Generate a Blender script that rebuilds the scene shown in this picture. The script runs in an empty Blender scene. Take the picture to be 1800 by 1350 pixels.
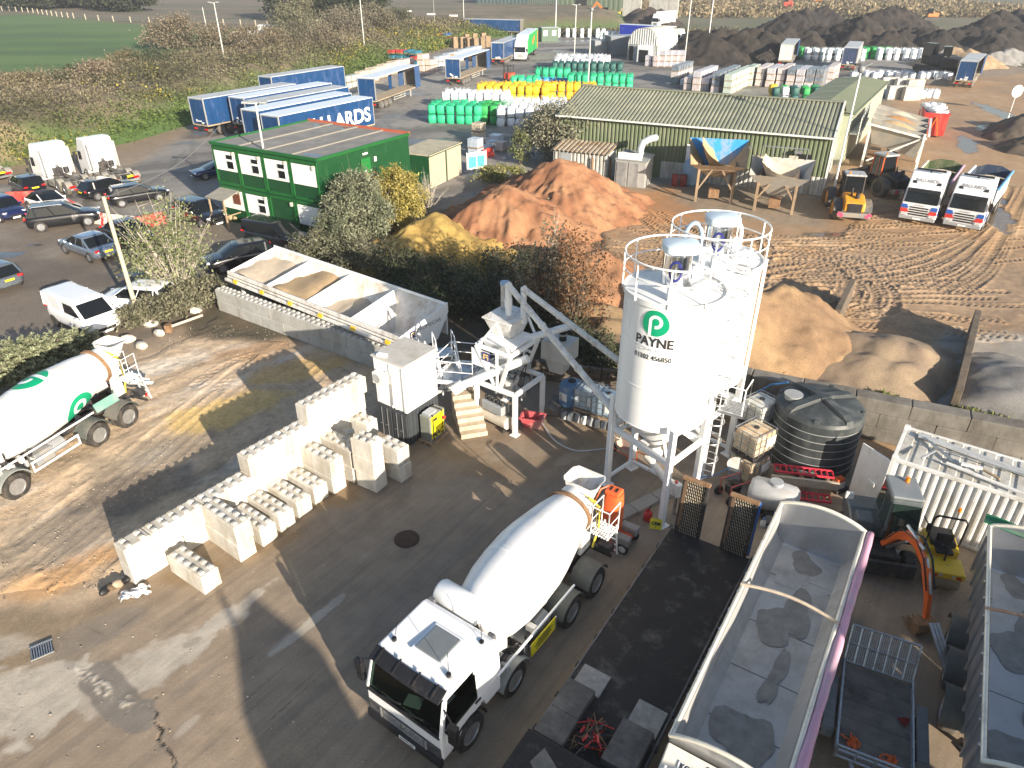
import bpy,bmesh,math,random
import numpy as np
from mathutils import Vector,Matrix,Euler
S=bpy.context.scene
C=S.collection
R=math.radians
PI=math.pi
HAZE=.0004
rnd=random.Random(7)
# camera, sky, sun, exposure
CAM_H,FPX,TILT=16.5,1248.0,R(30.5)
cam_d=bpy.data.cameras.new('camera')
cam_d.sensor_width=36.0
cam_d.lens=36.0*FPX/1800.0
cam_d.clip_end=3000
cam=bpy.data.objects.new('camera',cam_d)
C.objects.link(cam)
cam.location=(0,0,CAM_H)
cam.rotation_euler=(PI/2-TILT,0,0)
S.camera=cam
SUN_EL=R(17.5)
SUN_AZ=math.atan2(.58,-.815)
w=bpy.data.worlds.new('World')
S.world=w
w.use_nodes=True
_n=w.node_tree.nodes
_sky=_n.new('ShaderNodeTexSky')
_sky.sky_type='NISHITA'
_sky.sun_disc=False
_sky.sun_elevation=SUN_EL
_sky.sun_rotation=math.atan2(.58,-.815)
_sky.air_density=1.0
_sky.dust_density=1.2
w.node_tree.links.new(_sky.outputs[0],_n['Background'].inputs[0])
_n['Background'].inputs[1].default_value=0.085
sun_d=bpy.data.lights.new('sun','SUN')
sun_d.energy=5.0
sun_d.angle=R(0.5)
sun_d.color=(1.0,0.88,0.72)
sun=bpy.data.objects.new('sun',sun_d)
C.objects.link(sun)
_ld=Vector((-.58*math.cos(SUN_EL),.815*math.cos(SUN_EL),-math.sin(SUN_EL)))
sun.rotation_euler=_ld.to_track_quat('-Z','Y').to_euler()
sun.location=(20,-30,40)
S.view_settings.view_transform='Standard'
S.view_settings.look='None'
S.view_settings.exposure=1.15
S.view_settings.gamma=1.0
S.view_settings.use_curve_mapping=False
# photograph pixel -> ground point
def at(u,v,z=0.0):
 a=(u-900)/FPX
 b=(v-675)/FPX
 dy=math.cos(TILT)-b*math.sin(TILT)
 dz=-math.sin(TILT)-b*math.cos(TILT)
 k=(z-CAM_H)/dz
 return Vector((a*k,dy*k,z))
 # materials
_mats={}
def M(name,rgb=(.5,.5,.5),rough=.6,metal=0.0,var=.12,scale=2.5,bump=0.0,bscale=30.0,dirt=None,damt=.35,dscale=1.2,spec=.5,coat=0.0,trans=0.0,isl=0.0,emit=0.0,dz=.45):
 if name in _mats:
  return _mats[name]
 m=bpy.data.materials.new(name)
 m.use_nodes=True
 nt=m.node_tree
 N,L=nt.nodes,nt.links
 b=N['Principled BSDF']
 b.inputs['Roughness'].default_value=rough
 b.inputs['Metallic'].default_value=metal
 b.inputs['Specular IOR Level'].default_value=spec
 if coat:
  b.inputs['Coat Weight'].default_value=coat
  b.inputs['Coat Roughness'].default_value=.08
 if trans:
  b.inputs['Transmission Weight'].default_value=trans
 geo=N.new('ShaderNodeNewGeometry')
 n1=N.new('ShaderNodeTexNoise')
 n1.inputs['Scale'].default_value=scale
 n1.inputs['Detail'].default_value=6
 n1.inputs['Roughness'].default_value=.65
 L.new(geo.outputs['Position'],n1.inputs['Vector'])
 mr=N.new('ShaderNodeMapRange')
 mr.inputs['From Min'].default_value=.3
 mr.inputs['From Max'].default_value=.7
 mr.inputs['To Min'].default_value=1-var
 mr.inputs['To Max'].default_value=1+var
 L.new(n1.outputs['Fac'],mr.inputs['Value'])
 hs=N.new('ShaderNodeHueSaturation')
 hs.inputs['Color'].default_value=(*rgb,1)
 L.new(mr.outputs[0],hs.inputs['Value'])
 col=hs.outputs[0]
 if isl:
  mr2=N.new('ShaderNodeMapRange')
  mr2.inputs['To Min'].default_value=1-isl
  mr2.inputs['To Max'].default_value=1+isl
  L.new(geo.outputs['Random Per Island'],mr2.inputs['Value'])
  h2=N.new('ShaderNodeHueSaturation')
  L.new(col,h2.inputs['Color'])
  L.new(mr2.outputs[0],h2.inputs['Value'])
  col=h2.outputs[0]
 if dirt:
  n2=N.new('ShaderNodeTexNoise')
  n2.inputs['Scale'].default_value=dscale
  n2.inputs['Detail'].default_value=8
  n2.inputs['Roughness'].default_value=.7
  mp=N.new('ShaderNodeMapping')
  mp.inputs['Scale'].default_value=(1,1,dz)
  mp.inputs['Location'].default_value=(rnd.uniform(0,50),rnd.uniform(0,50),0)
  L.new(geo.outputs['Position'],mp.inputs[0])
  L.new(mp.outputs[0],n2.inputs['Vector'])
  r2=N.new('ShaderNodeMapRange')
  r2.inputs['From Min'].default_value=.62-damt*.5
  r2.inputs['From Max'].default_value=.72
  L.new(n2.outputs['Fac'],r2.inputs['Value'])
  mx=N.new('ShaderNodeMix')
  mx.data_type='RGBA'
  L.new(r2.outputs[0],mx.inputs['Factor'])
  L.new(col,mx.inputs['A'])
  mx.inputs['B'].default_value=(*dirt,1)
  col=mx.outputs['Result']
  rr=N.new('ShaderNodeMapRange')
  rr.inputs['To Min'].default_value=rough
  rr.inputs['To Max'].default_value=min(1,rough+.3)
  L.new(r2.outputs[0],rr.inputs['Value'])
  L.new(rr.outputs[0],b.inputs['Roughness'])
 L.new(col,b.inputs['Base Color'])
 if emit:
  L.new(col,b.inputs['Emission Color'])
  b.inputs['Emission Strength'].default_value=emit
 if bump:
  n3=N.new('ShaderNodeTexNoise')
  n3.inputs['Scale'].default_value=bscale
  n3.inputs['Detail'].default_value=5
  L.new(geo.outputs['Position'],n3.inputs['Vector'])
  bp=N.new('ShaderNodeBump')
  bp.inputs['Strength'].default_value=bump
  bp.inputs['Distance'].default_value=.03
  L.new(n3.outputs['Fac'],bp.inputs['Height'])
  L.new(bp.outputs[0],b.inputs['Normal'])
 _mats[name]=m
 return m
silo_white=M('silo_white',(.8,.81,.81),.4,var=.03,dirt=(.56,.52,.46),damt=.12,dscale=1.6,dz=.08)
white=M('white_paint',(.82,.83,.83),.35,var=.03,dirt=(.5,.46,.4),damt=.05,dscale=2.0)
white_clean=M('white_gloss',(.84,.85,.86),.22,var=.02,coat=.4)
white_dirty=M('white_grimy',(.72,.71,.68),.5,var=.08,dirt=(.36,.3,.24),damt=.25,dscale=3)
black=M('black_plastic',(.012,.012,.014),.5,var=.2,dirt=(.06,.05,.045),damt=.12)
rubber=M('tyre_rubber',(.022,.021,.02),.85,var=.25,dirt=(.11,.09,.07),damt=.3,dscale=4,bump=.3,bscale=40)
dusty=M('dusty_rubber',(.13,.115,.095),.9,var=.25,dirt=(.04,.04,.04),damt=.2,dscale=4)
steel=M('galvanised',(.48,.5,.52),.42,.85,var=.15,scale=6,dirt=(.3,.27,.24),damt=.15,dscale=4)
alu=M('aluminium',(.62,.63,.65),.34,.9,var=.12,scale=1.5)
chrome=M('bright_metal',(.75,.76,.78),.12,1.0,var=.04)
dark_steel=M('dark_steel',(.045,.045,.05),.5,.4,var=.3,dirt=(.15,.12,.09),damt=.25,dscale=3)
grey_paint=M('grey_paint',(.3,.32,.34),.5,var=.1,dirt=(.22,.2,.17),damt=.2,dscale=2)
rust=M('rusty_steel',(.2,.11,.055),.85,.1,var=.35,scale=5,dirt=(.3,.2,.12),damt=.4,dscale=5,bump=.3,bscale=25)
glass=M('window_glass',(.012,.018,.018),.04,0,var=.1,spec=.8)
glass_green=M('cab_glass',(.014,.026,.022),.05,0,var=.3,scale=3,spec=.8)
concrete=M('precast_concrete',(.53,.51,.46),.9,var=.2,scale=1.3,bump=.45,bscale=18,dirt=(.36,.3,.22),damt=.33,dscale=1.5,isl=.12,dz=.22)
concrete_grey=M('grey_concrete',(.4,.4,.38),.85,var=.14,scale=1.6,bump=.25,bscale=22,dirt=(.25,.23,.2),damt=.3,dscale=1.2)
red=M('red_plastic',(.55,.03,.025),.4,var=.12,dirt=(.4,.2,.16),damt=.15,dscale=3)
orange=M('orange_paint',(.72,.13,.02),.35,var=.08,dirt=(.3,.14,.07),damt=.15,dscale=3)
yellow=M('yellow_paint',(.75,.5,.02),.4,var=.08,dirt=(.3,.23,.1),damt=.15,dscale=3)
blue=M('trailer_blue',(.006,.045,.14),.45,var=.14,scale=1.2,dirt=(.05,.09,.22),damt=.2)
green=M('cabin_green',(.008,.058,.02),.4,var=.1,scale=3,dirt=(.015,.075,.02),damt=.15)
wood=M('weathered_timber',(.33,.24,.15),.8,var=.25,scale=5,dirt=(.16,.12,.08),damt=.25)
amber=M('amber_lens',(.8,.22,.01),.25,var=.05)
red_lens=M('red_lens',(.5,.01,.01),.2,var=.05)
clear_lens=M('lamp_lens',(.75,.78,.8),.12,.3,var=.05)
plate_y=M('yellow_plate',(.85,.6,.02),.4,var=.02)
plate_w=M('white_plate',(.85,.85,.83),.4,var=.02)
ink=M('black_print',(.02,.02,.025),.5,var=.02)
ink_blue=M('blue_print',(.02,.025,.16),.4,var=.02)
ink_green=M('green_print',(.0,.3,.145),.4,var=.02)
ink_white=M('white_print',(.85,.85,.85),.5,var=.02)
def clear_glass(name,tint):
 m=bpy.data.materials.new(name)
 m.use_nodes=True
 N,L=m.node_tree.nodes,m.node_tree.links
 N.remove(N['Principled BSDF'])
 t,g,f,x=N.new('ShaderNodeBsdfTransparent'),N.new('ShaderNodeBsdfGlossy'),N.new('ShaderNodeLayerWeight'),N.new('ShaderNodeMixShader')
 t.inputs[0].default_value=(*tint,1)
 g.inputs['Roughness'].default_value=.03
 f.inputs[0].default_value=.1
 L.new(f.outputs['Fresnel'],x.inputs[0])
 L.new(t.outputs[0],x.inputs[1])
 L.new(g.outputs[0],x.inputs[2])
 L.new(x.outputs[0],N['Material Output'].inputs[0])
 return m
screen_glass=clear_glass('screen_glass',(.16,.22,.19))
# mesh building
class MB:
 def __init__(s):
  s.v,s.f,s.m=[],[],[]
 def add(s,vs,fs,m=0):
  o=len(s.v)
  s.v.extend([tuple(v) for v in vs])
  for f in fs:
   s.f.append([o+i for i in f])
   s.m.append(m)
  return s
 def box(s,c,d,rz=0.0,m=0,mat=None,taper=None):
  hx,hy,hz=d[0]/2,d[1]/2,d[2]/2
  tx,ty=taper or(1,1)
  p=[(-hx,-hy,-hz),(hx,-hy,-hz),(hx,hy,-hz),(-hx,hy,-hz),(-hx*tx,-hy*ty,hz),(hx*tx,-hy*ty,hz),(hx*tx,hy*ty,hz),(-hx*tx,hy*ty,hz)]
  T=Matrix.Translation(c)
  if mat is not None:
   T=T@mat.to_4x4()
  elif rz:
   T=T@Matrix.Rotation(rz,4,'Z')
  return s.add([T@Vector(q) for q in p],[(0,3,2,1),(4,5,6,7),(0,1,5,4),(1,2,6,5),(2,3,7,6),(3,0,4,7)],m)
 def bar(s,p0,p1,w,h=None,m=0):
  p0,p1=Vector(p0),Vector(p1)
  h=h or w
  d=p1-p0
  q=d.to_track_quat('X','Z').to_matrix()
  return s.box((p0+p1)/2,(d.length,w,h),mat=q,m=m)
 def ring(s,c,r,ax,seg):
  a=Vector(ax).normalized()
  u=a.orthogonal().normalized() if abs(a.z)<.999 else Vector((1,0,0))
  if abs(a.z)<.999:
   u=Vector((0,0,1)).cross(a).normalized()
  w_=a.cross(u)
  c=Vector(c)
  return[c+(u*math.cos(2*PI*i/seg)+w_*math.sin(2*PI*i/seg))*r for i in range(seg)]
 def loft(s,rings,m=0,caps=(True,True),closed=False):
  n=len(rings[0])
  vs=[p for r in rings for p in r]
  fs=[]
  k=len(rings)
  for j in range(k if closed else k-1):
   a,b=j*n,((j+1)%k)*n
   for i in range(1 if n==2 else n):
    i2=(i+1)%n
    fs.append((a+i,a+i2,b+i2,b+i))
  if not closed:
   if caps[0] and n>2:
    fs.append(tuple(reversed(range(n))))
   if caps[1] and n>2:
    fs.append(tuple(range((k-1)*n,k*n)))
  return s.add(vs,fs,m)
 def cyl(s,p0,p1,r0,r1=None,seg=12,m=0,caps=(True,True)):
  r1=r0 if r1 is None else r1
  d=Vector(p1)-Vector(p0)
  return s.loft([s.ring(p0,r0,d,seg),s.ring(p1,r1,d,seg)],m,caps)
 def lathe(s,prof,c=(0,0,0),ax=(0,0,1),seg=20,m=0,caps=(True,True)):
  a=Vector(ax).normalized()
  return s.loft([s.ring(Vector(c)+a*h,max(r,.002),a,seg) for r,h in prof],m,caps)
 def tube(s,pts,r,seg=6,m=0,closed=False):
  pts=[Vector(p) for p in pts]
  n=len(pts)
  rings=[]
  for i,p in enumerate(pts):
   a=pts[(i-1)%n] if(closed or i>0) else p
   b=pts[(i+1)%n] if(closed or i<n-1) else p
   rr=r[i] if isinstance(r,(list,tuple)) else r
   d=(b-a)
   if d.length<1e-6:
    d=Vector((0,0,1))
   rings.append(s.ring(p,rr,d,seg))
  return s.loft(rings,m,closed=closed)
 def prism(s,poly,vec,m=0):
  vec=Vector(vec)
  a=[Vector(p) for p in poly]
  return s.loft([a,[p+vec for p in a]],m)
 def grid(s,f,nu,nv,m=0):
  vs=[f(i/nu,j/nv) for j in range(nv+1) for i in range(nu+1)]
  fs=[(j*(nu+1)+i,j*(nu+1)+i+1,(j+1)*(nu+1)+i+1,(j+1)*(nu+1)+i) for j in range(nv) for i in range(nu)]
  return s.add(vs,fs,m)
 def sphere(s,c,r,seg=10,rings=6,m=0,sc=(1,1,1)):
  rr=[]
  for j in range(rings+1):
   t=PI*j/rings
   rr.append([Vector((c[0]+sc[0]*r*max(math.sin(t),.01)*math.cos(2*PI*i/seg),c[1]+sc[1]*r*max(math.sin(t),.01)*math.sin(2*PI*i/seg),c[2]-sc[2]*r*math.cos(t))) for i in range(seg)])
  return s.loft(rr,m)
 def build(s,name,mats,parent=None,smooth=0,bevel=0.0,sub=0,loc=None,seg=2):
  me=bpy.data.meshes.new(name)
  me.from_pydata(s.v,[],s.f)
  mats=mats if isinstance(mats,(list,tuple)) else[mats]
  for mt in mats:
   me.materials.append(mt)
  if len(mats)>1:
   me.polygons.foreach_set('material_index',s.m)
  bm=bmesh.new()
  bm.from_mesh(me)
  bmesh.ops.recalc_face_normals(bm,faces=bm.faces)
  bm.to_mesh(me)
  bm.free()
  if smooth:
   me.shade_smooth()
   if smooth<180:
    me.set_sharp_from_angle(angle=R(smooth))
  o=bpy.data.objects.new(name,me)
  C.objects.link(o)
  if parent is not None:
   o.parent=parent
  if loc is not None:
   o.location=loc
  if bevel:
   b=o.modifiers.new('bevel','BEVEL')
   b.width=bevel
   b.segments=seg
   b.limit_method='ANGLE'
   b.angle_limit=R(35)
  if sub:
   q=o.modifiers.new('sub','SUBSURF')
   q.levels=q.render_levels=sub
  return o
def tag(o,label=None,cat=None,group=None,kind=None):
 if label:
  o['label']=label
 if cat:
  o['category']=cat
 if group:
  o['group']=group
 if kind:
  o['kind']=kind
 return o
def thing(name,label,cat,loc=(0,0,0),rz=0.0,group=None):
 o=bpy.data.objects.new(name,None)
 o.empty_display_size=.2
 C.objects.link(o)
 o.location=loc
 o.rotation_euler=(0,0,rz)
 return tag(o,label,cat,group)
def kids(o):
 return _kids.get(o.name,[])
_kids={}
def index_kids():
 _kids.clear()
 for o in bpy.data.objects:
  if o.parent:
   _kids.setdefault(o.parent.name,[]).append(o)
def dup(root,loc,rz=0.0,label=None,group=None,scale=None):
 r=root.copy()
 C.objects.link(r)
 r.location=loc
 r.rotation_euler=(0,0,rz)
 if scale:
  r.scale=scale
 if label:
  r['label']=label
 if group:
  r['group']=group
 for ch in list(root.children):
  c=ch.copy()
  C.objects.link(c)
  c.parent=r
  for g in list(ch.children):
   d=g.copy()
   C.objects.link(d)
   d.parent=c
 return r
def copies(o,offsets,parent=None):
 out=[]
 for p in offsets:
  c=o.copy()
  C.objects.link(c)
  c.parent=parent if parent is not None else o.parent
  c.location=Vector(o.location)+Vector(p)
  out.append(c)
 return out
def seat(root,a,b,xa=0.0,ya=0.0):
 a,b=Vector(a),Vector(b)
 h=math.atan2(b.y-a.y,b.x-a.x)
 root.rotation_euler=(0,0,h)
 c,s_=math.cos(h),math.sin(h)
 root.location=(a.x-xa*c+ya*s_,a.y-xa*s_-ya*c,root.location.z)
 return root
def lettering(text,size,mat,parent,loc,rot,name='lettering',bold=0.0,width=None,bend=None,ext=.002):
 cu=bpy.data.curves.new(name,'FONT')
 cu.body=text
 cu.size=size
 cu.align_x='CENTER'
 cu.align_y='CENTER'
 cu.extrude=ext
 cu.offset=bold
 o=bpy.data.objects.new(name,cu)
 C.objects.link(o)
 bpy.context.view_layer.update()
 me=bpy.data.meshes.new_from_object(o.evaluated_get(bpy.context.evaluated_depsgraph_get()))
 bpy.data.objects.remove(o)
 me.name=name
 me.materials.clear()
 me.materials.append(mat)
 if width:
  xs=[v.co.x for v in me.vertices]
  k=width/max(1e-6,max(xs)-min(xs))
  for v in me.vertices:
   v.co.x*=k
 if bend:
  for v in me.vertices:
   a=v.co.x/bend
   r=bend+v.co.z
   v.co=Vector((r*math.sin(a),v.co.y,r*math.cos(a)-bend))
 o=bpy.data.objects.new(name,me)
 C.objects.link(o)
 o.parent=parent
 o.location=loc
 o.rotation_euler=rot
 return o
 # numpy noise
def _hash(i,j,seed):
 n=(i.astype(np.int64)*374761393+j.astype(np.int64)*668265263+seed*1442695041)&0x7fffffff
 n=((n^(n>>13))*1274126177)&0x7fffffff
 return((n^(n>>16))&0xffff)/65535.0
def vnoise(x,y,seed=0):
 i,j=np.floor(x),np.floor(y)
 fx,fy=x-i,y-j
 fx=fx*fx*(3-2*fx)
 fy=fy*fy*(3-2*fy)
 a=_hash(i,j,seed)
 b=_hash(i+1,j,seed)
 c=_hash(i,j+1,seed)
 d=_hash(i+1,j+1,seed)
 return(a*(1-fx)+b*fx)*(1-fy)+(c*(1-fx)+d*fx)*fy
def fbm(x,y,oct=4,seed=0,gain=.5):
 t,a,s_=0,1.0,0
 for k in range(oct):
  t=t+a*vnoise(x*2**k+17.3*k,y*2**k-9.1*k,seed+k)
  s_+=a
  a*=gain
 return t/s_
def sstep(a,b,x):
 t=np.clip((x-a)/(b-a),0,1)
 return t*t*(3-2*t)
def sdpoly(X,Y,poly):
 d=np.full(X.shape,1e9)
 ins=np.zeros(X.shape,bool)
 n=len(poly)
 for k in range(n):
  ax,ay=poly[k][0],poly[k][1]
  bx,by=poly[(k+1)%n][0],poly[(k+1)%n][1]
  ex,ey=bx-ax,by-ay
  t=np.clip(((X-ax)*ex+(Y-ay)*ey)/(ex*ex+ey*ey+1e-9),0,1)
  d=np.minimum(d,np.hypot(X-ax-t*ex,Y-ay-t*ey))
  if ay!=by:
   ins^=((ay>Y)!=(by>Y))&(X<ex*(Y-ay)/(by-ay)+ax)
 return np.where(ins,d,-d)
def dline(X,Y,pts):
 d=np.full(X.shape,1e9)
 for a,b in zip(pts[:-1],pts[1:]):
  ex,ey=b[0]-a[0],b[1]-a[1]
  t=np.clip(((X-a[0])*ex+(Y-a[1])*ey)/(ex*ex+ey*ey+1e-9),0,1)
  d=np.minimum(d,np.hypot(X-a[0]-t*ex,Y-a[1]-t*ey))
 return d
def grid_mesh(name,X,Y,Z,mat,col=None,wet=None,kind='structure',keep=None):
 ny,nx=X.shape
 me=bpy.data.meshes.new(name)
 idx=np.arange(nx*ny).reshape(ny,nx)
 q=np.stack([idx[:-1,:-1],idx[:-1,1:],idx[1:,1:],idx[1:,:-1]],-1).reshape(-1,4)
 if keep is not None:
  q=q[keep[:-1,:-1].reshape(-1)|keep[1:,1:].reshape(-1)]
 me.vertices.add(nx*ny)
 me.vertices.foreach_set('co',np.stack([X,Y,Z],-1).astype(np.float32).reshape(-1))
 me.loops.add(q.size)
 me.loops.foreach_set('vertex_index',q.reshape(-1).astype(np.int32))
 me.polygons.add(len(q))
 me.polygons.foreach_set('loop_start',(np.arange(len(q))*4).astype(np.int32))
 me.update(calc_edges=True)
 me.shade_smooth()
 if col is not None:
  a=me.attributes.new('col','FLOAT_COLOR','POINT')
  w_=wet if wet is not None else np.zeros(X.shape)
  a.data.foreach_set('color',np.concatenate([col,w_[...,None]],-1).astype(np.float32).reshape(-1))
 me.materials.append(mat)
 o=bpy.data.objects.new(name,me)
 C.objects.link(o)
 if kind:
  o['kind']=kind
 return o
def earth_mat(name,bump=.35,bscale=14.0,grain=(.8,1.22),gscale=7.0,rough=.9,stones=.0):
 m=bpy.data.materials.new(name)
 m.use_nodes=True
 N,L=m.node_tree.nodes,m.node_tree.links
 b=N['Principled BSDF']
 at_=N.new('ShaderNodeAttribute')
 at_.attribute_name='col'
 geo=N.new('ShaderNodeNewGeometry')
 n1=N.new('ShaderNodeTexNoise')
 n1.inputs['Scale'].default_value=gscale
 n1.inputs['Detail'].default_value=8
 n1.inputs['Roughness'].default_value=.72
 L.new(geo.outputs['Position'],n1.inputs['Vector'])
 r1=N.new('ShaderNodeMapRange')
 r1.inputs['From Min'].default_value=.3
 r1.inputs['From Max'].default_value=.7
 r1.inputs['To Min'].default_value=grain[0]
 r1.inputs['To Max'].default_value=grain[1]
 L.new(n1.outputs['Fac'],r1.inputs['Value'])
 hs=N.new('ShaderNodeHueSaturation')
 L.new(at_.outputs['Color'],hs.inputs['Color'])
 L.new(r1.outputs[0],hs.inputs['Value'])
 col=hs.outputs[0]
 if stones:
  vo=N.new('ShaderNodeTexVoronoi')
  vo.inputs['Scale'].default_value=11
  vo.inputs['Randomness'].default_value=1
  L.new(geo.outputs['Position'],vo.inputs['Vector'])
  r3=N.new('ShaderNodeMapRange')
  r3.inputs['From Min'].default_value=.22
  r3.inputs['From Max'].default_value=.12
  r3.inputs['To Max'].default_value=stones
  L.new(vo.outputs['Distance'],r3.inputs['Value'])
  sp=N.new('ShaderNodeSeparateColor')
  L.new(vo.outputs['Color'],sp.inputs[0])
  gt=N.new('ShaderNodeMath')
  gt.operation='GREATER_THAN'
  gt.inputs[1].default_value=.72
  L.new(sp.outputs[0],gt.inputs[0])
  mu=N.new('ShaderNodeMath')
  mu.operation='MULTIPLY'
  L.new(gt.outputs[0],mu.inputs[0])
  L.new(r3.outputs[0],mu.inputs[1])
  mx=N.new('ShaderNodeMix')
  mx.data_type='RGBA'
  L.new(mu.outputs[0],mx.inputs['Factor'])
  L.new(col,mx.inputs['A'])
  mx.inputs['B'].default_value=(.5,.44,.36,1)
  col=mx.outputs['Result']
 L.new(col,b.inputs['Base Color'])
 rr=N.new('ShaderNodeMapRange')
 rr.inputs['To Min'].default_value=rough
 rr.inputs['To Max'].default_value=.12
 L.new(at_.outputs['Alpha'],rr.inputs['Value'])
 L.new(rr.outputs[0],b.inputs['Roughness'])
 n3=N.new('ShaderNodeTexNoise')
 n3.inputs['Scale'].default_value=bscale
 n3.inputs['Detail'].default_value=7
 n3.inputs['Roughness'].default_value=.7
 L.new(geo.outputs['Position'],n3.inputs['Vector'])
 bs=N.new('ShaderNodeMapRange')
 bs.inputs['To Min'].default_value=bump
 bs.inputs['To Max'].default_value=.02
 L.new(at_.outputs['Alpha'],bs.inputs['Value'])
 bp=N.new('ShaderNodeBump')
 bp.inputs['Distance'].default_value=.06
 L.new(bs.outputs[0],bp.inputs['Strength'])
 L.new(n3.outputs['Fac'],bp.inputs['Height'])
 L.new(bp.outputs[0],b.inputs['Normal'])
 return m

# ================ GROUND
W2=lambda pts,z=0:[tuple(at(u,v,z)[:2]) for u,v in pts]
HEAD1=Vector((-3.5,-4.9)).normalized()
DIRT=W2([(-260,1120),(-60,1085),(120,1062),(238,1040),(300,980),(440,860),(520,800),(660,775),(690,665),(540,600),(384,545),(280,600),(190,640),(-300,760)])
CARP=W2([(-500,700),(100,610),(300,590),(385,520),(600,450),(640,400),(395,392),(330,345),(235,318),(60,335),(-500,350)])
MUDY=W2([(930,470),(1040,330),(1180,330),(1230,380),(1440,395),(1480,300),(1520,230),(1590,150),(1800,130),(2500,160),(2500,800),(1500,800),(1340,690),(1100,640)])
STOR=W2([(-300,320),(190,320),(340,232),(560,160),(760,95),(850,70),(1100,50),(1500,70),(1640,110),(1590,160),(1490,215),(1300,330),(1000,320),(800,350),(640,420),(400,400)])
FOOT=W2([(-600,345),(-250,322),(0,300),(110,280),(205,258),(340,222),(440,185),(560,150),(660,125),(760,92),(850,68)])
def blob(X,Y,u,v,a,b,ang=0,soft=.35,seed=0,n=.55,z=0,fine=0):
 c=at(u,v,z)
 x,y=X-c.x,Y-c.y
 ca,sa=math.cos(ang),math.sin(ang)
 p,q=(x*ca+y*sa)/a,(-x*sa+y*ca)/b
 d=np.sqrt(p*p+q*q)+n*(fbm(X*1.1,Y*1.1,4,seed+40)-.5)*2
 if fine:
  d=d+fine*(fbm(X*5,Y*5,4,seed+41)-.5)
 return 1-sstep(1-soft,1+soft*.3,d)
ANG1=math.atan2(HEAD1.y,HEAD1.x)
def ground_colour(X,Y):
 sh=X.shape
 big=fbm(X*.12,Y*.12,4,1)
 mid=fbm(X*.55,Y*.55,4,2)
 fin=fbm(X*2.3,Y*2.3,3,3)
 ca,sa=HEAD1.x,HEAD1.y
 P,Q=X*ca+Y*sa,-X*sa+Y*ca
 streak=.5*fbm(P*.16,Q*1.3,4,5)+.5*fbm(P*.35,Q*.7,5,6)
 streak2=fbm(P*.3,Q*6.0,3,8)
 def mix(c,d,f):
  return c*(1-f[...,None])+np.array(d)*f[...,None]
 wob=(fbm(X*.35,Y*.35,4,12)-.5)*2
 wob2=(fbm(X*1.6,Y*1.6,3,13)-.5)
 col=np.ones(sh+(3,))*np.array((.27,.21,.15))
 col=mix(col,(.33,.265,.19),sstep(.45,.75,streak)*.45)
 col=mix(col,(.21,.17,.13),sstep(.5,.72,1-streak)*.35)
 col=mix(col,(.15,.125,.1),sstep(.55,.75,streak2)*.35)
 col=mix(col,(.24,.17,.09),sstep(.55,.7,big)*.5)
 wet=sstep(.5,.8,1-mid)*.28
 for(u,v,a,b,g,k,seed) in[(45,1235,2.3,1.2,.5,.85,1),(300,1160,2.6,.55,ANG1,.8,2),(365,1110,2.2,.25,ANG1,.8,3),(225,1185,1.5,.5,ANG1,.55,31),(540,1100,1.2,.18,ANG1,.75,4),(20,1135,.9,.5,0,.6,5),(330,1275,.35,.12,1,.5,6),(930,790,1.6,.7,.3,.5,7),(1010,800,.8,.4,.5,.5,9),(500,1130,.7,.2,ANG1,.5,14)]:
  col=mix(col,(.43,.385,.32),blob(X,Y,u,v,a,b,g,.16,seed,.7,fine=.5)*k)
 for(u,v,a,b,g,k,seed) in[(190,1215,1.5,.5,-.72,.95,21),(235,1262,.8,.5,-.6,.95,22),(170,1110,1.5,.5,.6,.55,23),(340,1128,.3,.16,.6,.5,25),(330,1205,.8,.2,ANG1,.35,34),(820,810,4.5,1.8,.3,.5,35),(1000,850,2.2,.9,.3,.5,36),(760,1010,3.0,.5,ANG1,.3,37),(610,900,1.2,.6,.4,.4,24)]:
  f=blob(X,Y,u,v,a,b,g,.07,seed,.4,fine=.12)
  col=mix(col,(.19,.165,.135),f*k)
  wet=np.maximum(wet,f*k*.5)
 for(u,v,a,b,g,k,seed) in[(590,870,1.1,.8,.5,.7,26),(330,1010,1.1,.5,.4,.6,27),(470,960,1.5,.45,.7,.5,28),(870,830,1.2,.7,0,.45,29),(820,800,1,.5,0,.4,30)]:
  col=mix(col,(.2,.13,.06),blob(X,Y,u,v,a,b,g,.5,seed,.6)*k)
 str3=fbm(P*.5,Q*15,3,33)
 col=col*(1+(str3[...,None]-.5)*.22)
 col=mix(col,(.2,.135,.075),blob(X,Y,900,790,6.5,2.6,.1,.7,38)*.5)
 d=sdpoly(X,Y,DIRT)+wob*1.0
 f=sstep(-.5,.5,d)
 rut=.55*fbm(P*.2,Q*1.5,5,15)+.45*fbm(P*.5,Q*.9,5,16)
 dc=np.ones(sh+(3,))*np.array((.37,.28,.19))
 dc=mix(dc,(.22,.165,.11),sstep(.5,.75,rut)*.6)
 dc=mix(dc,(.42,.37,.31),sstep(.52,.7,1-rut)*.7)
 dc=mix(dc,(.36,.2,.08),blob(X,Y,110,1010,2.0,.9,.7,.6,51)*.8)
 dc=mix(dc,(.17,.145,.115),blob(X,Y,140,930,2.6,1.5,.6,.5,52)*.75)
 dc=mix(dc,(.16,.135,.105),blob(X,Y,300,790,3.5,1.2,.7,.5,58)*.6)
 dc=mix(dc,(.46,.32,.12),blob(X,Y,400,725,3.0,1.3,.55,.4,53)*.85)
 dc=mix(dc,(.4,.26,.09),blob(X,Y,530,650,2.6,1.2,.5,.4,54)*.7)
 dc=mix(dc,(.28,.17,.09),blob(X,Y,440,620,3.0,1.2,.5,.6,55)*.7)
 dc=mix(dc,(.06,.055,.05),blob(X,Y,250,860,2.4,1.3,.62,.3,56)*.65)
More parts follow.
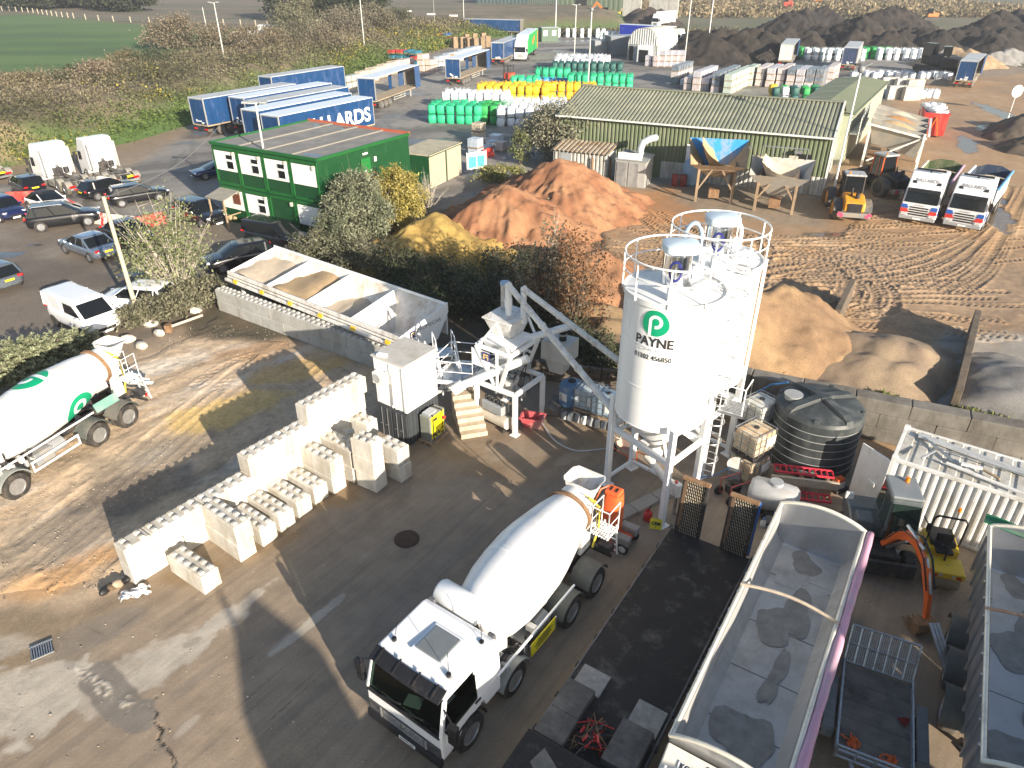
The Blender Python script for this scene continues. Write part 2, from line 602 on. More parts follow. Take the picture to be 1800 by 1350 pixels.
 dc=mix(dc,(.5,.45,.38),blob(X,Y,310,640,3.2,.8,.6,.5,57)*.6)
 col=mix(col,0,f)+dc*1.35*f[...,None]
 wet=wet*(1-f)
 d=sdpoly(X,Y,CARP)+wob*1.2
 f=sstep(-.8,.8,d)
 cc=np.ones(sh+(3,))*np.array((.17,.14,.11))
 cc=mix(cc,(.24,.205,.165),sstep(.5,.75,mid)*.7)
 cc=mix(cc,(.1,.085,.07),sstep(.55,.75,1-big)*.6)
 col=mix(col,0,f)+cc*f[...,None]
 wet=wet*(1-f)
 for(u,v,a,b,g,seed) in[(12,448,1.3,.5,0,61),(228,478,1.3,.7,.3,62),(285,412,1.1,.6,.2,63),(60,430,.6,.3,0,64)]:
  p=blob(X,Y,u,v,a,b,g,.1,seed,.5)
  wet=np.maximum(wet,p)
  col=mix(col,(.05,.045,.04),p*.85)
 d=sdpoly(X,Y,STOR)+wob*1.5
 f=sstep(-1.0,1.0,d)
 sc=np.ones(sh+(3,))*np.array((.235,.22,.2))
 lane=fbm(X*.05+Y*.03,Y*.22-X*.1,4,18)
 sc=mix(sc,(.1,.095,.09),sstep(.48,.7,lane)*.75)
 sc=mix(sc,(.3,.285,.26),sstep(.5,.75,1-lane)*.6)
 j=np.minimum(np.abs(((X*.93+Y*.37)/5.5)%1-.5),np.abs(((Y*.93-X*.37)/7.5)%1-.5))
 sc=mix(sc,(.09,.085,.08),(1-sstep(.008,.03,j))*.55)
 sw=sstep(.6,.68,fbm(X*.11,Y*.2,4,19))*.75
 sc=mix(sc,(.07,.068,.066),sw*.65)
 dt=blob(X,Y,260,240,14,3.5,.3,.4,71)
 sc=mix(sc,(.1,.07,.05),dt*.8)
 col=mix(col,0,f)+sc*f[...,None]
 wet=wet*(1-f)+sw*f
 d=sdpoly(X,Y,MUDY)+wob*1.6
 f=sstep(-1.0,1.0,d)
 mc=np.ones(sh+(3,))*np.array((.35,.225,.125))
 mc=mix(mc,(.4,.29,.18),sstep(.5,.75,mid)*.6)
 mc=mix(mc,(.4,.2,.085),blob(X,Y,1110,365,11,6,.2,.6,72)*.9)
 mc=mix(mc,(.24,.165,.105),sstep(.5,.75,1-big)*.6)
 mc=mix(mc,(.28,.205,.14),blob(X,Y,1650,500,12,7,0,.6,73)*.6)
 mc=mix(mc,(.3,.28,.25),blob(X,Y,1790,640,5,3.2,.2,.4,74)*.9)
 col=mix(col,0,f)+mc*f[...,None]
 wet=wet*(1-f)
 for(u,v,a,b,g,seed) in[(1700,255,5.0,1.0,1.15,81),(1775,250,11,1.1,1.35,82),(1650,290,2.6,.8,.9,83),(1735,335,5,1.0,1.2,84),(1560,268,2.5,.5,.3,85),(1450,412,1.8,.6,.1,86),(1760,200,9,1.2,1.4,87),(1755,385,3.5,.9,1.1,88)]:
  p=blob(X,Y,u,v,a,b,g,.12,seed,.6)
  wet=np.maximum(wet,p*.95)
  col=mix(col,(.1,.08,.06),p*.8)
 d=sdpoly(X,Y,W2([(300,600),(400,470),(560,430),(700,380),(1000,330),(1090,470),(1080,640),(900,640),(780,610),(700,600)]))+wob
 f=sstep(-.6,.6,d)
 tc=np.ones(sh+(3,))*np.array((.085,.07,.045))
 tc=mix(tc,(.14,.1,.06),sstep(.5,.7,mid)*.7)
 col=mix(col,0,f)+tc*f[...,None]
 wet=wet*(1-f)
 col=col*(1+(fin[...,None]-.5)*.35)*(1+wob2[...,None]*.12)
 return np.clip(col,.01,.8),np.clip(wet,0,1)
def stamp_tracks(X,Y,Z,lines,tread=True,depth=.05,half=.3,seed=0):
 x0,y0=X[0,0],Y[0,0]
 dx,dy=X[0,1]-X[0,0],Y[1,0]-Y[0,0]
 ny,nx=X.shape
 for k,ln in enumerate(lines):
  s0=0
  for a,b in zip(ln[:-1],ln[1:]):
   ex,ey=b[0]-a[0],b[1]-a[1]
   L=math.hypot(ex,ey)
   if L<1e-6:
    continue
   m=half*1.7
   i0,i1=int((min(a[0],b[0])-m-x0)/dx),int((max(a[0],b[0])+m-x0)/dx)+2
   j0,j1=int((min(a[1],b[1])-m-y0)/dy),int((max(a[1],b[1])+m-y0)/dy)+2
   i0,j0,i1,j1=max(i0,0),max(j0,0),min(i1,nx),min(j1,ny)
   if i0>=i1 or j0>=j1:
    s0+=L
    continue
   xs,ys=X[j0:j1,i0:i1]-a[0],Y[j0:j1,i0:i1]-a[1]
   t=(xs*ex+ys*ey)/(L*L)
   lat=(-xs*ey+ys*ex)/L
   al=np.abs(lat)
   ok=(t>=0)&(t<1)&(al<m)
   s_=s0+t*L
   ins=1-sstep(half*.8,half,al)
   sho=sstep(half*.85,half*1.1,al)*(1-sstep(half*1.15,half*1.65,al))
   h=-depth*ins+depth*.9*sho
   if tread:
    ph=s_/.38+np.where(lat>0,1,1)*al/half*.55+np.where(lat>0,.5,0)
    h=h+ins*depth*1.5*(sstep(.3,.42,ph%1)-sstep(.72,.84,ph%1))
   zz=Z[j0:j1,i0:i1]
   zz[ok]=zz[ok]*(1-.75*ins[ok])+h[ok]
   s0+=L
def curve(pts,n=60):
 P=[np.array(p[:2],float) for p in pts]
 P=[2*P[0]-P[1]]+P+[2*P[-1]-P[-2]]
 out=[]
 for i in range(1,len(P)-2):
  for t in np.linspace(0,1,n,endpoint=False):
   a,b,c,d=P[i-1:i+3]
   out.append(tuple(.5*(2*b+(c-a)*t+(2*a-5*b+4*c-d)*t*t+(3*b-a-3*c+d)*t**3)))
 out.append(tuple(P[-2]))
 return out
def offset(ln,d):
 out=[]
 for i,p in enumerate(ln):
  a,b=ln[max(0,i-1)],ln[min(len(ln)-1,i+1)]
  ex,ey=b[0]-a[0],b[1]-a[1]
  L=math.hypot(ex,ey) or 1
  out.append((p[0]-ey/L*d,p[1]+ex/L*d))
 return out
yard_mat=earth_mat('yard_surface',.3,16,(.8,1.2),6,.78,stones=.5)
ys,y=[],3.5
while y<240:
 ys.append(y)
 y+=max(.14,.0085*y)
xs=np.arange(-82,96,.27)
X,Y=np.meshgrid(xs,np.array(ys))
col,wet=ground_colour(X,Y)
Z=(fbm(X*.2,Y*.2,3,90)-.5)*.05+(fbm(X*1.5,Y*1.5,3,91)-.5)*.02
Z=Z*(1-wet)
cr=dline(X,Y,W2([(275,1230),(268,1245),(283,1275),(276,1300),(305,1330),(310,1400)]))
col=col*(1-(1-sstep(.02,.1,cr))[...,None]*.75)
Z=Z-(1-sstep(0,.1,cr))*.05
grit=dline(X,Y,W2([(115,1165),(160,1195),(190,1220),(240,1240),(270,1236)]))+(fbm(X*2,Y*2,3,92)-.5)*.5
g_=(1-sstep(.1,.22,grit))
col=col*(1-g_[...,None]*.5)+np.array((.45,.4,.32))*g_[...,None]*.5*(.6+.8*fbm(X*7,Y*7,2,93))[...,None]
Z=Z+g_*.035*fbm(X*6,Y*6,2,94)
crack=curve(W2([(274,1226),(266,1240),(276,1252),(272,1268),(284,1282),(279,1298),(292,1312),(300,1322),(306,1338),(304,1362)]),6)
tag(grid_mesh('yard_ground',X,Y,Z-.03*(np.abs(X)<12.5)*(Y>9.3)*(Y<25),yard_mat,col,wet),'brown grey concrete yard, dirt car park and storage ground')
X,Y=np.meshgrid(np.arange(-13,14,.055),np.arange(8.6,25.6,.055))
col,wet=ground_colour(X,Y)
Z=(fbm(X*.2,Y*.2,3,90)-.5)*.05+(fbm(X*1.5,Y*1.5,3,91)-.5)*.02+(fbm(X*9,Y*9,2,89)-.5)*.006
crk=dline(X,Y,crack)+(fbm(X*6,Y*6,3,88)-.5)*.07
c_=1-sstep(.0,.035,crk)
col=col*(1-c_[...,None]*.88)
grit=dline(X,Y,W2([(115,1163),(160,1195),(190,1218),(240,1238),(270,1234)]))+(fbm(X*2,Y*2,3,92)-.5)*.35
g_=1-sstep(.08,.14,grit)
sp_=sstep(.45,.6,fbm(X*9,Y*9,2,93))
col=col*(1-g_[...,None]*.4)+np.array((.5,.45,.37))*(g_*.4*(.4+1.2*sp_))[...,None]
j_=dline(X,Y,W2([(620,1135),(560,1190),(470,1270)]))+(fbm(X*3,Y*3,2,87)-.5)*.05
col=col*(1-(1-sstep(.0,.02,j_))[...,None]*.45)
j_=dline(X,Y,W2([(125,1090),(190,1120),(250,1075)]))+(fbm(X*3,Y*3,2,86)-.5)*.08
col=col*(1-(1-sstep(.0,.02,j_))[...,None]*.35)
e_=np.minimum(np.minimum(X+13,14-X),np.minimum(Y-8.6,25.6-Y))
near_mat=earth_mat('near_concrete',.22,34,(.86,1.16),18,.78,stones=.35)
d_=sdpoly(X,Y,DIRT)
tag(grid_mesh('concrete_yard',X,Y,Z*(1-wet)-.05*c_+g_*sp_*.02-.06*(1-sstep(0,.4,e_)),near_mat,col,wet,keep=(d_<.8)),'brown stained concrete yard with drying mud, cracks and pale patches')
X,Y=np.meshgrid(np.arange(5,50,.085),np.arange(31,63,.085))
col,wet=ground_colour(X,Y)
Z=(fbm(X*.3,Y*.3,4,95)-.5)*.22+(fbm(X*2.2,Y*2.2,3,96)-.5)*.05
tr=[]
for k in range(30):
 v0=rnd.uniform(375,575)
 dv=rnd.uniform(-45,45)
 u0=rnd.uniform(1020,1300)
 u1=rnd.uniform(1500,1850)
 c=curve([at(u0,v0-rnd.uniform(0,40)),at((u0*2+u1)/3,v0+dv*.2),at((u0+2*u1)/3,v0+dv*.5),at(u1,v0+dv)],22)
 tr+=[offset(c,1.0),offset(c,-1.0)]
for k in range(13):
 a=rnd.uniform(-40,40)
 c=curve([at(1180+a*2,500+a*.3),at(1380+a,455+a*.5),at(1500+a*.6,478+a*.6),at(1520+a*.5,525+a*.3),at(1470+a,548)],22)
 tr+=[offset(c,1.0),offset(c,-1.0)] if k%2 else[c]
for k in range(16):
 a=k*11
 c=curve([at(1430+a*1.6,480+a*.25),at(1600+a*.9,455+a*.1),at(1730+a*.35,395-a*.1),at(1775+a*.25,320-a*.1),at(1735+a*.3,250)],22)
 tr.append(c)
for k in range(14):
 u=rnd.uniform(1050,1200)
 c=curve([at(u,340+rnd.uniform(0,40)),at(u+70,375+rnd.uniform(0,40)),at(u+140,430),at(u+120,480+rnd.uniform(0,30))],22)
 tr+=[offset(c,.9),offset(c,-.9)]
rnd.shuffle(tr)
stamp_tracks(X,Y,Z,tr,True,.036,.27)
d=sdpoly(X,Y,W2([(985,480),(1060,345),(1200,372),(1250,400),(1450,408),(1520,330),(1560,290),(1700,300),(1850,300),(1900,640),(1520,720),(1330,650),(1100,600)]))
e_=np.minimum(np.minimum(X-5,50-X),np.minimum(Y-31,63-Y))
Z=Z+.07-.4*(1-sstep(0,1.6,np.minimum(d,e_)))
col=col*(1+np.clip(Z-.07,-.1,.1)[...,None]*1.5)
Z=np.where(wet>.35,np.minimum(Z,.02),Z)
mud_mat=earth_mat('trampled_mud',.3,9,(.84,1.16),5,.85)
tag(grid_mesh('mud_yard',X,Y,Z,mud_mat,col,wet,keep=(np.minimum(d,e_)>-.7)),'trampled brown mud covered in tyre tread marks')
X,Y=np.meshgrid(np.arange(-24,-3,.085),np.arange(13,36,.085))
col,wet=ground_colour(X,Y)
ca,sa=HEAD1.x,HEAD1.y
P,Q=X*ca+Y*sa,-X*sa+Y*ca
Z=(fbm(P*.25,Q*1.6,5,97)-.5)*.1+(fbm(X*1.2,Y*1.2,4,98)-.5)*.1+(fbm(X*5,Y*5,2,99)-.5)*.035
tr=[]
for k in range(9):
 a=k*17
 c=curve([at(30+a*.6,960+a*.7),at(170+a*.9,850+a*.4),at(330+a,720+a*.2),at(450+a,625+a*.15)],22)
 tr+=[c]
stamp_tracks(X,Y,Z,tr,False,.025,.26)
c=curve([at(380,690),at(420,660),at(470,640)],22)
stamp_tracks(X,Y,Z,[c,offset(c,1.2)],True,.03,.25)
d=sdpoly(X,Y,DIRT)
e_=np.minimum(np.minimum(X+24,-3-X),np.minimum(Y-13,36-Y))
m_=np.minimum(d,e_)
Z=Z+.08-.35*(1-sstep(-.4,1.5,m_+(fbm(X,Y,3,100)-.5)))
col=col*(1+np.clip(Z-.08,-.1,.1)[...,None]*1.0)
dirt_mat=earth_mat('packed_dirt',.5,12,(.75,1.25),5,.92,stones=.8)
tag(grid_mesh('dirt_ground',X,Y,Z,dirt_mat,col,wet,keep=(m_>-.9)),'rutted sandy dirt beyond the block wall')
bank_mat=earth_mat('bank_soil',.8,3.0,(.7,1.3),1.2,.95)
gx=np.concatenate([np.arange(-420,-110,6),np.arange(-110,60,1.1)])
gy=np.concatenate([np.arange(60,200,1.3),np.arange(200,470,6)])
X,Y=np.meshgrid(gx,gy)
foot=FOOT+[(40,250),(60,480),(-900,480),(-900,60)]
d=sdpoly(X,Y,foot)
up=sstep(0,11,d+(fbm(X*.1,Y*.1,3,101)-.5)*4)
Z=3.3*up+(fbm(X*.25,Y*.25,4,102)-.5)*1.2*sstep(1,6,d)*(1-sstep(14,26,d))
n1,n2=fbm(X*.18,Y*.18,4,103),fbm(X*.03,Y*.08,4,104)
def mixc(c,e,f):
 return c*(1-f[...,None])+np.array(e)*f[...,None]
col=np.ones(X.shape+(3,))*np.array((.12,.1,.06))
col=mixc(col,(.19,.15,.1),sstep(.45,.7,n1))
col=mixc(col,(.08,.15,.03),(1-sstep(2.5,8,d+n1*5-2.5))*.9)
col=mixc(col,(.3,.23,.13),blob(X,Y,40,262,7,3.5,0,.5,105,z=1)*.8)
GREEN=W2([(-900,40),(0,27),(60,24),(200,40),(330,44),(440,50),(520,62),(420,80),(300,95),(215,118),(150,132),(0,128),(-900,150)],3.3)
g=sdpoly(X,Y,GREEN)
fg=sstep(-2,4,g+(n1-.5)*6)
gc=np.ones(X.shape+(3,))*np.array((.06,.13,.028))
gc=mixc(gc,(.085,.15,.04),sstep(.4,.7,n2))
gc=mixc(gc,(.045,.095,.03),sstep(.5,.7,1-n2)*.7)
col=mixc(col,0,fg)+gc*fg[...,None]
PL=W2([(-200,20),(60,22),(200,36),(330,41),(460,44),(600,52),(690,40),(830,12),(1000,8),(1000,-30),(-200,-30)],3.3)
f=sstep(-2,3,sdpoly(X,Y,PL)+(n1-.5)*3)
pc=np.ones(X.shape+(3,))*np.array((.15,.12,.085))
pc=mixc(pc,(.11,.105,.065),sstep(.4,.65,n2))
fur=fbm(X*.02,Y*.5,3,106)
pc=mixc(pc,(.19,.15,.11),sstep(.5,.7,fur)*.5)
col=mixc(col,0,f)+pc*f[...,None]
tag(grid_mesh('field_bank',X,Y,Z-.12*(1-sstep(0,1.5,d)),bank_mat,col,np.zeros(X.shape),keep=d>-1.2),'grassy bank rising to green and ploughed fields')
mb=MB()
nseg=48
mb.add([(-2200,-60,-.35),(2200,-60,-.35),(2200,2600,-.35),(-2200,2600,-.35)],[(0,1,2,3)])
land=M('far_land',(.13,.115,.07),.95,var=.35,scale=.03,dirt=(.06,.09,.03),damt=.4,dscale=.012)
tag(mb.build('terrain',land),'brown and green land running to the horizon',kind='structure')
mb=MB()
p=[at(u,v,0.08) for u,v in((690,62),(735,45),(780,38),(860,40),(860,46),(800,60),(760,80),(740,76))]
for q in p:
 q.z=.12
mb.add(p,[tuple(range(8))])
lane=M('lane_tarmac',(.16,.165,.175),.7,var=.12,scale=.6)
tag(mb.build('access_road',lane),'grey tarmac lane bending past the bank',kind='structure')
# heaps
def heap(name,label,cat,peaks,rgb,rgb2,seed,slope=.62,rough=.12,res=.14,mat=None,group=None,lump=0.0,gull=.0):
 xs_=[p[0] for p in peaks]
 ys_=[p[1] for p in peaks]
 hm=max(p[2] for p in peaks)
 ext=hm/slope*1.25+1
 X,Y=np.meshgrid(np.arange(min(xs_)-ext,max(xs_)+ext,res),np.arange(min(ys_)-ext,max(ys_)+ext,res))
 wx,wy=(fbm(X*.35,Y*.35,3,seed)-.5)*1.6,(fbm(X*.35,Y*.35,3,seed+5)-.5)*1.6
 Z=np.full(X.shape,-9.0)
 for(px,py,h) in peaks:
  dd=np.hypot(X+wx-px,Y+wy-py)
  ang=np.arctan2(Y-py,X-px)
  sl=slope*(1+.12*np.sin(ang*3+px)+gull*(fbm(ang*9+50,dd*.25,3,seed+7)-.5))
  z=h-sl*(np.sqrt(dd*dd+.5*.5)-.5)
  k=.25
  Z=np.maximum(Z,z)+k*np.exp(-np.abs(Z-z)/k)*.25
 Z=Z+(fbm(X*1.1,Y*1.1,4,seed+2)-.5)*rough*2+(fbm(X*4,Y*4,2,seed+3)-.5)*rough*.5
 if lump:
  Z=Z+(fbm(X*.9,Y*.9,4,seed+9)-.5)*lump
 n=fbm(X*.6,Y*.6,4,seed+4)
 m=fbm(X*3,Y*3,3,seed+6)
 col=mixc(np.ones(X.shape+(3,))*np.array(rgb),rgb2,sstep(.4,.65,n))
 col=col*(.8+.4*m[...,None])
 o=grid_mesh(name,X,Y,np.maximum(Z,-.3),mat or sand_mat,col,np.zeros(X.shape),kind=None,keep=Z>-.12)
 return tag(o,label,cat,group)
sand_mat=earth_mat('tipped_sand',.35,8,(.85,1.15),5,.95)
grav_mat=earth_mat('tipped_gravel',1.0,26,(.6,1.4),22,.9,stones=.5)
comp_mat=earth_mat('compost_heap',1.0,3.2,(.35,1.65),2.6,.95)
pk=lambda u,v,z:(*at(u,v,z)[:2],z)
heap('sand_heap','tall orange building sand heap with two ridges beside the shed','sand heap',[pk(985,280,4.0),pk(940,300,3.2),pk(893,322,3.5),pk(845,350,2.6),pk(1010,325,2.0),pk(1045,318,1.6),pk(1080,330,.9),pk(1040,352,.8),pk(1115,345,.6),pk(1090,365,.5),pk(865,355,2.4),pk(960,360,1.8),pk(815,370,1.4)],(.3,.155,.08),(.22,.1,.05),201,.64,.16,gull=.3,lump=.9)
heap('sand_heap','red brown sand heap behind the bare thicket and the front silo','sand heap',[pk(1005,425,2.3),pk(1045,445,2.0),pk(975,460,1.6),pk(1070,470,1.3),pk(1040,500,1.2)],(.3,.155,.08),(.24,.12,.06),231,.6,.2)
heap('sand_heap','ochre yellow sand heap at the edge of the thicket','sand heap',[pk(757,380,2.7),pk(715,405,2.1),pk(800,405,2.0),pk(850,432,1.4),pk(690,430,1.2),pk(900,440,.9)],(.36,.245,.07),(.29,.185,.05),241,.6,.16,gull=.3,lump=.7)
heap('gravel_heap','big golden brown gravel heap right behind the silos','gravel heap',[pk(1335,504,3.4),pk(1375,508,3.1),pk(1415,522,2.7),pk(1442,545,1.9),pk(1300,560,2.6),pk(1345,565,2.4),pk(1400,570,2.0),pk(1330,620,1.6),pk(1300,640,1.0)],(.36,.235,.125),(.27,.17,.095),251,.7,.17,mat=grav_mat,lump=.5)
heap('gravel_heap','low tan gravel heap between the two bay dividers','gravel heap',[pk(1495,585,1.5),pk(1545,585,1.7),pk(1600,600,1.6),pk(1520,625,1.4),pk(1580,640,1.3),pk(1640,622,1.2),pk(1480,640,1.1),pk(1560,680,.8),pk(1620,680,.7),pk(1460,680,.8)],(.33,.245,.16),(.27,.2,.14),261,.5,.08,mat=grav_mat)
heap('gravel_heap','grey stone chippings heap in the right hand bay','gravel heap',[pk(1760,640,1.2),pk(1810,655,1.4),pk(1780,690,1.1),pk(1850,660,1.4),pk(1740,690,.7),pk(1830,720,.8),pk(1760,725,.6)],(.26,.25,.235),(.2,.19,.18),271,.42,.07,mat=grav_mat)
heap('soil_heap','brown soil heap in the shade left of the front silo','soil heap',[pk(1070,560,1.3),pk(1050,590,1.1),pk(1085,605,.9),pk(1045,530,1.0)],(.2,.14,.08),(.28,.19,.1),281,.6,.2,lump=.4)
for i,(lab,pks,sl) in enumerate([('dark compost windrow nearest the white bulk bags',[pk(u,v,4.6+.8*math.sin(u)) for u,v in[(1228+9*i,52+4*math.sin(i)) for i in range(16)]],.62),('long dark compost windrow behind the far trailers',[pk(u,v,3.9+.7*math.sin(u*.31)) for u,v in[(1385+12*i,50+4*math.sin(i*.9)) for i in range(35)]],.6),('tall dark compost ridge furthest up the tip',[pk(u,v,7) for u,v in((1565,14),(1590,12),(1575,12),(1552,16),(1535,20),(1515,26))],.62),('dark compost mound by the red grab machine',[pk(u,v,6) for u,v in((1420,14),(1450,10),(1395,18))],.6),('dark compost mound at the right edge of the tip',[pk(u,v,6.5) for u,v in((1765,18),(1790,16),(1810,16),(1830,18),(1745,26))],.62)]):
 heap('compost_heap',lab,'compost heap',pks,(.016,.013,.011),(.032,.025,.02),300+17*i,sl,.5,.45,comp_mat,lump=1.3)
heap('sand_heap','pale tan sand heap below the compost at the far right','sand heap',[pk(1680,82,3.2),pk(1705,86,3),pk(1655,90,2.6),pk(1735,96,2)],(.36,.26,.16),(.3,.2,.12),401,.55,.25,.3)
heap('gravel_heap','small grey stone heap beside the far tan sand','gravel heap',[pk(1757,90,2),pk(1780,84,2.2)],(.3,.29,.27),(.24,.23,.22),411,.55,.2,.3)
heap('soil_heap','dark soil mound at the edge of the wet track','soil heap',[pk(1805,205,2.2),pk(1840,190,2.6),pk(1835,230,2)],(.1,.08,.06),(.15,.11,.07),421,.6,.3,.25)
if HAZE:
 hz_=MB().box((0,1270,10.5),(4600,2800,25)).build('haze',land)
 hz_['kind']='stuff'
 hz_['label']='thin pale haze in the air'
 hm_=bpy.data.materials.new('haze_air')
 hm_.use_nodes=True
 hn=hm_.node_tree.nodes
 hn.remove(hn['Principled BSDF'])
 pv=hn.new('ShaderNodeVolumePrincipled')
 pv.inputs['Color'].default_value=(.85,.9,1,1)
 pv.inputs['Density'].default_value=HAZE
 pv.inputs['Anisotropy'].default_value=.2
 hm_.node_tree.links.new(pv.outputs[0],hn['Material Output'].inputs['Volume'])
 hz_.data.materials.clear()
 hz_.data.materials.append(hm_)

# ================ BLOCK WALLS
BL,BW,BH=1.79,.62,.72
def block_mesh(L=BL,Wd=BW,H=BH,seed=0,studs=True):
 r=random.Random(seed)
 b=MB()
 g=.012
 j=lambda:r.uniform(-.012,.012)
 c=.03
 rings=[]
 for z,k in((0,c),(c,0),(H-c,0),(H,c)):
  rings.append([Vector((g+k+j()*.5,g+k+j()*.5,z)),Vector((Wd-g-k,g+k+j()*.5,z)),Vector((Wd-g-k+j()*.5,L-g-k+j(),z)),Vector((g+k,L-g-k,z))])
 b.loft(rings)
 if studs:
  n=max(2,int(round(L/.36)))
  for i in range(n):
   for k in(0,1):
    b.box(((k+.5)*Wd/2,(i+.5)*L/n,H+.035),(.17,.17,.07),taper=(.62,.62))
 return b
block_meshes={}
def block(parent,loc,rz,L=BL,kind='studs',mat=None,name='concrete_block',Wd=BW,H=BH):
 key=(round(L,2),kind,rnd.randint(0,2),mat.name if mat else '',Wd,H)
 if key not in block_meshes:
  o=block_mesh(L,Wd,H,len(block_meshes),kind=='studs').build(name,mat or concrete,bevel=0)
  block_meshes[key]=o.data
  C.objects.unlink(o)
  bpy.data.objects.remove(o)
 o=bpy.data.objects.new(name,block_meshes[key])
 C.objects.link(o)
 o.parent=parent
 o.location=loc
 o.rotation_euler=(0,0,rz)
 return o
A0=Vector((-11.6,15.7,0))
WD=Vector((.595,.804,0)).normalized()
WN=Vector((WD.y,-WD.x,0))
wa=thing('block_wall','stepped wall of pale studded concrete blocks across the yard','wall',A0,math.atan2(WD.y,WD.x))
s_end=10.0
steps=[0,0,4.5,7.1]
for c in range(4):
 x=steps[c]+(BL/2 if c==1 else 0)
 if c==1:
  block(wa,(BL/2,0,c*BH),PI/2,BL/2,kind='studs')
 while x<s_end-.3:
  L=min(BL,s_end-x)
  covered=c<3 and x>=steps[c+1] and not(c<1)
  block(wa,(x+L,rnd.uniform(-.012,.012),c*BH),PI/2,L,'plain' if(c==0 or covered) else 'studs')
  x+=L
def stack(u,v,n,L,label,along=0.0,turn=0.0,off=0.0):
 rz=math.atan2(WD.y,WD.x)+turn
 p=at(u,v)
 t=thing('block_stack' if n>1 else 'loose_block',label,'concrete blocks' if n>1 else 'concrete block',p,rz,'loose studded blocks in front of the wall')
 for k in range(n):
  block(t,(rnd.uniform(-.03,.03)+off*k,rnd.uniform(-.04,.04),k*BH),rnd.uniform(-.015,.015),L,'studs' if k==n-1 else 'plain')
 return t
stack(361,1048,1,1.75,'single pale block lying apart at the near end of the wall',turn=.05)
stack(423,990,2,1.8,'two high pair of blocks nearest the end of the wall')
stack(462,963,1,1.7,'low block tucked behind the nearest two high pair')
stack(497,938,1,1.75,'single block with whitish stained top beside the puddled corner',turn=.02)
stack(527,914,1,1.7,'single low block third along, partly behind a whiter one')
stack(556,890,1,1.75,'single low block just before the taller streaked pair')
stack(586,871,2,1.8,'two high pair of blocks with rusty streaks down the side')
stack(622,851,2,1.8,'two high pair of blocks just left of the three high pillar')
stack(661,868,3,.95,'three high square pillar of pale blocks',turn=.1)
stack(704,850,2,1.1,'short two high blocks right of the pillar')
stack(650,800,2,1.6,'two high shaded blocks behind the pillar with scrap on top',turn=.08)
t=thing('scrap_heap','broken concrete scrap heaped on the shaded block stack','rubble',at(606,768,1.44),.4)
for k in range(7):
 b=MB()
 b.sphere((0,0,0),rnd.uniform(.08,.17),6,4,sc=(1.3,.9,.7))
 o=b.build('lump',concrete_grey,t)
 o.location=(rnd.uniform(-.35,.35),rnd.uniform(-.3,.3),.08)
 o.rotation_euler=(rnd.random(),rnd.random(),rnd.random()*3)
B0,B1=at(385,546),at(700,664)
wb=thing('block_wall','long grey two course block wall in front of the aggregate bins','wall',B0,math.atan2(B1.y-B0.y,B1.x-B0.x))
Lw=(B1-B0).length
hb=.64
for c in range(2):
 x=-(.9 if c else 0)
 while x<Lw-.2:
  L=min(1.82,Lw-x)
  if x<0:
   L,x0=1.82+x,0
  else:
   x0=x
  block(wb,(x0+L,rnd.uniform(-.015,.015),c*hb),PI/2,L,'studs' if c else 'plain',concrete_grey,H=hb)
  x=x0+L
RW0,RW1=at(1210,690),at(1900,880)
RW0,RW1=Vector((6.3,27.2,0)),Vector((21.0,20.6,0))
wr=thing('block_wall','dark stained retaining wall of blocks behind the water tank','wall',RW0,math.atan2(RW1.y-RW0.y,RW1.x-RW0.x))
wr_mat=M('stained_concrete',(.2,.185,.16),.9,var=.2,scale=1.5,bump=.3,dirt=(.07,.06,.05),damt=.4,dscale=.9,isl=.1)
Lw=(RW1-RW0).length
for c in range(3):
 x=0
 while x<Lw:
  L=1.0 if(x==0 and c%2) else 2.0
  block(wr,(x+L,rnd.uniform(-.03,.03),c*.62),PI/2,L,'plain',wr_mat,Wd=.7,H=.62)
  x+=L
WL0,WL1=Vector((-2.6,29.6,0)),Vector((6.2,27.1,0))
wt=thing('timber_wall','low dark sleeper wall holding the thicket back behind the batching plant','wall',WL0,math.atan2(WL1.y-WL0.y,WL1.x-WL0.x))
sleeper=M('dark_sleeper',(.14,.11,.08),.9,var=.3,scale=3,bump=.3,dirt=(.05,.045,.04),damt=.3)
for c in range(4):
 for k in range(4):
  MB().box((1.14,0,.12),(2.26,.2,.235)).build('sleeper',sleeper,wt,loc=(k*2.29+.02,rnd.uniform(-.03,.03),c*.245),bevel=.015)

# ================ AGGREGATE BINS
FL,FR,BLc=at(405,476,1.95),at(705,592,1.95),at(505,442,2.3)
bins=thing('aggregate_bins','white four bay aggregate hopper with sand in its bays behind the grey wall','hopper',(0,0,0))
seat(bins,FL,FR)
Lb=(Vector(FR).xy-Vector(FL).xy).length
Db=3.0
zf,zb=1.95,2.45
inw=M('bin_lining',(.72,.69,.64),.45,var=.06,dirt=(.42,.33,.23),damt=.3,dscale=1.2)
shell=MB()
nb=4
for k in range(nb):
 x0,x1=k*Lb/nb,(k+1)*Lb/nb
 xi0,xi1=x0+.75,x1-.75
 ya,yb,zc=1.0,1.9,.75
 rim=[(x0,0,zf),(x1,0,zf),(x1,Db,zb),(x0,Db,zb)]
 low=[(xi0,ya,zc),(xi1,ya,zc),(xi1,yb,zc),(xi0,yb,zc)]
 p=MB()
 for i in range(4):
  j=(i+1)%4
  p.add([rim[i],rim[j],low[j],low[i]],[(0,1,2,3)])
  n=(Vector(rim[j])-Vector(rim[i])).cross(Vector(low[i])-Vector(rim[i])).normalized()*-.012
  p.add([Vector(q)+n for q in(rim[i],rim[j],low[j],low[i])],[(3,2,1,0)])
 p.add(low,[(0,1,2,3)])
 p.build('bay',[inw],bins)
fr=MB()
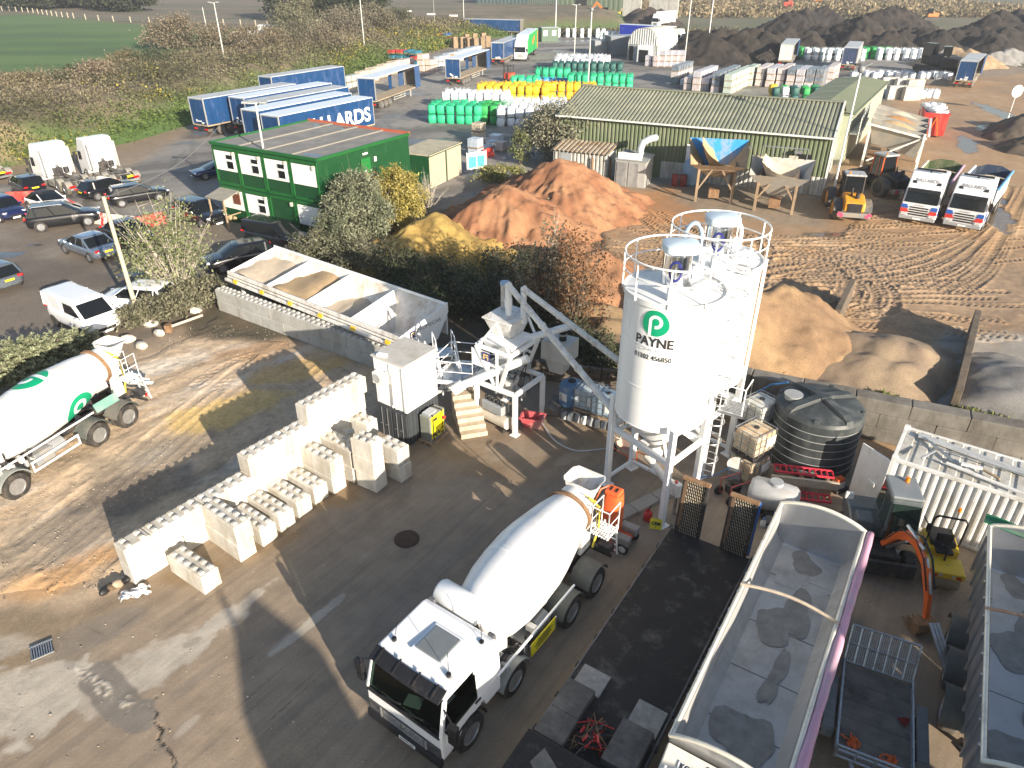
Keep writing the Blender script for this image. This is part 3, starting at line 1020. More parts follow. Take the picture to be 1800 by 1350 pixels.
for k in range(nb+1):
 x=k*Lb/nb
 fr.prism([(x-.03,-.02,zf+.02),(x-.03,Db,zb+.02),(x-.03,Db,zb-.8),(x-.03,-.02,zf-.5)],(.06,0,0))
fr.build('partition',white,bins,bevel=.008)
pl=MB()
pl.prism([(-.05,Db+.01,zb+.12),(Lb+.05,Db+.01,zb+.12),(Lb+.05,Db+.01,.9),(-.05,Db+.01,.9)],(0,.06,0))
pl.build('back_panel',white,bins)
ep=MB()
ep.prism([(Lb+.04,-.15,zf+.06),(Lb+.04,Db+.1,zb+.14),(Lb+.04,Db+.1,zb-.35),(Lb+.04,Db-.7,.95),(Lb+.04,.5,.95),(Lb+.04,-.15,zf-.45)],(.06,0,0))
e1=ep.build('end_panel',white,bins,bevel=.01)
rl=MB()
rl.box((Lb/2,-.1,zf-.08),(Lb+.2,.12,.2))
rl.box((Lb/2,-.28,zf-.42),(Lb+.3,.16,.14))
rl.box((Lb/2,-.2,zf-.25),(Lb+.1,.05,.12))
rl.build('front_rail',white_dirty,bins,bevel=.015)
for k in range(6):
 MB().box((.9+k*Lb/5.6,-.375,zf-.3),(.34,.03,.2),mat=Matrix.Rotation(-.4,3,'X')).build('tag_plate',yellow,bins)
lg=MB()
for x in(.3,Lb*.33,Lb*.66,Lb-.35):
 for y in(.35,Db-.5):
  lg2=MB().box((x,y,.55),(.16,.16,1.1))
  lg2.build('leg',white_dirty,bins,bevel=.01)
cv=MB()
cv.box((Lb/2+.6,1.45,.42),(Lb+.6,.9,.14))
cv.build('gathering_belt',dark_steel,bins)
sandy=M('bin_sand',(.42,.3,.17),.95,var=.12,scale=4,bump=.5,bscale=14)
dusty_sand=M('bin_gravel',(.5,.42,.32),.95,var=.12,scale=5,bump=.6,bscale=22)
def fill(k,h,cx,m,sk=.0):
 x0,x1=k*Lb/nb+.06,(k+1)*Lb/nb-.06
 def f(a,b):
  x=x0+(x1-x0)*a
  y=.05+(Db-.1)*b
  rimz=zf+(zb-zf)*b
  wall=min(a,1-a)*(x1-x0)*1.2
  wy=min(b*1.15,(1-b)*1.0)*Db
  z=min(h+.55*(1-((a-cx)/.75)**2)-sk*(1-b),h+.5)
  e=rimz-.12+wall*.5
  n_=.07*math.sin(7*a+3*b+k)+.05*math.sin(13*b+5*a)+rnd.uniform(-.015,.015)
  return(x,y,min(z,rimz-.1+min(wall,wy)*.45)+n_)
 MB().grid(f,18,18).build('sand_fill',m,bins,smooth=180)
fill(0,1.55,.3,dusty_sand,.2)
fill(1,1.6,.55,sandy,.15)
fill(2,1.02,.3,dusty_sand,.05)
MB().box((Lb+.112,.62,zf-.1),(.012,.34,.34)).build('emblem_plate',ink_blue,bins)
cr_=M('cream_print',(.75,.55,.2),.5,var=.02)
em=MB()
for(y,z,a,b) in((.54,zf-.1,.05,.22),(.66,zf-.02,.2,.045),(.7,zf-.1,.12,.045),(.74,zf-.15,.05,.12)):
 em.box((Lb+.122,y,z),(.012,a,b))
em.build('emblem',cr_,bins)
lettering('FRUMECAR',.27,M('grey_print',(.25,.25,.28),.5,var=.02),bins,(Lb+.112,1.75,zf-.02),Euler((PI/2,0,PI/2)),width=1.6)

# ================ CONTROL CABIN on a small dark container
cf=Vector((-4.06,23.13,0))
cang=math.atan2(-.58,.81)
box=thing('storage_box','small dark grey steel container under the white control cabin','container',cf,cang)
cd_mat=M('anthracite_steel',(.055,.062,.07),.5,.2,var=.15,dirt=(.14,.13,.12),damt=.12)
b=MB().box((-.82,.9,.76),(1.64,1.8,1.5))
b.build('body',cd_mat,box,bevel=.02)
for s_ in(0,1):
 d_=MB().box((-.42-.8*s_,-.02,.74),(.74,.045,1.36)).build('door',cd_mat,box,bevel=.01)
 hb_=MB()
 for k in(0,1):
  x=-.26-.8*s_-k*.3
  hb_.cyl((x,-.06,.1),(x,-.06,1.4),.016,seg=8)
  hb_.box((x-.06,-.07,.62),(.16,.02,.05))
 hb_.build('lock_bar',steel,d_)
rb=MB()
for k in range(9):
 rb.box((.012,.1+k*.2,.76),(.03,.09,1.3))
rb.build('rib',cd_mat,box)
cb=thing('control_cabin','white site cabin with louvred side standing on the dark container','cabin',cf+Vector((0,0,1.53)),cang)
cw,ch_=1.62,2.05
MB().box((-.8,.9,ch_/2),(cw,1.8,ch_)).build('body',white,cb,bevel=.025)
rf=MB().box((-.8,.9,ch_+.035),(cw+.12,1.92,.07))
rf.build('roof',M('cabin_roof',(.5,.48,.44),.6,var=.1,dirt=(.36,.33,.28),damt=.3),cb,bevel=.015)
MB().box((-1.2,.12,ch_+.12),(.4,.2,.1),rz=.2).build('vent_cap',white,cb,bevel=.01)
for k in range(8):
 MB().box((.012,.42+k*.15,1.25),(.03,.055,.78)).build('louvre',M('louvre_grey',(.34,.35,.37),.5),cb)
a_=MB().box((-1.1,-.16,1.32),(.62,.3,.48)).build('air_conditioner',white_dirty,cb,bevel=.02)
MB().cyl((-1.2,-.315,1.32),(-1.2,-.325,1.32),.19,seg=16).build('fan_guard',grey_paint,a_)
ch2=MB()
for x in(-.72,-.55,-.06):
 ch2.box((x,-.02,1.0),(.07,.05,1.95))
ch2.build('corner_post',white,cb,bevel=.008)
pp=MB().tube([(-.9,-.05,1.6),(-.62,-.07,1.62),(-.6,-.07,.2)],.03)
pp.build('pipe',white_dirty,cb,smooth=60)
gb=thing('generator_box','grey steel generator box with a yellow printed side, strapped on a pallet','generator',at(757,784)+Vector((0,0,.14)),cang+.05)
MB().box((-.24,.5,.58),(.5,.95,1.16)).build('body',M('drab_grey',(.2,.21,.18),.5,var=.15,dirt=(.3,.27,.2),damt=.2),gb,bevel=.02)
MB().box((.018,.5,.62),(.02,.78,1.0)).build('side_panel',M('sign_yellow',(.8,.68,.01),.4,var=.05),gb)
lettering('MAC',.34,ink,gb,(.034,.5,.25),(PI/2,0,PI/2),width=.7,bold=.01)
mk=MB()
mk.box((.034,.2,.6),(.008,.06,.9))
mk.box((.034,.36,.95),(.008,.2,.12))
mk.build('print_block',ink,gb)
MB().box((-.24,.35,1.2),(.36,.5,.1)).build('lid',grey_paint,gb,bevel=.015)
st=MB()
for y in(.22,.78):
 st.box((-.23,y,.6),(.54,.03,1.2))
st.build('strap',black,gb)
MB().box((.06,.86,.78),(.12,.12,.12)).build('red_light',red,gb,bevel=.02)
pal=thing('pallet','weathered timber pallet under the yellow generator box','pallet',at(757,784),cang+.05)
for k in range(6):
 MB().box((0,0,.12),(.72,.12,.03)).build('plank',wood,pal,loc=(-.24,.02+k*.19,0))
for x in(-.55,-.24,.07):
 MB().box((x,.5,.055),(.09,1.1,.1)).build('bearer',wood,pal)
sp=at(800,778)
stp=thing('concrete_steps','pale concrete steps going up to the plant walkway','steps',(0,0,0))
seat(stp,at(812,772),at(868,763))
ang=stp.rotation_euler.z
step_m=M('step_concrete',(.5,.42,.31),.9,var=.1,bump=.2,dirt=(.33,.25,.17),damt=.25)
for k in range(6):
 MB().box((.52,0,.1),(1.1,.34,.2+.0)).build('step',step_m,stp,loc=(0,.14+k*.3,k*.19),bevel=.015)
 if k:
  MB().box((.52,.0,.0),(1.08,.3,.19*k)).build('riser_block',step_m,stp,loc=(0,.155+k*.3+.01,.19*k/2+.0))
wk=thing('access_stair','white steel stair with handrails beside the control cabin','stair',(0,0,0),ang)
wk.location=stp.location+Vector((-math.sin(ang)*1.95,math.cos(ang)*1.95,0))+Vector((-.3,0,0))
for k in range(5):
 MB().box((.35,.1+k*.24,1.12+k*.2),(.75,.2,.03)).build('tread',steel,wk)
hr=MB()
for x in(-.05,.78):
 hr.tube([(x,-.1,1.0),(x,-.1,1.95),(x,1.2,3.0),(x,1.9,3.0)],.025)
 hr.tube([(x,-.1,1.5),(x,1.2,2.5),(x,1.9,2.5)],.02)
 hr.bar((x,-.1,1.02),(x,1.25,2.15),.05,.16)
 for y in(.55,1.2,1.9):
  z=1.0+min(y,1.2)*.84
  hr.tube([(x,y,z),(x,y,z+.98)],.022)
hr.build('handrail',white,wk,smooth=50)
ld_=MB()
ld_.box((.36,1.65,2.08),(.85,.8,.05))
ld_.build('landing',steel,wk)
for x in(0,.75):
 MB().box((x,1.8,1.05),(.08,.08,2.1)).build('leg',white,wk)

# ================ BATCHING PLANT
pb=thing('batching_plant','white steel concrete batching plant with weigh hopper and screw feeders','batching plant',(0,0,0))
L1,L2=Vector((.12,23.9,0)),Vector((-1.45,25.05,0))
ux=(L1-L2).normalized()
uy=Vector((-ux.y,ux.x,0))
if uy.y<0:
 uy=-uy
wB=(L1-L2).length
legs=[L2,L1,L1+uy*1.95,L2+uy*1.95]
zl=1.88
for p in legs:
 g_=MB().box((p.x,p.y,zl/2),(.17,.17,zl),rz=math.atan2(ux.y,ux.x))
 g_.box((p.x,p.y,.02),(.34,.34,.03),rz=math.atan2(ux.y,ux.x))
 g_.build('leg',white,pb,bevel=.01)
bmx=MB()
for i in range(4):
 a,c=legs[i],legs[(i+1)%4]
 bmx.bar(a+Vector((0,0,zl)),c+Vector((0,0,zl)),.14,.17)
bmx.build('frame_beam',white,pb,bevel=.008)
ctr=sum(legs,Vector())/4
def P_(a,b_,z):
 return ctr+ux*a+uy*b_+Vector((0,0,z))
br=MB()
top=[P_(-.95,-.95,3.55),P_(.75,-.95,3.55),P_(.75,.95,3.55),P_(-.95,.95,3.55)]
ap=[P_(-.1,-.9,zl+.1),P_(.2,-.9,zl+.1),P_(.2,.9,zl+.1),P_(-.1,.9,zl+.1)]
for i in range(4):
 br.bar(top[i],top[(i+1)%4],.12,.14)
 br.bar(top[i],ap[i],.12,.14)
for b_ in(-.92,.92):
 br.bar(P_(-.55,b_,2.85),P_(.5,b_,2.85),.09)
 br.bar(P_(.05,b_,zl),P_(.05,b_,3.5),.1)
 br.bar(P_(-.9,b_,3.5),P_(.05,b_,4.75),.08)
 br.bar(P_(.7,b_,3.5),P_(.05,b_,4.75),.08)
br.build('hopper_frame',white,pb,bevel=.006)
def frustum(mb,c,d0,d1,z0,z1,m=0):
 r=[]
 for(w_,l_),z in((d0,z0),(d1,z1)):
  r.append([P_(c[0]+sx*w_/2,c[1]+sy*l_/2,z) for sx,sy in((-1,-1),(1,-1),(1,1),(-1,1))])
 return mb.loft(r,m)
h=MB()
frustum(h,(-.1,0),(.5,.5),(1.5,1.5),2.7,3.7)
frustum(h,(-.1,0),(1.5,1.5),(1.62,1.62),3.7,3.75)
h.build('weigh_hopper',white,pb,bevel=.01)
h=MB()
frustum(h,(-.35,.35),(.9,.9),(1.3,1.5),3.78,4.5)
frustum(h,(-.35,.35),(1.4,1.6),(1.4,1.6),4.5,4.56)
h.build('cement_hopper',white_dirty,pb,bevel=.01)
MB().cyl(P_(-.75,.7,4.56),P_(-.75,.7,5.6),.17,seg=16).build('dust_filter',steel,pb,smooth=40)
MB().cyl(P_(-.75,.7,5.6),P_(-.75,.7,5.72),.2,seg=16).build('filter_cap',M('pale_blue',(.3,.42,.55),.4),pb,smooth=40)
dn=MB()
dn.cyl(P_(-.32,.35,4.5),P_(-.32,.35,5.85),.13,seg=14)
dn.cyl(P_(-.32,.35,4.9),P_(-.32,.35,5.25),.155,seg=14)
dn.cyl(P_(.3,.5,4.3),P_(.3,.5,5.8),.12,seg=14)
dn.build('down_pipe',white,pb,smooth=40)
f0=P_(-.42,-1.02,3.2)
ep_=MB().box(f0,(.36,.03,.36),rz=math.atan2(ux.y,ux.x)).build('emblem_plate',ink_blue,pb)
em=MB()
for a,z,w_,h_ in((-.09,.0,.05,.24),(.02,.09,.2,.05),(.05,0,.12,.05),(.1,-.06,.05,.13)):
 em.box(f0+ux*a-uy*.02+Vector((0,0,z)),(w_,.012,h_),rz=math.atan2(ux.y,ux.x))
em.build('emblem',cr_,pb)
MB().box(P_(-.75,-.95,3.0),(.9,.02,.75),rz=math.atan2(ux.y,ux.x)).build('cover_plate',white,pb)
hx=MB()
c0=at(984,612,2.9)
fa=math.atan2(-.5,.86)
hx.box((c0.x,c0.y,2.9),(1.25,1.0,.85),rz=fa)
hx.box((c0.x,c0.y,2.2),(.6,.6,.7),rz=fa,taper=(1.6,1.4))
hx.build('filter_house',M('filter_grey',(.5,.49,.46),.5,var=.08,dirt=(.36,.33,.28),damt=.2),pb,bevel=.02)
MB().cyl((c0.x+.1,c0.y-.1,3.3),(c0.x+.1,c0.y-.1,3.85),.15,seg=14).build('bellows',black,pb,smooth=40)
MB().cyl((c0.x+.1,c0.y-.1,3.55),(c0.x+.1,c0.y-.1,3.62),.17,seg=14).build('bellows_ring',steel,pb,smooth=40)
sc_=MB().cyl(P_(.15,.1,3.55),(c0.x+.35,c0.y-.1,3.95),.15,seg=14)
sc_.build('cross_screw',white,pb,smooth=40)
q=(Vector((c0.x+.35,c0.y-.1,3.95))-P_(.15,.1,3.55)).normalized()
e_=Vector((c0.x+.35,c0.y-.1,3.95))
MB().cyl(e_,e_+q*.1,.2,seg=16).build('end_flange',M('flange_blue',(.1,.22,.42),.4),pb,smooth=40)
t0,t1=P_(-.32,.35,5.8),Vector((3.72,20.95,2.85))
s1=MB().cyl(t0,t1,.12,seg=16)
for k in(.0,.33,.66,1):
 p=t0.lerp(t1,k)
 dq=(t1-t0).normalized()*.05
 s1.cyl(p-dq,p+dq,.15,seg=16)
s1.build('screw_feeder',white_dirty,pb,smooth=40)
t0b,t1b=P_(.3,.5,5.75),Vector((5.9,22.9,2.4))
s2=MB().cyl(t0b,t1b,.12,seg=16)
for k in(.0,.25,.5,.75,1):
 p=t0b.lerp(t1b,k)
 dq=(t1b-t0b).normalized()*.05
 s2.cyl(p-dq,p+dq,.15,seg=16)
s2.build('screw_feeder',white_dirty,pb,smooth=40)
c0_,c1_=at(760,668,1.0),P_(.2,.2,3.0)
c0_=Vector((-3.2,26.4,.75))
cvm=MB()
dv=(c1_-c0_).normalized()
sd=dv.cross(Vector((0,0,1))).normalized()
for s_ in(-1,1):
 cvm.bar(c0_+sd*.42*s_,c1_+sd*.42*s_,.08,.22)
cvm.bar(c0_,c1_+dv*.1,.7,.05)
cvm.build('conveyor_frame',white_dirty,pb,bevel=.006)
rb=MB()
L_=(c1_-c0_).length
for k in range(int(L_/.22)):
 p=c0_+dv*(.1+k*.22)+Vector((0,0,.08))
 rb.bar(p-sd*.36,p+sd*.36,.03,.02)
rb.build('conveyor_belt',black,pb)
m0,m1=P_(-1.7,-1.0,1.5),P_(1.2,.1,3.1)
MB().cyl(Vector((-2.1,24.9,1.75)),P_(1.1,-.3,3.3),.17,seg=14).build('inclined_screw',white,pb,smooth=40)
MB().cyl(Vector((-2.4,24.85,1.55)),Vector((-2.0,24.92,1.8)),.24,seg=14).build('screw_drive',white_dirty,pb,smooth=40)
wkm=MB()
for(a,b_) in(((-3.3,25.3,1.75),(-1.6,25.0,1.75)),((-3.3,25.3,1.75),(-2.6,27.0,1.75)),((-2.6,27.0,1.75),(-.6,26.6,1.75))):
 a,b_=Vector(a),Vector(b_)
 wkm.bar(a,b_,.1,.14)
 wkm.tube([a+Vector((0,0,.05)),a+Vector((0,0,.95)),b_+Vector((0,0,.95)),b_+Vector((0,0,.05))],.022)
 wkm.tube([a+Vector((0,0,.5)),b_+Vector((0,0,.5))],.018)
wkm.build('walkway_rail',white,pb)
wd=MB()
wd.add([(-3.25,25.25,1.74),(-1.6,25.05,1.74),(-.6,26.5,1.74),(-2.5,26.9,1.74)],[(0,1,2,3)])
wd.add([(-3.25,25.25,1.70),(-1.6,25.05,1.70),(-.6,26.5,1.70),(-2.5,26.9,1.70)],[(3,2,1,0)])
wd.build('walkway_deck',steel,pb)
for p in((-3.2,25.3),(-2.5,26.8),(-1.7,26.7)):
 MB().box((*p,.85),(.1,.1,1.7)).build('leg',white_dirty,pb)
for k in range(26):
 mx_=MB()
 p=P_(rnd.uniform(-.7,.6),rnd.uniform(-.6,.9),rnd.uniform(1.2,2.5))
 mx_.box(p,(rnd.uniform(.06,.3),rnd.uniform(.06,.3),rnd.uniform(.06,.4)),rz=rnd.random())
 mx_.build('valve',grey_paint,pb,bevel=.01)
hz=MB()
for k in range(7):
 a=P_(rnd.uniform(-.7,.7),rnd.uniform(-.8,.8),rnd.uniform(2.0,3.4))
 b_=P_(rnd.uniform(-.7,.7),rnd.uniform(-.8,.8),rnd.uniform(.8,2.2))
 hz.tube([a,a.lerp(b_,.5)+Vector((.2,0,-.3)),b_],.02)
hz.build('hose',black,pb,smooth=60)
dl=MB()
dl.cyl(P_(0,0,1.15),P_(0,0,1.9),.2,.4,seg=16)
dl.build('discharge_chute',white_dirty,pb,smooth=40)
cp=thing('air_compressor','dusty horizontal air compressor tank under the plant frame','compressor',(0,0,0))
seat(cp,at(838,742),at(893,770))
cdusty=M('dusty_cream',(.55,.5,.42),.6,var=.12,dirt=(.4,.33,.25),damt=.3)
MB().cyl((.1,.35,.42),(1.5,.35,.42),.28,seg=18).build('tank',cdusty,cp,smooth=40,bevel=.02)
MB().box((.75,.35,.95),(1.1,.5,.4)).build('motor_housing',grey_paint,cp,bevel=.03)
m_=MB()
for k in range(5):
 m_.cyl((.3+k*.22,.3,1.15),(.3+k*.22,.3,1.32),.07,seg=10)
m_.build('cylinder_head',dark_steel,cp,smooth=40)
for x in(.25,1.35):
 MB().box((x,.35,.08),(.12,.5,.16)).build('foot',dark_steel,cp)
tub=thing('mixing_tub','faded red plastic tub standing on the wet concrete by the plant','tub',(0,0,0))
seat(tub,at(917,752),at(950,757))
tw=MB()
r0=[[(-.12,-.1,0),(.8,-.1,0),(.8,.5,0),(-.12,.5,0)]]
o_=[[Vector((x,y,z)) for x,y in((a,c),(b_,c),(b_,d_),(a,d_))] for a,b_,c,d_,z in((.08,.72,.05,.42,0),(-.06,.86,-.06,.53,.48),(-.12,.92,-.12,.59,.48),(-.12,.92,-.12,.59,.52),(-.03,.83,-.03,.5,.52),(.1,.7,.07,.4,.06))]
tw.loft(o_)
tw.build('basin',M('faded_red',(.48,.09,.1),.5,var=.12,dirt=(.5,.38,.34),damt=.25),tub,bevel=.015)
MB().grid(lambda a,b_:(.1+.6*a,.07+.33*b_,.16+.05*math.sin(9*a)*math.sin(7*b_)),8,8).build("dregs",sandy,tub,smooth=180)
hs=curve([at(u,v) for u,v in((950,742),(975,775),(1010,793),(1045,792),(1085,788))],12)
tag(MB().tube([(x,y,.035) for x,y in hs],.035,8).build('water_hose',M('grey_hose',(.4,.42,.43),.5),smooth=60),'grey hose curling over the wet concrete from tub to silo','hose')

# ================ CEMENT SILOS
Rs=1.52
ladder_pts=[]
def silo(cx,cy,z0,z1,label,letter):
 t=thing('cement_silo',label,'silo',(cx,cy,0),0,'pair of white cement silos')
 b=MB()
 b.lathe([(Rs,z0),(Rs,z0+.02),(Rs,z1-.1)],seg=64,caps=(False,False))
 b.build('shell',silo_white,t,smooth=40)
 b=MB()
 b.lathe([(Rs+.05,z1-.16),(Rs+.05,z1+.02),(Rs+.01,z1+.02),(Rs,z1-.03),(.5,z1+.1),(.02,z1+.13)],seg=64)
 b.build('roof',M('silo_roof',(.74,.75,.74),.5,var=.06,dirt=(.55,.5,.43),damt=.25),t,smooth=30)
 b=MB()
 b.lathe([(.2,z0-1.5),(.22,z0-1.45),(Rs-.04,z0+.02)],seg=48)
 b.build('cone',silo_white,t,smooth=40)
 for z in(z0+.02,z0+1.5,z0+3.0):
  MB().lathe([(Rs,z-.03),(Rs+.008,z-.02),(Rs+.008,z+.02),(Rs,z+.03)],seg=64,caps=(False,False)).build('weld_band',white,t,smooth=40)
 g=MB()
 n=72
 for z,r in((z1+.62,.022),(z1+1.1,.03)):
  g.tube([((Rs+.08)*math.cos(2*PI*i/n),(Rs+.08)*math.sin(2*PI*i/n),z) for i in range(n)],r,6,closed=True)
 g.build('guard_rail',white,t,smooth=60)
 for i in range(9):
  a=2*PI*(i+.3)/9
  MB().bar(((Rs+.08)*math.cos(a),(Rs+.08)*math.sin(a),z1-.1),((Rs+.08)*math.cos(a),(Rs+.08)*math.sin(a),z1+1.1),.04).build('rail_post',white,t)
 fx,fy=.0,.1
 f=MB()
 f.cyl((fx,fy,z1+.05),(fx,fy,z1+1.2),.44,seg=32)
 f.build('dust_collector',chrome,t,smooth=40)
 hd=MB()
 pts=[]
 for j,(r,z) in enumerate(((.46,1.12),(.5,1.18),(.48,1.36),(.36,1.46),(.02,1.48))):
  pts.append([Vector((fx+.06+r*1.12*math.copysign(abs(math.cos(a))**.45,math.cos(a)),fy+r*math.copysign(abs(math.sin(a))**.45,math.sin(a)),z1+z-(.05 if j>2 else 0))) for a in[2*PI*i/28 for i in range(28)]])
 hd.loft(pts)
 hd.build('collector_hood',M('hood_blue',(.5,.6,.68),.35,var=.06),t,smooth=50)
 lg=MB()
 for k in range(30):
  th=2*PI*k/30
  th2=2*PI*(k+1)/30
  for r_ in(.44+.006,):
   q=[]
   for tt,s_ in((th,1),(th2,1),(th2,.74),(th,.74)):
    a=-1.85+.48*s_*math.cos(tt)
    q.append((fx+r_*math.cos(a),fy+r_*math.sin(a),z1+.6+.34*s_*math.sin(tt)))
   lg.add(q,[(0,1,2,3)])
 q=[]
 for ss,zz in((-.3,-.16),(-.2,-.2),(.3,.16),(.2,.2)):
  q.append((fx+.447*math.cos(-1.85+ss),fy+.447*math.sin(-1.85+ss),z1+.6+zz))
 lg.add(q,[(0,1,2,3)])
 lg.build('emblem',ink_blue,t)
 mm=MB()
 mm.cyl((.62,-.45,z1+.05),(.62,-.45,z1+.28),.26,seg=20)
 mm.cyl((.62,-.45,z1+.28),(.62,-.45,z1+.34),.3,seg=20)
 for k in range(3):
  mm.cyl((.38+k*.11,-.05-.05*k,z1),(.38+k*.11,-.05-.05*k,z1+.7),.035,seg=8)
 mm.build('relief_valve',white,t,smooth=40)
 MB().box((-.35,-1.05,z1+.22),(.22,.25,.4)).build('junction_box',white,t,bevel=.02)
 MB().box((.75,.35,z1+.25),(.25,.25,.5)).build('junction_box',white,t,bevel=.02)
 if not letter:
  MB().tube([(-.85-.3*math.cos(PI*i/12),.1,z1+.5+.62*math.sin(PI*i/12)) for i in range(13)],.075,10).build('gooseneck',M('pale_blue'),t,smooth=60)
  MB().box((-.55,-.25,z1+.2),(.35,.35,.35)).build('valve_box',white,t,bevel=.03)
 gp=MB()
 gp.tube([(.62-.28*math.cos(PI*i/12),.55,z1+.6+.42*math.sin(PI*i/12)) for i in range(13)],.07,10)
 gp.cyl((.34,.55,z1),(.34,.55,z1+.6),.07,seg=10)
 gp.cyl((.9,.55,z1-.2),(.9,.55,z1+.6),.07,seg=10)
 gp.build('fill_pipe',white,t,smooth=50)
 fl=MB()
 a=-.35
 fl.cyl((1.62*math.cos(a),1.62*math.sin(a),1.2),(1.62*math.cos(a),1.62*math.sin(a),z1+.1),.055,seg=10)
 fl.build('fill_line',white,t,smooth=40)
 return t
Z0,Z1=3.55,8.0
sA=silo(5.02,20.35,Z0,Z1,'nearer white cement silo with green round mark and black phone number',True)
sB=silo(6.95,23.0,Z0,Z1,'further white cement silo standing behind the lettered one',False)
LP=[Vector(p) for p in((3.5,20.75,0),(4.55,21.75,0),(5.1,18.5,0),(6.5,19.9,0))]
for t,off in((sA,Vector((0,0,0))),(sB,Vector((1.95,2.7,0)))):
 o0=Vector(t.location)
 for i,p in enumerate(LP):
  q=p+off-o0
  r_=q.xy.length
  lgm=MB()
  lgm.box((q.x,q.y,1.95),(.19,.19,3.9),rz=-.95)
  lgm.box((q.x,q.y,.015),(.42,.42,.03),rz=-.95)
  lgm.build('leg',white,t,bevel=.012)
 for i,j in((0,2),(0,1),(1,3),(2,3)):
  a,c=LP[i]+off-o0,LP[j]+off-o0
  MB().bar(a+Vector((0,0,2.55)),c+Vector((0,0,2.55)),.12,.2).build('brace',white,t,bevel=.01)
 for i,j in((0,1),(1,3)):
  a,c=LP[i]+off-o0,LP[j]+off-o0
  MB().bar(a+Vector((0,0,.3)),c+Vector((0,0,.3)),.1,.1).build('brace',white,t)
 for i in range(4):
  a=LP[i]+off-o0
  MB().bar(a+Vector((0,0,2.3)),a*.45+Vector((0,0,2.9)),.1).build('strut',white,t)
 vv=MB()
 vv.cyl((0,0,1.45),(0,0,2.1),.2,seg=16)
 vv.cyl((0,0,1.7),(0,0,1.78),.3,seg=16)
 vv.cyl((-.25,.05,1.55),(.4,-.75,1.0),.14,seg=14)
 vv.build('discharge_valve',white_dirty,t,smooth=40)
ca=math.atan2(-20.35,-5.02+.6)+.02
aim=-2.1
def on_silo(text,size,z,mat,w_,bold):
 o=lettering(text,size,mat,sA,(0,0,0),(0,0,0),bend=Rs+.012,width=w_,bold=bold)
 o.rotation_euler=(PI/2,0,aim+PI/2)
 o.location=(math.cos(aim)*(Rs+.012),math.sin(aim)*(Rs+.012),z)
 return o
on_silo('PAYNE',.42,6.72,M('charcoal_print',(.035,.035,.04),.4,var=.02),1.22,.012)
on_silo('01302 456850',.22,6.2,M('charcoal_print'),1.22,.003)
on_silo('CONCRETE',.15,6.46,M('pale_print',(.62,.64,.65),.5,var=.02),1.15,0)
def decal_disc(parent,radius,put,name='emblem_disc',m=ink_green):
 d=MB()
 ringn=40
 rr=[]
 for f in(0.001,.25,.5,.75,1.0):
  rr.append([put(radius*f*math.cos(2*PI*i/ringn)*(1+.03*math.cos(3*2*PI*i/ringn+1)),radius*f*math.sin(2*PI*i/ringn),.006) for i in range(ringn)])
 d.loft(rr,caps=(False,False))
 e=d.build(name,m,parent,smooth=180)
 p=MB()
 W_=.2*radius
 out,inn=[],[]
 path=[(-.36,-.98)]+[(-.36,-.98+k*.08) for k in range(1,13)]+[(.03-.4*math.cos(a),.12+.4*math.sin(a)) for a in[PI*k/14 for k in range(1,15)]]+[(.43-.4*(1-math.cos(a)),.12-.4*math.sin(a)) for a in[PI/2*k/8 for k in range(1,9)]]+[(-.02,-.28)]
 wdt=.115
 for i,(x,y) in enumerate(path):
  a=path[max(0,i-1)]
  b_=path[min(len(path)-1,i+1)]
  ex,ey=b_[0]-a[0],b_[1]-a[1]
  L=math.hypot(ex,ey) or 1
  nx,ny=-ey/L*wdt,ex/L*wdt
  out.append(put((x+nx)*radius,(y+ny)*radius,.012))
  inn.append(put((x-nx)*radius,(y-ny)*radius,.012))
 n=len(path)
 p.add(out+inn,[(i,i+1,n+i+1,n+i) for i in range(n-1)])
 p.build('emblem_letter',ink_white,parent,smooth=180)
 return e
def silo_put(x,y,l):
 a=aim+x/Rs
 return((Rs+.008+l)*math.cos(a),(Rs+.008+l)*math.sin(a),7.36+y)
decal_disc(sA,.42,silo_put)
lad=thing('caged_ladder','white caged ladder with a grating landing climbing the silos','ladder',(7.05,20.55,0),-.55)
for s_ in(-1,1):
 MB().box((s_*.22,0,4.9),(.05,.05,8.6)).build('stringer',white,lad)
for k in range(30):
 MB().cyl((-.22,0,.75+k*.28),(.22,0,.75+k*.28),.016,seg=6).build('rung',steel,lad)
for k in range(10):
 z=1.6+k*.78
 MB().tube([(.38*math.cos(a),-.38+.38*math.sin(a),z) for a in[PI*.78-2*PI*.78*i/16+0 for i in range(17)] if True],.022,6).build('cage_hoop',steel,lad,smooth=60)
cgv=MB()
for a in(-PI/2,-PI/6,-PI*5/6):
 x,y=.38*math.cos(a),-.38+.38*math.sin(a)
 cgv.bar((x,y,1.6),(x,y,8.6),.035,.012)
cgv.build('cage_strap',steel,lad)
ldg=MB()
for k in range(9):
 ldg.box((.55,-.5+k*.09,3.7),(.75,.03,.04))
ldg.box((.55,-.55,3.68),(.85,.05,.1))
ldg.box((.55,.28,3.68),(.85,.05,.1))
ldg.build('landing_grating',steel,lad)
lr=MB()
lr.tube([(.18,-.55,3.7),(.18,-.55,4.7),(.92,-.55,4.7),(.92,.28,4.7),(.92,.28,3.7)],.022)
lr.tube([(.92,-.55,3.7),(.92,-.55,4.7)],.022)
lr.build('landing_rail',white,lad,smooth=60)
sw=thing('switch_box','small white control box with red button on the front silo leg','switch box',at(1178,905),-.95)
MB().box((.02,.12,1.1),(.34,.24,.5)).build('housing',white_dirty,sw,bevel=.02)
MB().cyl((-.02,.1,1.35),(-.02,.1,1.43),.05,seg=12).build('stop_button',red,sw,smooth=40)
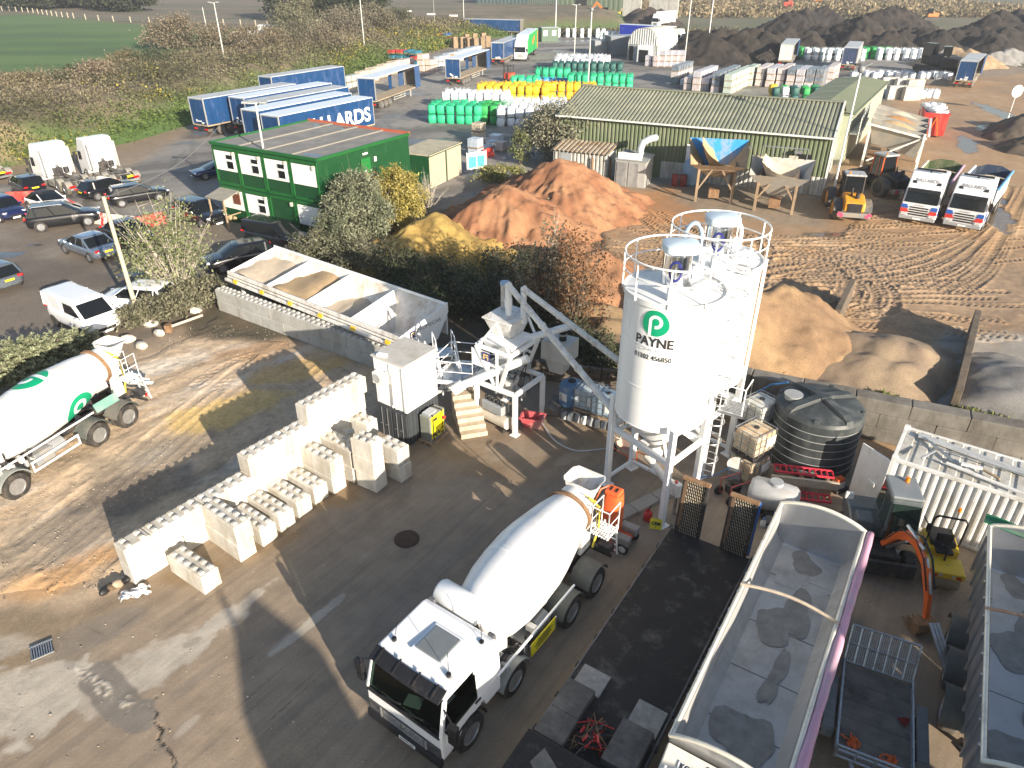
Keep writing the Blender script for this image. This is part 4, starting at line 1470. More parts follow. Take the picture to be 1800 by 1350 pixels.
MB().tube([(.1,.1,.85),(.14,.05,.45),(.1,.12,.05),(.3,.2,.03)],.02).build('cable',black,sw,smooth=60)
MB().box((.02,.12,.45),(.06,.06,.9)).build('stand_post',steel,sw)

# ================ VEHICLES
_wheel={}
def wheel(parent,x,y,r=.52,w_=.3,tyre=None,rimm=None,spokes=8,name='wheel',seg=24):
 s_=1 if y>=0 else-1
 tyre=tyre or rubber
 rimm=rimm or steel
 key=(r,w_,s_,tyre.name,rimm.name,spokes)
 if key not in _wheel:
  b=MB()
  h=w_/2
  b.lathe([(r*.58,-h*.9),(r*.9,-h),(r*.985,-h*.8),(r,-h*.5),(r,h*.5),(r*.985,h*.8),(r*.9,h),(r*.58,h*.9),(r*.56,h*.3)],ax=(0,s_,0),seg=seg)
  o=b.build(name,tyre,None,smooth=50)
  c=MB()
  if spokes==8:
   c.lathe([(r*.6,h*.86),(r*.6,h*.95),(r*.55,h*.95),(r*.5,h*.35),(r*.36,h*.2),(r*.33,h*.55),(r*.2,h*.6),(r*.19,h*.85),(.01,h*.9)],ax=(0,s_,0),seg=seg)
   for k in range(10):
    a=2*PI*k/10
    c.cyl((r*.27*math.cos(a),s_*h*.5,r*.27*math.sin(a)),(r*.27*math.cos(a),s_*h*.75,r*.27*math.sin(a)),r*.035,seg=5)
  else:
   c.lathe([(r*.66,h*.8),(r*.66,h*.96),(r*.6,h*.96),(r*.58,h*.35),(.01,h*.3)],ax=(0,s_,0),seg=seg)
   for k in range(spokes):
    a=2*PI*k/spokes
    c.bar((r*.1*math.cos(a),s_*h*.7,r*.1*math.sin(a)),(r*.62*math.cos(a),s_*h*.85,r*.62*math.sin(a)),r*.12,r*.12)
   c.cyl((0,s_*h*.5,0),(0,s_*h*.85,0),r*.16,seg=10)
  q=c.build('rim',rimm,None,smooth=40)
  _wheel[key]=(o.data,q.data)
  bpy.data.objects.remove(o)
  bpy.data.objects.remove(q)
 a_,b_=_wheel[key]
 o=bpy.data.objects.new(name,a_)
 q=bpy.data.objects.new('rim',b_)
 C.objects.link(o)
 C.objects.link(q)
 o.parent=parent
 q.parent=o
 o.location=(x,y,r)
 return o
def arch(parent,x,y,r,w_,m,a0=15,a1=165,name='mudguard',t=.03):
 b=MB()
 n=14
 rings=[]
 for i in range(n+1):
  a=R(a0+(a1-a0)*i/n)
  c,s_=math.cos(a),math.sin(a)
  rings.append([Vector((x+(r+k)*c,y+yy,.52+(r+k)*s_)) for k,yy in((0,-w_/2),(t,-w_/2),(t,w_/2),(0,w_/2))])
 b.loft(rings)
 return b.build(name,m,parent,smooth=50)
cab_white=M('cab_white',(.8,.81,.82),.25,var=.02,coat=.3,dirt=(.55,.52,.48),damt=.03)
def plate(parent,loc,rz,text,m,size=(.52,.11),face='x',name='number_plate'):
 b=MB().box((0,0,0),(.012,size[0],size[1])).build(name,m,parent)
 b.location=loc
 b.rotation_euler=(0,0,rz)
 if text:
  lettering(text,size[1]*.85,ink,b,(.008,0,0),(PI/2,0,PI/2),width=size[0]*.86,bold=.002)
 return b
def mixer(label,axles,loc_a,loc_b,xb,emblem=False,full=True,mud=False):
 t=thing('concrete_mixer',label,'mixer lorry',(0,0,0),0,'concrete mixer lorries')
 seat(t,loc_a,loc_b,0,1.24)
 a4,a3,a2,a1=axles
 fx=a1+1.0
 cx=fx-2.25
 b=MB()
 for y in(-.42,.42):
  b.box(((cx+.3-.9)/2,y,.95),(cx+1.5,.1,.28))
 for k in range(6):
  b.box((-.6+k*(cx+.5)/5,0,.95),(.12,.8,.16))
 b.build('chassis',dark_steel,t,bevel=.01)
 for x in(a4,a3):
  for s_ in(-1,1):
   wheel(t,x,s_*1.1,.51,.34)
   wheel(t,x,s_*.78,.51,.28)
 for x in(a2,a1):
  for s_ in(-1,1):
   wheel(t,x,s_*1.09,.51,.33)
 for x in(a4,a3,a2):
  MB().cyl((x,-.9,.51),(x,.9,.51),.09,seg=10).build('axle',dark_steel,t)
 gd=M('mudguard_grey',(.09,.1,.095),.55,var=.15,dirt=(.2,.18,.15),damt=.25)
 gd2=M('mudguard_pale',(.24,.26,.25),.5,var=.1,dirt=(.2,.18,.15),damt=.2)
 for x in(a4,a3):
  for s_ in(-1,1):
   arch(t,x,s_*.95,.6,.68,gd)
 for s_ in(-1,1):
  arch(t,a2,s_*1.05,.62,.5,gd2)
 p0,p1=Vector((cx-.35,0,1.8)),Vector((-.85,0,2.62))
 ax=(p1-p0).normalized()
 L=(p1-p0).length
 k=L/5.6
 prof=[(.3,0),(.62,.02),(.66,.08),(.92,.75),(1.04,1.35),(1.08,2.0),(1.08,2.75),(1.02,3.25),(.82,4.35),(.62,5.1),(.6,5.15),(.55,5.6)]
 b=MB()
 b.lathe([(r,z*k) for r,z in prof],p0,ax,40,caps=(True,False))
 drum=b.build('drum',M('drum_white',(.76,.76,.75),.4,var=.05,dirt=(.56,.53,.47),damt=.2,dscale=1.1,dz=1),t,smooth=12)
 b=MB()
 b.lathe([(.66,4.92*k),(.74,4.93*k),(.74,5.04*k),(.63,5.06*k)],p0,ax,48,caps=(False,False))
 b.build('drum_ring',rust,t,smooth=40)
 sm=MB()
 sm.lathe([(1.085,1.98*k),(1.09,2.0*k),(1.09,2.03*k),(1.085,2.05*k)],p0,ax,48,caps=(False,False))
 sm.build('weld_band',white,t,smooth=40)
 if emblem:
  side=Vector((0,1,0))
  up=ax.cross(side).normalized()
  if up.z<0:
   up=-up
  for z0_,th0 in((3.3,-.5),(2.75,1.75)):
   def put(x,y,l,z0_=z0_,th0=th0):
    zz=(z0_-x)*k
    th=th0+y/1.1
    rr=np.interp(zz/k,[q[1] for q in prof],[q[0] for q in prof])+l+.004
    return p0+ax*zz+(side*math.cos(th)+up*math.sin(th))*rr
   decal_disc(drum,.62,put)
 pd=MB()
 pd.box((cx-.25,0,1.45),(.5,.9,.8))
 pd.prism([(-.75,-.55,1.1),(-.15,-.55,1.1),(-.3,-.55,2.35),(-.6,-.55,2.35)],(0,.12,0))
 pd.prism([(-.75,.43,1.1),(-.15,.43,1.1),(-.3,.43,2.35),(-.6,.43,2.35)],(0,.12,0))
 pd.box((-.45,0,2.2),(.3,1.0,.2))
 pd.build('drum_pedestal',white_dirty,t,bevel=.015)
 gbx=MB()
 gbx.cyl((cx-.35,0,1.95),(cx-.02,0,1.9),.42,.3,seg=20)
 for q in range(14):
  gbx.box((cx-.1-rnd.random()*.7,rnd.uniform(-.9,.9),rnd.uniform(1.15,1.6)),(rnd.uniform(.08,.3),rnd.uniform(.08,.3),rnd.uniform(.08,.3)),rz=rnd.random())
 gbx.build('gearbox',dark_steel,t,bevel=.01)
 hs_=MB()
 for q in range(6):
  y=rnd.uniform(-.7,.7)
  hs_.tube([(cx-.1,y,1.7),(cx-.3,y+rnd.uniform(-.3,.3),1.35),(cx-.6,y,1.1)],.03)
 hs_.build('hydraulic_hose',black,t,smooth=60)
 MB().tube([(cx+.05,-.1,2.3),(cx-.05,-.05,1.9),(cx-.02,.1,1.3)],.045).build('green_hose',M('hose_green',(.1,.35,.2),.5),t,smooth=60)
 wt_=MB()
 wt_.lathe([(.02,-1.12),(.3,-1.1),(.34,-1.04),(.34,.2),(.3,.26),(.02,.28)],(cx-.45,0,2.45),(0,1,0),28)
 wt_.build('water_tank',white,t,smooth=40)
 tk=MB()
 tk.box((cx-.45,.1,2.1),(.5,.3,.9))
 tk.box((cx-.5,.62,1.55),(.45,.5,.75))
 tk.build('tank_stand',white_dirty,t,bevel=.02)
 hp=MB()
 c0=p1+Vector((-.2,0,.3))
 rr=[]
 for s_,z,dx in((.35,-.3,.15),(.5,.28,-.05),(.55,.3,-.05),(.52,.3,-.05),(.33,-.25,.13)):
  rr.append([c0+Vector((dx+s_*x*.8,s_*y*1.05,z)) for x,y in((-1,-.8),(-.6,-1),(.6,-1),(1,-.8),(1,.8),(.6,1),(-.6,1),(-1,.8))])
 hp.loft(rr,caps=(False,False))
 hp.build('charging_hopper',white_dirty,t,smooth=30)
 chb=MB()
 for(q0,q1,wa_,wb_) in((Vector((-1.0,0,2.2)),Vector((-1.45,.25,1.45)),.34,.26),(Vector((-1.3,.2,1.4)),Vector((-2.1,.5,.95)),.26,.2)):
  d_=(q1-q0).normalized()
  s1_=d_.cross(Vector((0,0,1))).normalized()
  u_=s1_.cross(d_)
  r_=[]
  for q,ww in((q0,wa_),(q1,wb_)):
   r_.append([q+s1_*ww*math.cos(PI+PI*i/8)+u_*ww*math.sin(PI+PI*i/8) for i in range(9)]+[q+s1_*(ww-.02)*math.cos(PI+PI*i/8)+u_*(ww-.02)*math.sin(PI+PI*i/8) for i in range(8,-1,-1)])
  chb.loft(r_)
 chb.build('discharge_chute',white_dirty,t,smooth=40)
 pf=MB()
 for q in range(8):
  pf.box((-1.0+q*.085,1.0,1.95),(.02,.6,.04))
 for q in range(7):
  pf.box((-.7,.72+q*.09,1.95),(.66,.02,.035))
 pf.build('platform_grating',white,t)
 ra=MB()
 for y in(.72,1.28):
  ra.tube([(-1.02,y,1.95),(-1.02,y,2.95),(-.38,y,2.95),(-.38,y,1.95)],.022)
  ra.tube([(-1.02,y,2.45),(-.38,y,2.45)],.018)
 ra.tube([(-.38,.72,2.95),(-.38,1.28,2.95)],.02)
 ra.build('platform_rail',white,t,smooth=60)
 ladr=MB()
 for y in(.8,1.2):
  ladr.bar((-1.08,y,2.0),(-1.3,y,.65),.05,.03)
 for q in range(5):
  z=.8+q*.26
  ladr.bar((-1.3+(z-.65)*.163,.8,z),(-1.3+(z-.65)*.163,1.2,z),.035)
 ladr.build('ladder',white,t)
 hy=MB()
 hy.tube([(-.5,.5,3.1),(-.75,.75,2.7),(-.72,.8,2.0),(-.6,.7,1.2)],.035)
 hy.tube([(-.45,.4,3.2),(-.8,.62,2.8),(-.7,.75,1.6)],.02)
 hy.build('hose',M('hose_yellow',(.6,.5,.06),.5),t,smooth=60)
 rb=MB()
 rb.cyl((-1.15,-1.1,.62),(-1.15,1.1,.62),.06,seg=10)
 rb.box((-1.0,.95,1.05),(.3,.4,.25))
 rb.build('rear_bar',dark_steel,t,smooth=40)
 for y in(-.95,.95):
  MB().box((-1.2,y,.86),(.05,.36,.14)).build('tail_light',red_lens,t,bevel=.01)
 MB().tube([(a3-.1,1.2,1.5),(cx+.15,1.2,1.42)],.035,8).build('chute_extension',white,t,smooth=60)
 sg=MB()
 for z in(.62,.98):
  sg.box(((a3+a2)/2,1.17,z),(a2-a3-1.5,.035,.07))
 for x in(a3+.78,a2-.78):
  sg.box((x,1.17,.8),(.05,.035,.42))
 sg.build('side_guard',steel if full else white,t)
 if full:
  ys_=MB().box(((a3+a2)/2+.05,1.2,.86),(1.15,.02,.48)).build('warning_panel',M('sign_yellow',(.8,.68,.01),.4,var=.05),t)
  wr_=MB()
  for q in range(5):
   wr_.box(((a3+a2)/2+.05+rnd.uniform(-.05,.05),1.214,1.0-q*.065),(rnd.uniform(.5,.8),.004,.03))
  wr_.build('print',ink,ys_)
 tkb=MB()
 tkb.box(((a3+a2)/2+.35,.8,.86),(.75,.5,.5))
 tkb.build('battery_box',M('cabinet_grey',(.2,.21,.22),.5,var=.15,dirt=(.3,.27,.22),damt=.2),t,bevel=.04)
 MB().cyl(((a3+a2)/2-.55,.8,.9),((a3+a2)/2+.0,.8,.9),.26,seg=18).build('air_tank',M('tank_grey',(.3,.31,.32),.4,.3),t,smooth=40,bevel=.02)
 for q in range(9):
  MB().box((cx-.35-.16*q,1.0+rnd.uniform(-.1,.08),rnd.uniform(.8,1.35)),(rnd.uniform(.08,.2),rnd.uniform(.1,.3),rnd.uniform(.1,.35))).build('valve_block',(grey_paint,dark_steel,white_dirty)[q%3],t,bevel=.015)
 for q in range(5):
  MB().tube([(cx-.1,.5+.12*q,1.9-.1*q),(cx-.45,.85,1.5),(cx-.8-.1*q,.95,1.1)],.025).build('hose',black,t,smooth=60)
 _before=set(t.children)
 hw=1.2
 ky=lambda z:1-max(0,z-1.7)*.055
 prof=[(fx-.02,.62),(fx,1.1),(fx-.01,1.58),(cx,1.58),(cx,.85),(cx+.6,.85),(cx+.68,1.15),(cx+1.45,1.2),(cx+1.6,.62)]
 b=MB()
 b.loft([[Vector((x,y,z)) for x,z in prof] for y in(-hw,hw)])
 cab=b.build('cab',cab_white,t,bevel=.05,seg=3)
 b=MB()
 b.loft([[Vector((x,y*ky(z),z)) for x,z in((fx-.27,2.64),(fx-.4,2.84),(cx+.2,2.93),(cx+.04,2.86),(cx,2.6),(cx+.3,2.64))] for y in(-hw,hw)])
 b.build('cab_roof',cab_white,t,bevel=.06,seg=3)
 b=MB()
 b.box((cx+.04,0,2.1),(.07,2*hw*.97,1.08))
 b.build('cab_back',cab_white,t,bevel=.02)
 for s_ in(-1,1):
  MB().prism([(cx,s_*hw*1.0,1.56),(cx+.95,s_*hw*1.0,1.56),(cx+.95,s_*hw*.948,2.66),(cx,s_*hw*.948,2.66)],(0,-s_*.06,0)).build('side_panel',cab_white,t,bevel=.02)
  MB().bar((fx-.05,s_*(hw-.04),1.56),(fx-.3,s_*(hw*.95-.04),2.68),.09,.12).build('cab_pillar',cab_white,t,bevel=.02)
 b=MB()
 b.box((fx-.42,0,1.62),(.62,2.2,.16))
 for y in(-.62,.62):
  b.box((cx+.95,y,1.7),(.5,.52,.2))
  b.box((cx+.68,y,2.08),(.16,.5,.75))
  b.box((cx+.66,y,2.5),(.12,.26,.18))
 b.tube([(fx-.72+.06*math.cos(a),-.62+.22*math.sin(a),1.86+.2*math.cos(a)) for a in[2*PI*i/16 for i in range(16)]],.02,5,closed=True)
 b.build('cab_interior',M('interior_grey',(.03,.032,.035),.7,var=.2),t,bevel=.03)
 MB().box((fx-.3,.1,1.72),(.3,.42,.02),rz=.3).build('paper',ink_white,t)
 MB().box((fx-.02,0,1.56),(.1,2.3,.1)).build('wiper_cowl',black,t,bevel=.02)
 n_=Vector((1.22,0,.25)).normalized()*.022
 ws=MB()
 for(z0_,z1_,mm) in((1.62,2.66,0),):
  def sx(z):return fx-.01-(z-1.5)*.25/1.22
  pts=[]
  for z in(z0_,z1_):
   w_=(hw-.03)*(1-max(0,z-1.7)*.055)
   pts.append([Vector((sx(z)-.02*(abs(y)**3),y*w_,z))+n_*1.2 for y in np.linspace(-1,1,9)])
  ws.loft([pts[0],pts[1]],caps=(False,False)) if False else None
  for i in range(8):
   ws.add([pts[0][i],pts[0][i+1],pts[1][i+1],pts[1][i]],[(0,1,2,3)])
 ws.build('windscreen',screen_glass,t,smooth=180)
 wp=MB()
 for y0 in(-.75,-.05):
  wp.bar((sx(1.64)+.06,y0,1.64),(sx(1.8)+.06,y0+.7,1.84),.03)
 wp.build('wiper',black,t)
 for s_ in(-1,1):
  pts=[(cx+.95,1.6),(cx+2.05,1.52),(cx+1.86,2.48),(cx+.95,2.52)]
  dn_=MB().prism([(x,s_*(hw*(1-max(0,z-1.7)*.055)-.01),z) for x,z in pts],(0,s_*.03,0))
  dn_.build('side_window',screen_glass,t)
  dr_=MB().prism([(x,s_*(hw-.002),z) for x,z in((cx+.82,1.2),(cx+2.08,1.2),(cx+2.08,1.6),(cx+.82,1.66))],(0,s_*.018,0))
  do=dr_.build('door',cab_white,t,bevel=.008)
  MB().box((cx+.95,s_*(hw+.03),1.52),(.2,.04,.05)).build('door_handle',black,do)
  mi=MB()
  mi.box((fx-.12,s_*1.48,2.05),(.14,.24,.42))
  mi.box((fx-.12,s_*1.46,1.66),(.13,.22,.24))
  mi.tube([(fx-.22,s_*1.12,2.5),(fx-.12,s_*1.4,2.4),(fx-.12,s_*1.4,1.7),(fx-.2,s_*1.15,1.6)],.022)
  mi.build('mirror',black,t,bevel=.03)
  MB().box((fx-.02,s_*.88,.92),(.1,.46,.22)).build('headlight',clear_lens,t,bevel=.03)
  arch(t,a1,s_*1.02,.62,.42,black,5,175)
 v_=MB()
 v_.loft([[Vector((fx-.42+c_,y,2.86)),Vector((fx-.12+c_,y,2.7)),Vector((fx-.1+c_,y,2.74)),Vector((fx-.42+c_,y,2.92))] for y,c_ in((-1.08,0),(-.5,.04),(0,.05),(.5,.04),(1.08,0))])
 v_.build('sun_visor',black,t,bevel=.01)
 for y in(-.85,-.3,.3,.85):
  MB().bar((fx-.42,y,2.95),(fx-.1,y,2.78),.04).build('visor_stay',black,t)
 lf=MB()
 lf.box((fx+.0,0,.92),(.06,2.32,.42))
 lf.build('grille',M('grille_grey',(.06,.06,.065),.45,var=.3,scale=12),t,bevel=.02)
 gs=MB()
 for z in(.78,.88,.98,1.07):
  gs.box((fx+.035,0,z),(.03,1.3,.035))
 for y in(-.72,.72):
  gs.box((fx+.035,y,.92),(.03,.06,.36))
 gs.build('grille_bar',M('grille_silver',(.45,.45,.44),.4,.5,var=.3,scale=9),t)
 MB().box((fx+.02,0,.56),(.14,2.4,.36)).build('bumper',black,t,bevel=.05)
 dm=MB()
 dm.prism([(fx+.055,.0,1.12),(fx+.055,.08,1.0),(fx+.055,0,.88),(fx+.055,-.08,1.0)],(.015,0,0))
 dm.build('badge',chrome,t)
 if full:
  plate(t,(fx+.1,.15,.56),0,'WX70 LNV' if False else 'WO70 LNV',plate_w)
 h_=MB().box((cx+1.0,.1,2.95),(.78,.78,.06)).build('roof_hatch',M('hatch_grey',(.16,.18,.19),.25,var=.1),t,bevel=.05)
 fr_=MB()
 fr_.box((cx+1.0,.1,2.925),(.92,.92,.05))
 fr_.build('hatch_frame',cab_white,t,bevel=.06)
 for x,y in((fx-.75,-.85),(fx-.75,.85),(cx+.35,.9)):
  bc=MB().cyl((x,y,2.88),(x,y,2.97),.06,seg=10)
  bc.tube([(x,y,2.9),(x-.1,y*.9,3.6)],.008)
  bc.build('aerial',black,t)
 for y in(-.95,.95):
  MB().box((cx+.02,y,2.0),(.1,.2,1.9)).build('air_dam',M('cab_trim',(.1,.1,.11),.5),t,bevel=.03)
 for o in set(t.children)-_before:
  if o.name.split('.')[0] not in('wheel','mudguard','number_plate'):
   o.scale.z=.88
   o.location.z+=.075
 return t
mixA=mixer('white concrete mixer lorry standing in the middle of the yard, cab nearest',(0,1.4,4.18,6.0),at(1047,1046),at(830,1312),6)
mixB=mixer('white concrete mixer lorry at the left edge with green round marks on its drum',(0,1.44,4.93,6.75),at(232,750),at(42,874),4.9,emblem=True,full=False)
MB().box((.75,1.26,1.62),(1.05,.03,.36),mat=Matrix.Rotation(.35,3,'X')).build('mesh_guard',M('guard_teal',(.14,.3,.26),.5,dirt=(.3,.3,.28),damt=.3),mixB)
# step-frame lowloader
def trailer_wheels(t,xs_,y,r=.42,w_=.3,twin=True,tyre=None):
 for x in xs_:
  for s_ in(-1,1):
   wheel(t,x,s_*y,r,w_,tyre)
  MB().cyl((x,-y,r),(x,y,r),.08,seg=8).build('axle',dark_steel,t)
deck_m=M('lowloader_deck',(.02,.018,.017),.85,var=.3,scale=1.5,bump=.4,bscale=18,dirt=(.11,.1,.09),damt=.18,dscale=1.8)
low=thing('lowloader_trailer','black decked low loader trailer with its two ramps raised','trailer',(0,0,0))
LB,LT=at(950,1268,1.0),at(1178,930,1.0)
seat(low,LB,LT)
low.location.z=0
Ll=(LT-LB).length
dk=MB()
dk.box((Ll/2-1.0,-1.27,.88),(Ll+2.2,2.52,.2))
dk.build('deck',deck_m,low,bevel=.012)
ed=MB()
for y in(.01,-2.55):
 ed.box((Ll/2-1.0,y,.88),(Ll+2.2,.05,.24))
ed.build('side_rave',M('rave_steel',(.1,.1,.105),.5,.4,var=.3,dirt=(.25,.22,.2),damt=.3),low,bevel=.008)
lu=MB()
for k in range(10):
 MB().box((-1.2+k*(Ll+1.4)/9,.045,.93),(.14,.07,.1)).build('lashing_ring',black,low)
 MB().box((-1.2+k*(Ll+1.4)/9,-2.585,.93),(.14,.07,.1)).build('lashing_ring',black,low)
nk=MB()
nk.prism([(-.25,0,.98),(-.55,0,1.42),(-4.2,0,1.42),(-4.2,0,1.2),(-.75,0,1.2),(-.6,0,.98)],(0,-2.55,0))
nk.build('neck',deck_m,low,bevel=.01)
sn=MB()
sn.add([(-.75,-.55,1.426),(-1.0,-1.0,1.426),(-1.9,-1.75,1.426),(-2.1,-1.5,1.426),(-1.7,-1.15,1.426),(-1.2,-.45,1.426)],[tuple(range(6))])
sn.build('worn_patch',M('worn_board',(.2,.18,.15),.9,var=.3,scale=4,bump=.3),low)
for(x,y,a,c,m) in((.85,-.42,.9,.72,'board'),(1.66,-.5,.7,.75,'pale'),(.0,-.42,.78,.75,'board'),(.45,-2.05,1.2,.78,'board'),(1.45,-2.1,.78,.75,'pale')):
 b_=MB().box((x,y,1.1 if m=='board' else 1.0),(a,c,.24 if m=='board' else.05))
 b_.build('packing_board',M('deck_board',(.1,.095,.085),.85,var=.3,bump=.3,dirt=(.22,.2,.18),damt=.25) if m=='board' else M('pale_board',(.3,.29,.27),.85,var=.25,scale=6,bump=.3),low,bevel=.01)
for y in(-.52,-2.0):
 rp=MB()
 tilt=.1
 H_=1.95
 for k in range(2):
  rp.bar((Ll+.1,y-.36+k*.72,.95),(Ll+.1+H_*tilt,y-.36+k*.72,.95+H_),.09,.16)
 rp.bar((Ll+.1,y,.97),(Ll+.1+H_*tilt,y,.95+H_),.7,.05)
 ro=rp.build('ramp',deck_m,low,bevel=.008)
 ml=MB()
 for i in range(9):
  for j in range(18):
   x=Ll+.065+(j/18*H_)*tilt
   ml.bar((x,y-.3+i*.075+(j%2)*.035,.99+j/18*H_),(x+.006,y-.27+i*.075+(j%2)*.035,1.06+j/18*H_),.025,.02)
 ml.build('tread_mesh',M('mesh_steel',(.42,.38,.3),.6,.4,var=.2,dirt=(.3,.22,.14),damt=.3),ro)
 MB().box((Ll+.1+H_*tilt,y,1.0+H_),(.14,.86,.1)).build('ramp_lip',rust,ro,bevel=.01)
 MB().box((Ll+.04+H_*.5*tilt,y+.3,.98+H_*.55),(.03,.1,H_*.85),mat=Matrix.Rotation(.1,3,'Y')).build('rust_strip',M('dark_rust',(.13,.08,.05),.85,var=.35),ro)
 if y<-1:
  MB().bar((Ll+.2,y-.44,1.0),(Ll+.2+H_*tilt,y-.44,.95+H_),.05,.12).build('blue_edge',M('ramp_blue',(.03,.13,.42),.5),ro)
trailer_wheels(low,(Ll-1.2,Ll-2.4,Ll-3.6),0,.4,.35) if False else None
for x in(Ll-1.3,Ll-2.5,Ll-3.7):
 wheel(low,x,-2.36,.4,.34)
 o=wheel(low,x,0,.4,.34)
 o.location.y=-.2
ch=thing('chain_pile','tangle of lashing chains with red handles on the low loader deck','chains',(0,0,1.0),low.rotation_euler.z)
cp_=low.matrix_basis@Vector((.25,-1.25,0))
ch.location=(cp_.x,cp_.y,1.0)
for k in range(16):
 pts=[(rnd.gauss(0,.28),rnd.gauss(0,.28),rnd.uniform(.03,.16)) for q in range(5)]
 MB().tube(curve3 if False else pts,.022,5).build('chain',red if k%4==0 else rust if k%4==1 else dark_steel,ch,smooth=60)
for k in range(3):
 a=rnd.random()*3
 MB().bar((rnd.uniform(-.3,.3),rnd.uniform(-.3,.3),.16),(rnd.uniform(-.3,.4),rnd.uniform(-.3,.3),.24),.045).build('tension_bar',red,ch)
 # tipping trailers (seen from above, empty)
def tipping_trailer(label,P0,P1,length,width=2.5,h=3.0,text=None,sheet=None,strap=None,sheet_side=-1,wet=True,xo=0):
 t=thing('tipping_trailer',label,'trailer',(0,0,0),0,'empty aluminium tipping trailers')
 seat(t,P0,P1,xo)
 t.location.z=0
 lin=M('tub_lining',(.5,.5,.49),.45,.35,var=.1,scale=.9,dirt=(.33,.32,.3),damt=.25,dscale=.7)
 zb=1.55
 sec_o=[(0,h),(0,zb+.1),(-.12,zb-.05),(-width+.12,zb-.05),(-width,zb+.1),(-width,h)]
 sec_i=[(-width+.09,h),(-width+.1,zb+.38),(-width+.34,zb+.06),(-.34,zb+.06),(-.1,zb+.38),(-.09,h)]
 sh_=MB()
 sh_.loft([[Vector((x,y,z)) for y,z in sec_o+sec_i] for x in(0,length)])
 sh_.build('tub',[alu],t,bevel=.012)
 li=MB()
 for i in range(5):
  (ya,za),(yb,zb_)=sec_i[i],sec_i[i+1]
  n=Vector((0,-(zb_-za),yb-ya)).normalized()*.006
  if n.z<-.001 or(abs(n.z)<.2 and n.y*(-1 if ya<-width/2 else 1)>0):
   n=-n
  li.add([Vector((.1,ya,za))+n,Vector((length-.1,ya,za))+n,Vector((length-.1,yb,zb_))+n,Vector((.1,yb,zb_))+n],[(0,1,2,3)])
 li.build('lining',lin,t)
 hb_=[]
 for i in range(13):
  a=i/12
  hb_.append((-width*a,h+.3*math.sin(PI*a)**.8))
 hd=MB()
 hd.prism([(length-.02,y,z) for y,z in hb_]+[(length-.02,-width+.03,zb+.05),(length-.02,-.03,zb+.05)],(.08,0,0))
 hd.build('headboard',alu,t,bevel=.015)
 nb_=MB()
 nb_.prism([(-.06,y,z) for y,z in hb_]+[(-.06,-width+.03,zb+.05),(-.06,-.03,zb+.05)],(.08,0,0))
 nb_.build('tailgate',alu,t,bevel=.015)
 lp=MB()
 for x in(-.04,length+.04):
  lp.tube([(x,y,z+.02) for y,z in hb_],.05,8)
 for y in(-.03,-width+.03):
  lp.tube([(-.05,y,h+.01),(length+.05,y,h+.01)],.055,8)
 lp.build('top_rail',M('rail_cream',(.72,.68,.58),.4,.2,var=.08,dirt=(.4,.36,.3),damt=.2),t,smooth=50)
 fl=MB()
 for x in(length*.22,length*.41,length*.6,length*.83):
  fl.box((x,-width/2,zb+.066),(.03,width-.7,.012))
 fl.build('floor_seam',M('seam_grey',(.2,.2,.2),.6,.4),t)
 for(a,y,c,d_) in((.86,-.9,1.1,.8),(.78,-1.6,.9,.6),(.9,-1.7,.8,.7)):
  MB().box((length*a,y,zb+.072),(c,d_,.012),rz=.0).build('repair_sheet',lin,t)
 rs_=M('residue',(.26,.25,.23),.4,.1,var=.25,scale=3)
 for k,(a,y,rx,ry) in enumerate(((.93,-1.1,.45,.4),(.7,-1.35,.75,.42),(.62,-1.0,.6,.6),(.45,-1.4,.8,.17),(.38,-1.35,.55,.16),(.2,-1.2,.8,.6),(.08,-1.5,.45,.35))):
  p=MB()
  pts=[]
  for i in range(26):
   th=2*PI*i/26
   q=1+.22*math.sin(2*th+k)+.16*math.sin(3*th+2*k)+.06*math.sin(7*th)
   pts.append((length*a+rx*q*math.cos(th),max(-width+.38,min(-.38,y+ry*q*math.sin(th))),zb+.079+k*.003))
  p.add(pts,[tuple(range(26))])
  p.build('stain',rs_,t)
 if sheet:
  sm_=MB()
  y=-width-.12 if sheet_side<0 else.12
  pts=[]
  n=40
  rings=[]
  for i in range(n+1):
   x=-.05+(length+.1)*i/n
   rr=.11+.006*math.sin(i*1.7)+.008*math.sin(i*.43)
   rings.append([Vector((x,y+rr*math.cos(2*PI*j/12),h-.02+rr*math.sin(2*PI*j/12)+.015*math.sin(i*.5))) for j in range(12)])
  sm_.loft(rings)
  sm_.build('rolled_sheet',sheet,t,smooth=180)
 hoop=MB()
 x=length*.56
 hoop.tube([(x+.1*math.sin(PI*a),.02-(width+.04)*a,h+.05+.12*math.sin(PI*a)) for a in np.linspace(0,1,13)],.045,8)
 hoop.build('cross_tie',M('tie_timber',(.52,.44,.34),.6,.1,var=.2,dirt=(.3,.2,.12),damt=.3) if not strap else strap,t,smooth=60)
 sk=MB()
 for k in range(12):
  MB().box((.4+k*(length-.8)/11,.0+.03,(h+zb)/2),(.07,.05,h-zb-.1)).build('side_post',alu,t)
 cs=MB()
 for y in(-.75,-width+.75):
  cs.box((length/2,y,1.25),(length-.2,.14,.4))
 cs.build('chassis',dark_steel,t,bevel=.01)
 return t
pink=M('pink_sheet',(.5,.27,.37),.55,var=.15,scale=1.2,dirt=(.42,.36,.4),damt=.3)
hT=2.95
tipA=tipping_trailer('empty aluminium tipping trailer with a rolled pink sheet along its side',at(1178,1290,hT),at(1372,885,hT),8.55,2.32,hT,sheet=pink)
lenA=(at(1178,1290,hT)-at(1372,885,hT)).length
for x in(5.6,6.9,8.2):
 for y in(-.25,-2.15):
  o=wheel(tipA,x,1,.5,.36)
  o.location.y=y
cream=M('end_cream',(.68,.64,.56),.45,var=.06,dirt=(.45,.4,.33),damt=.2)
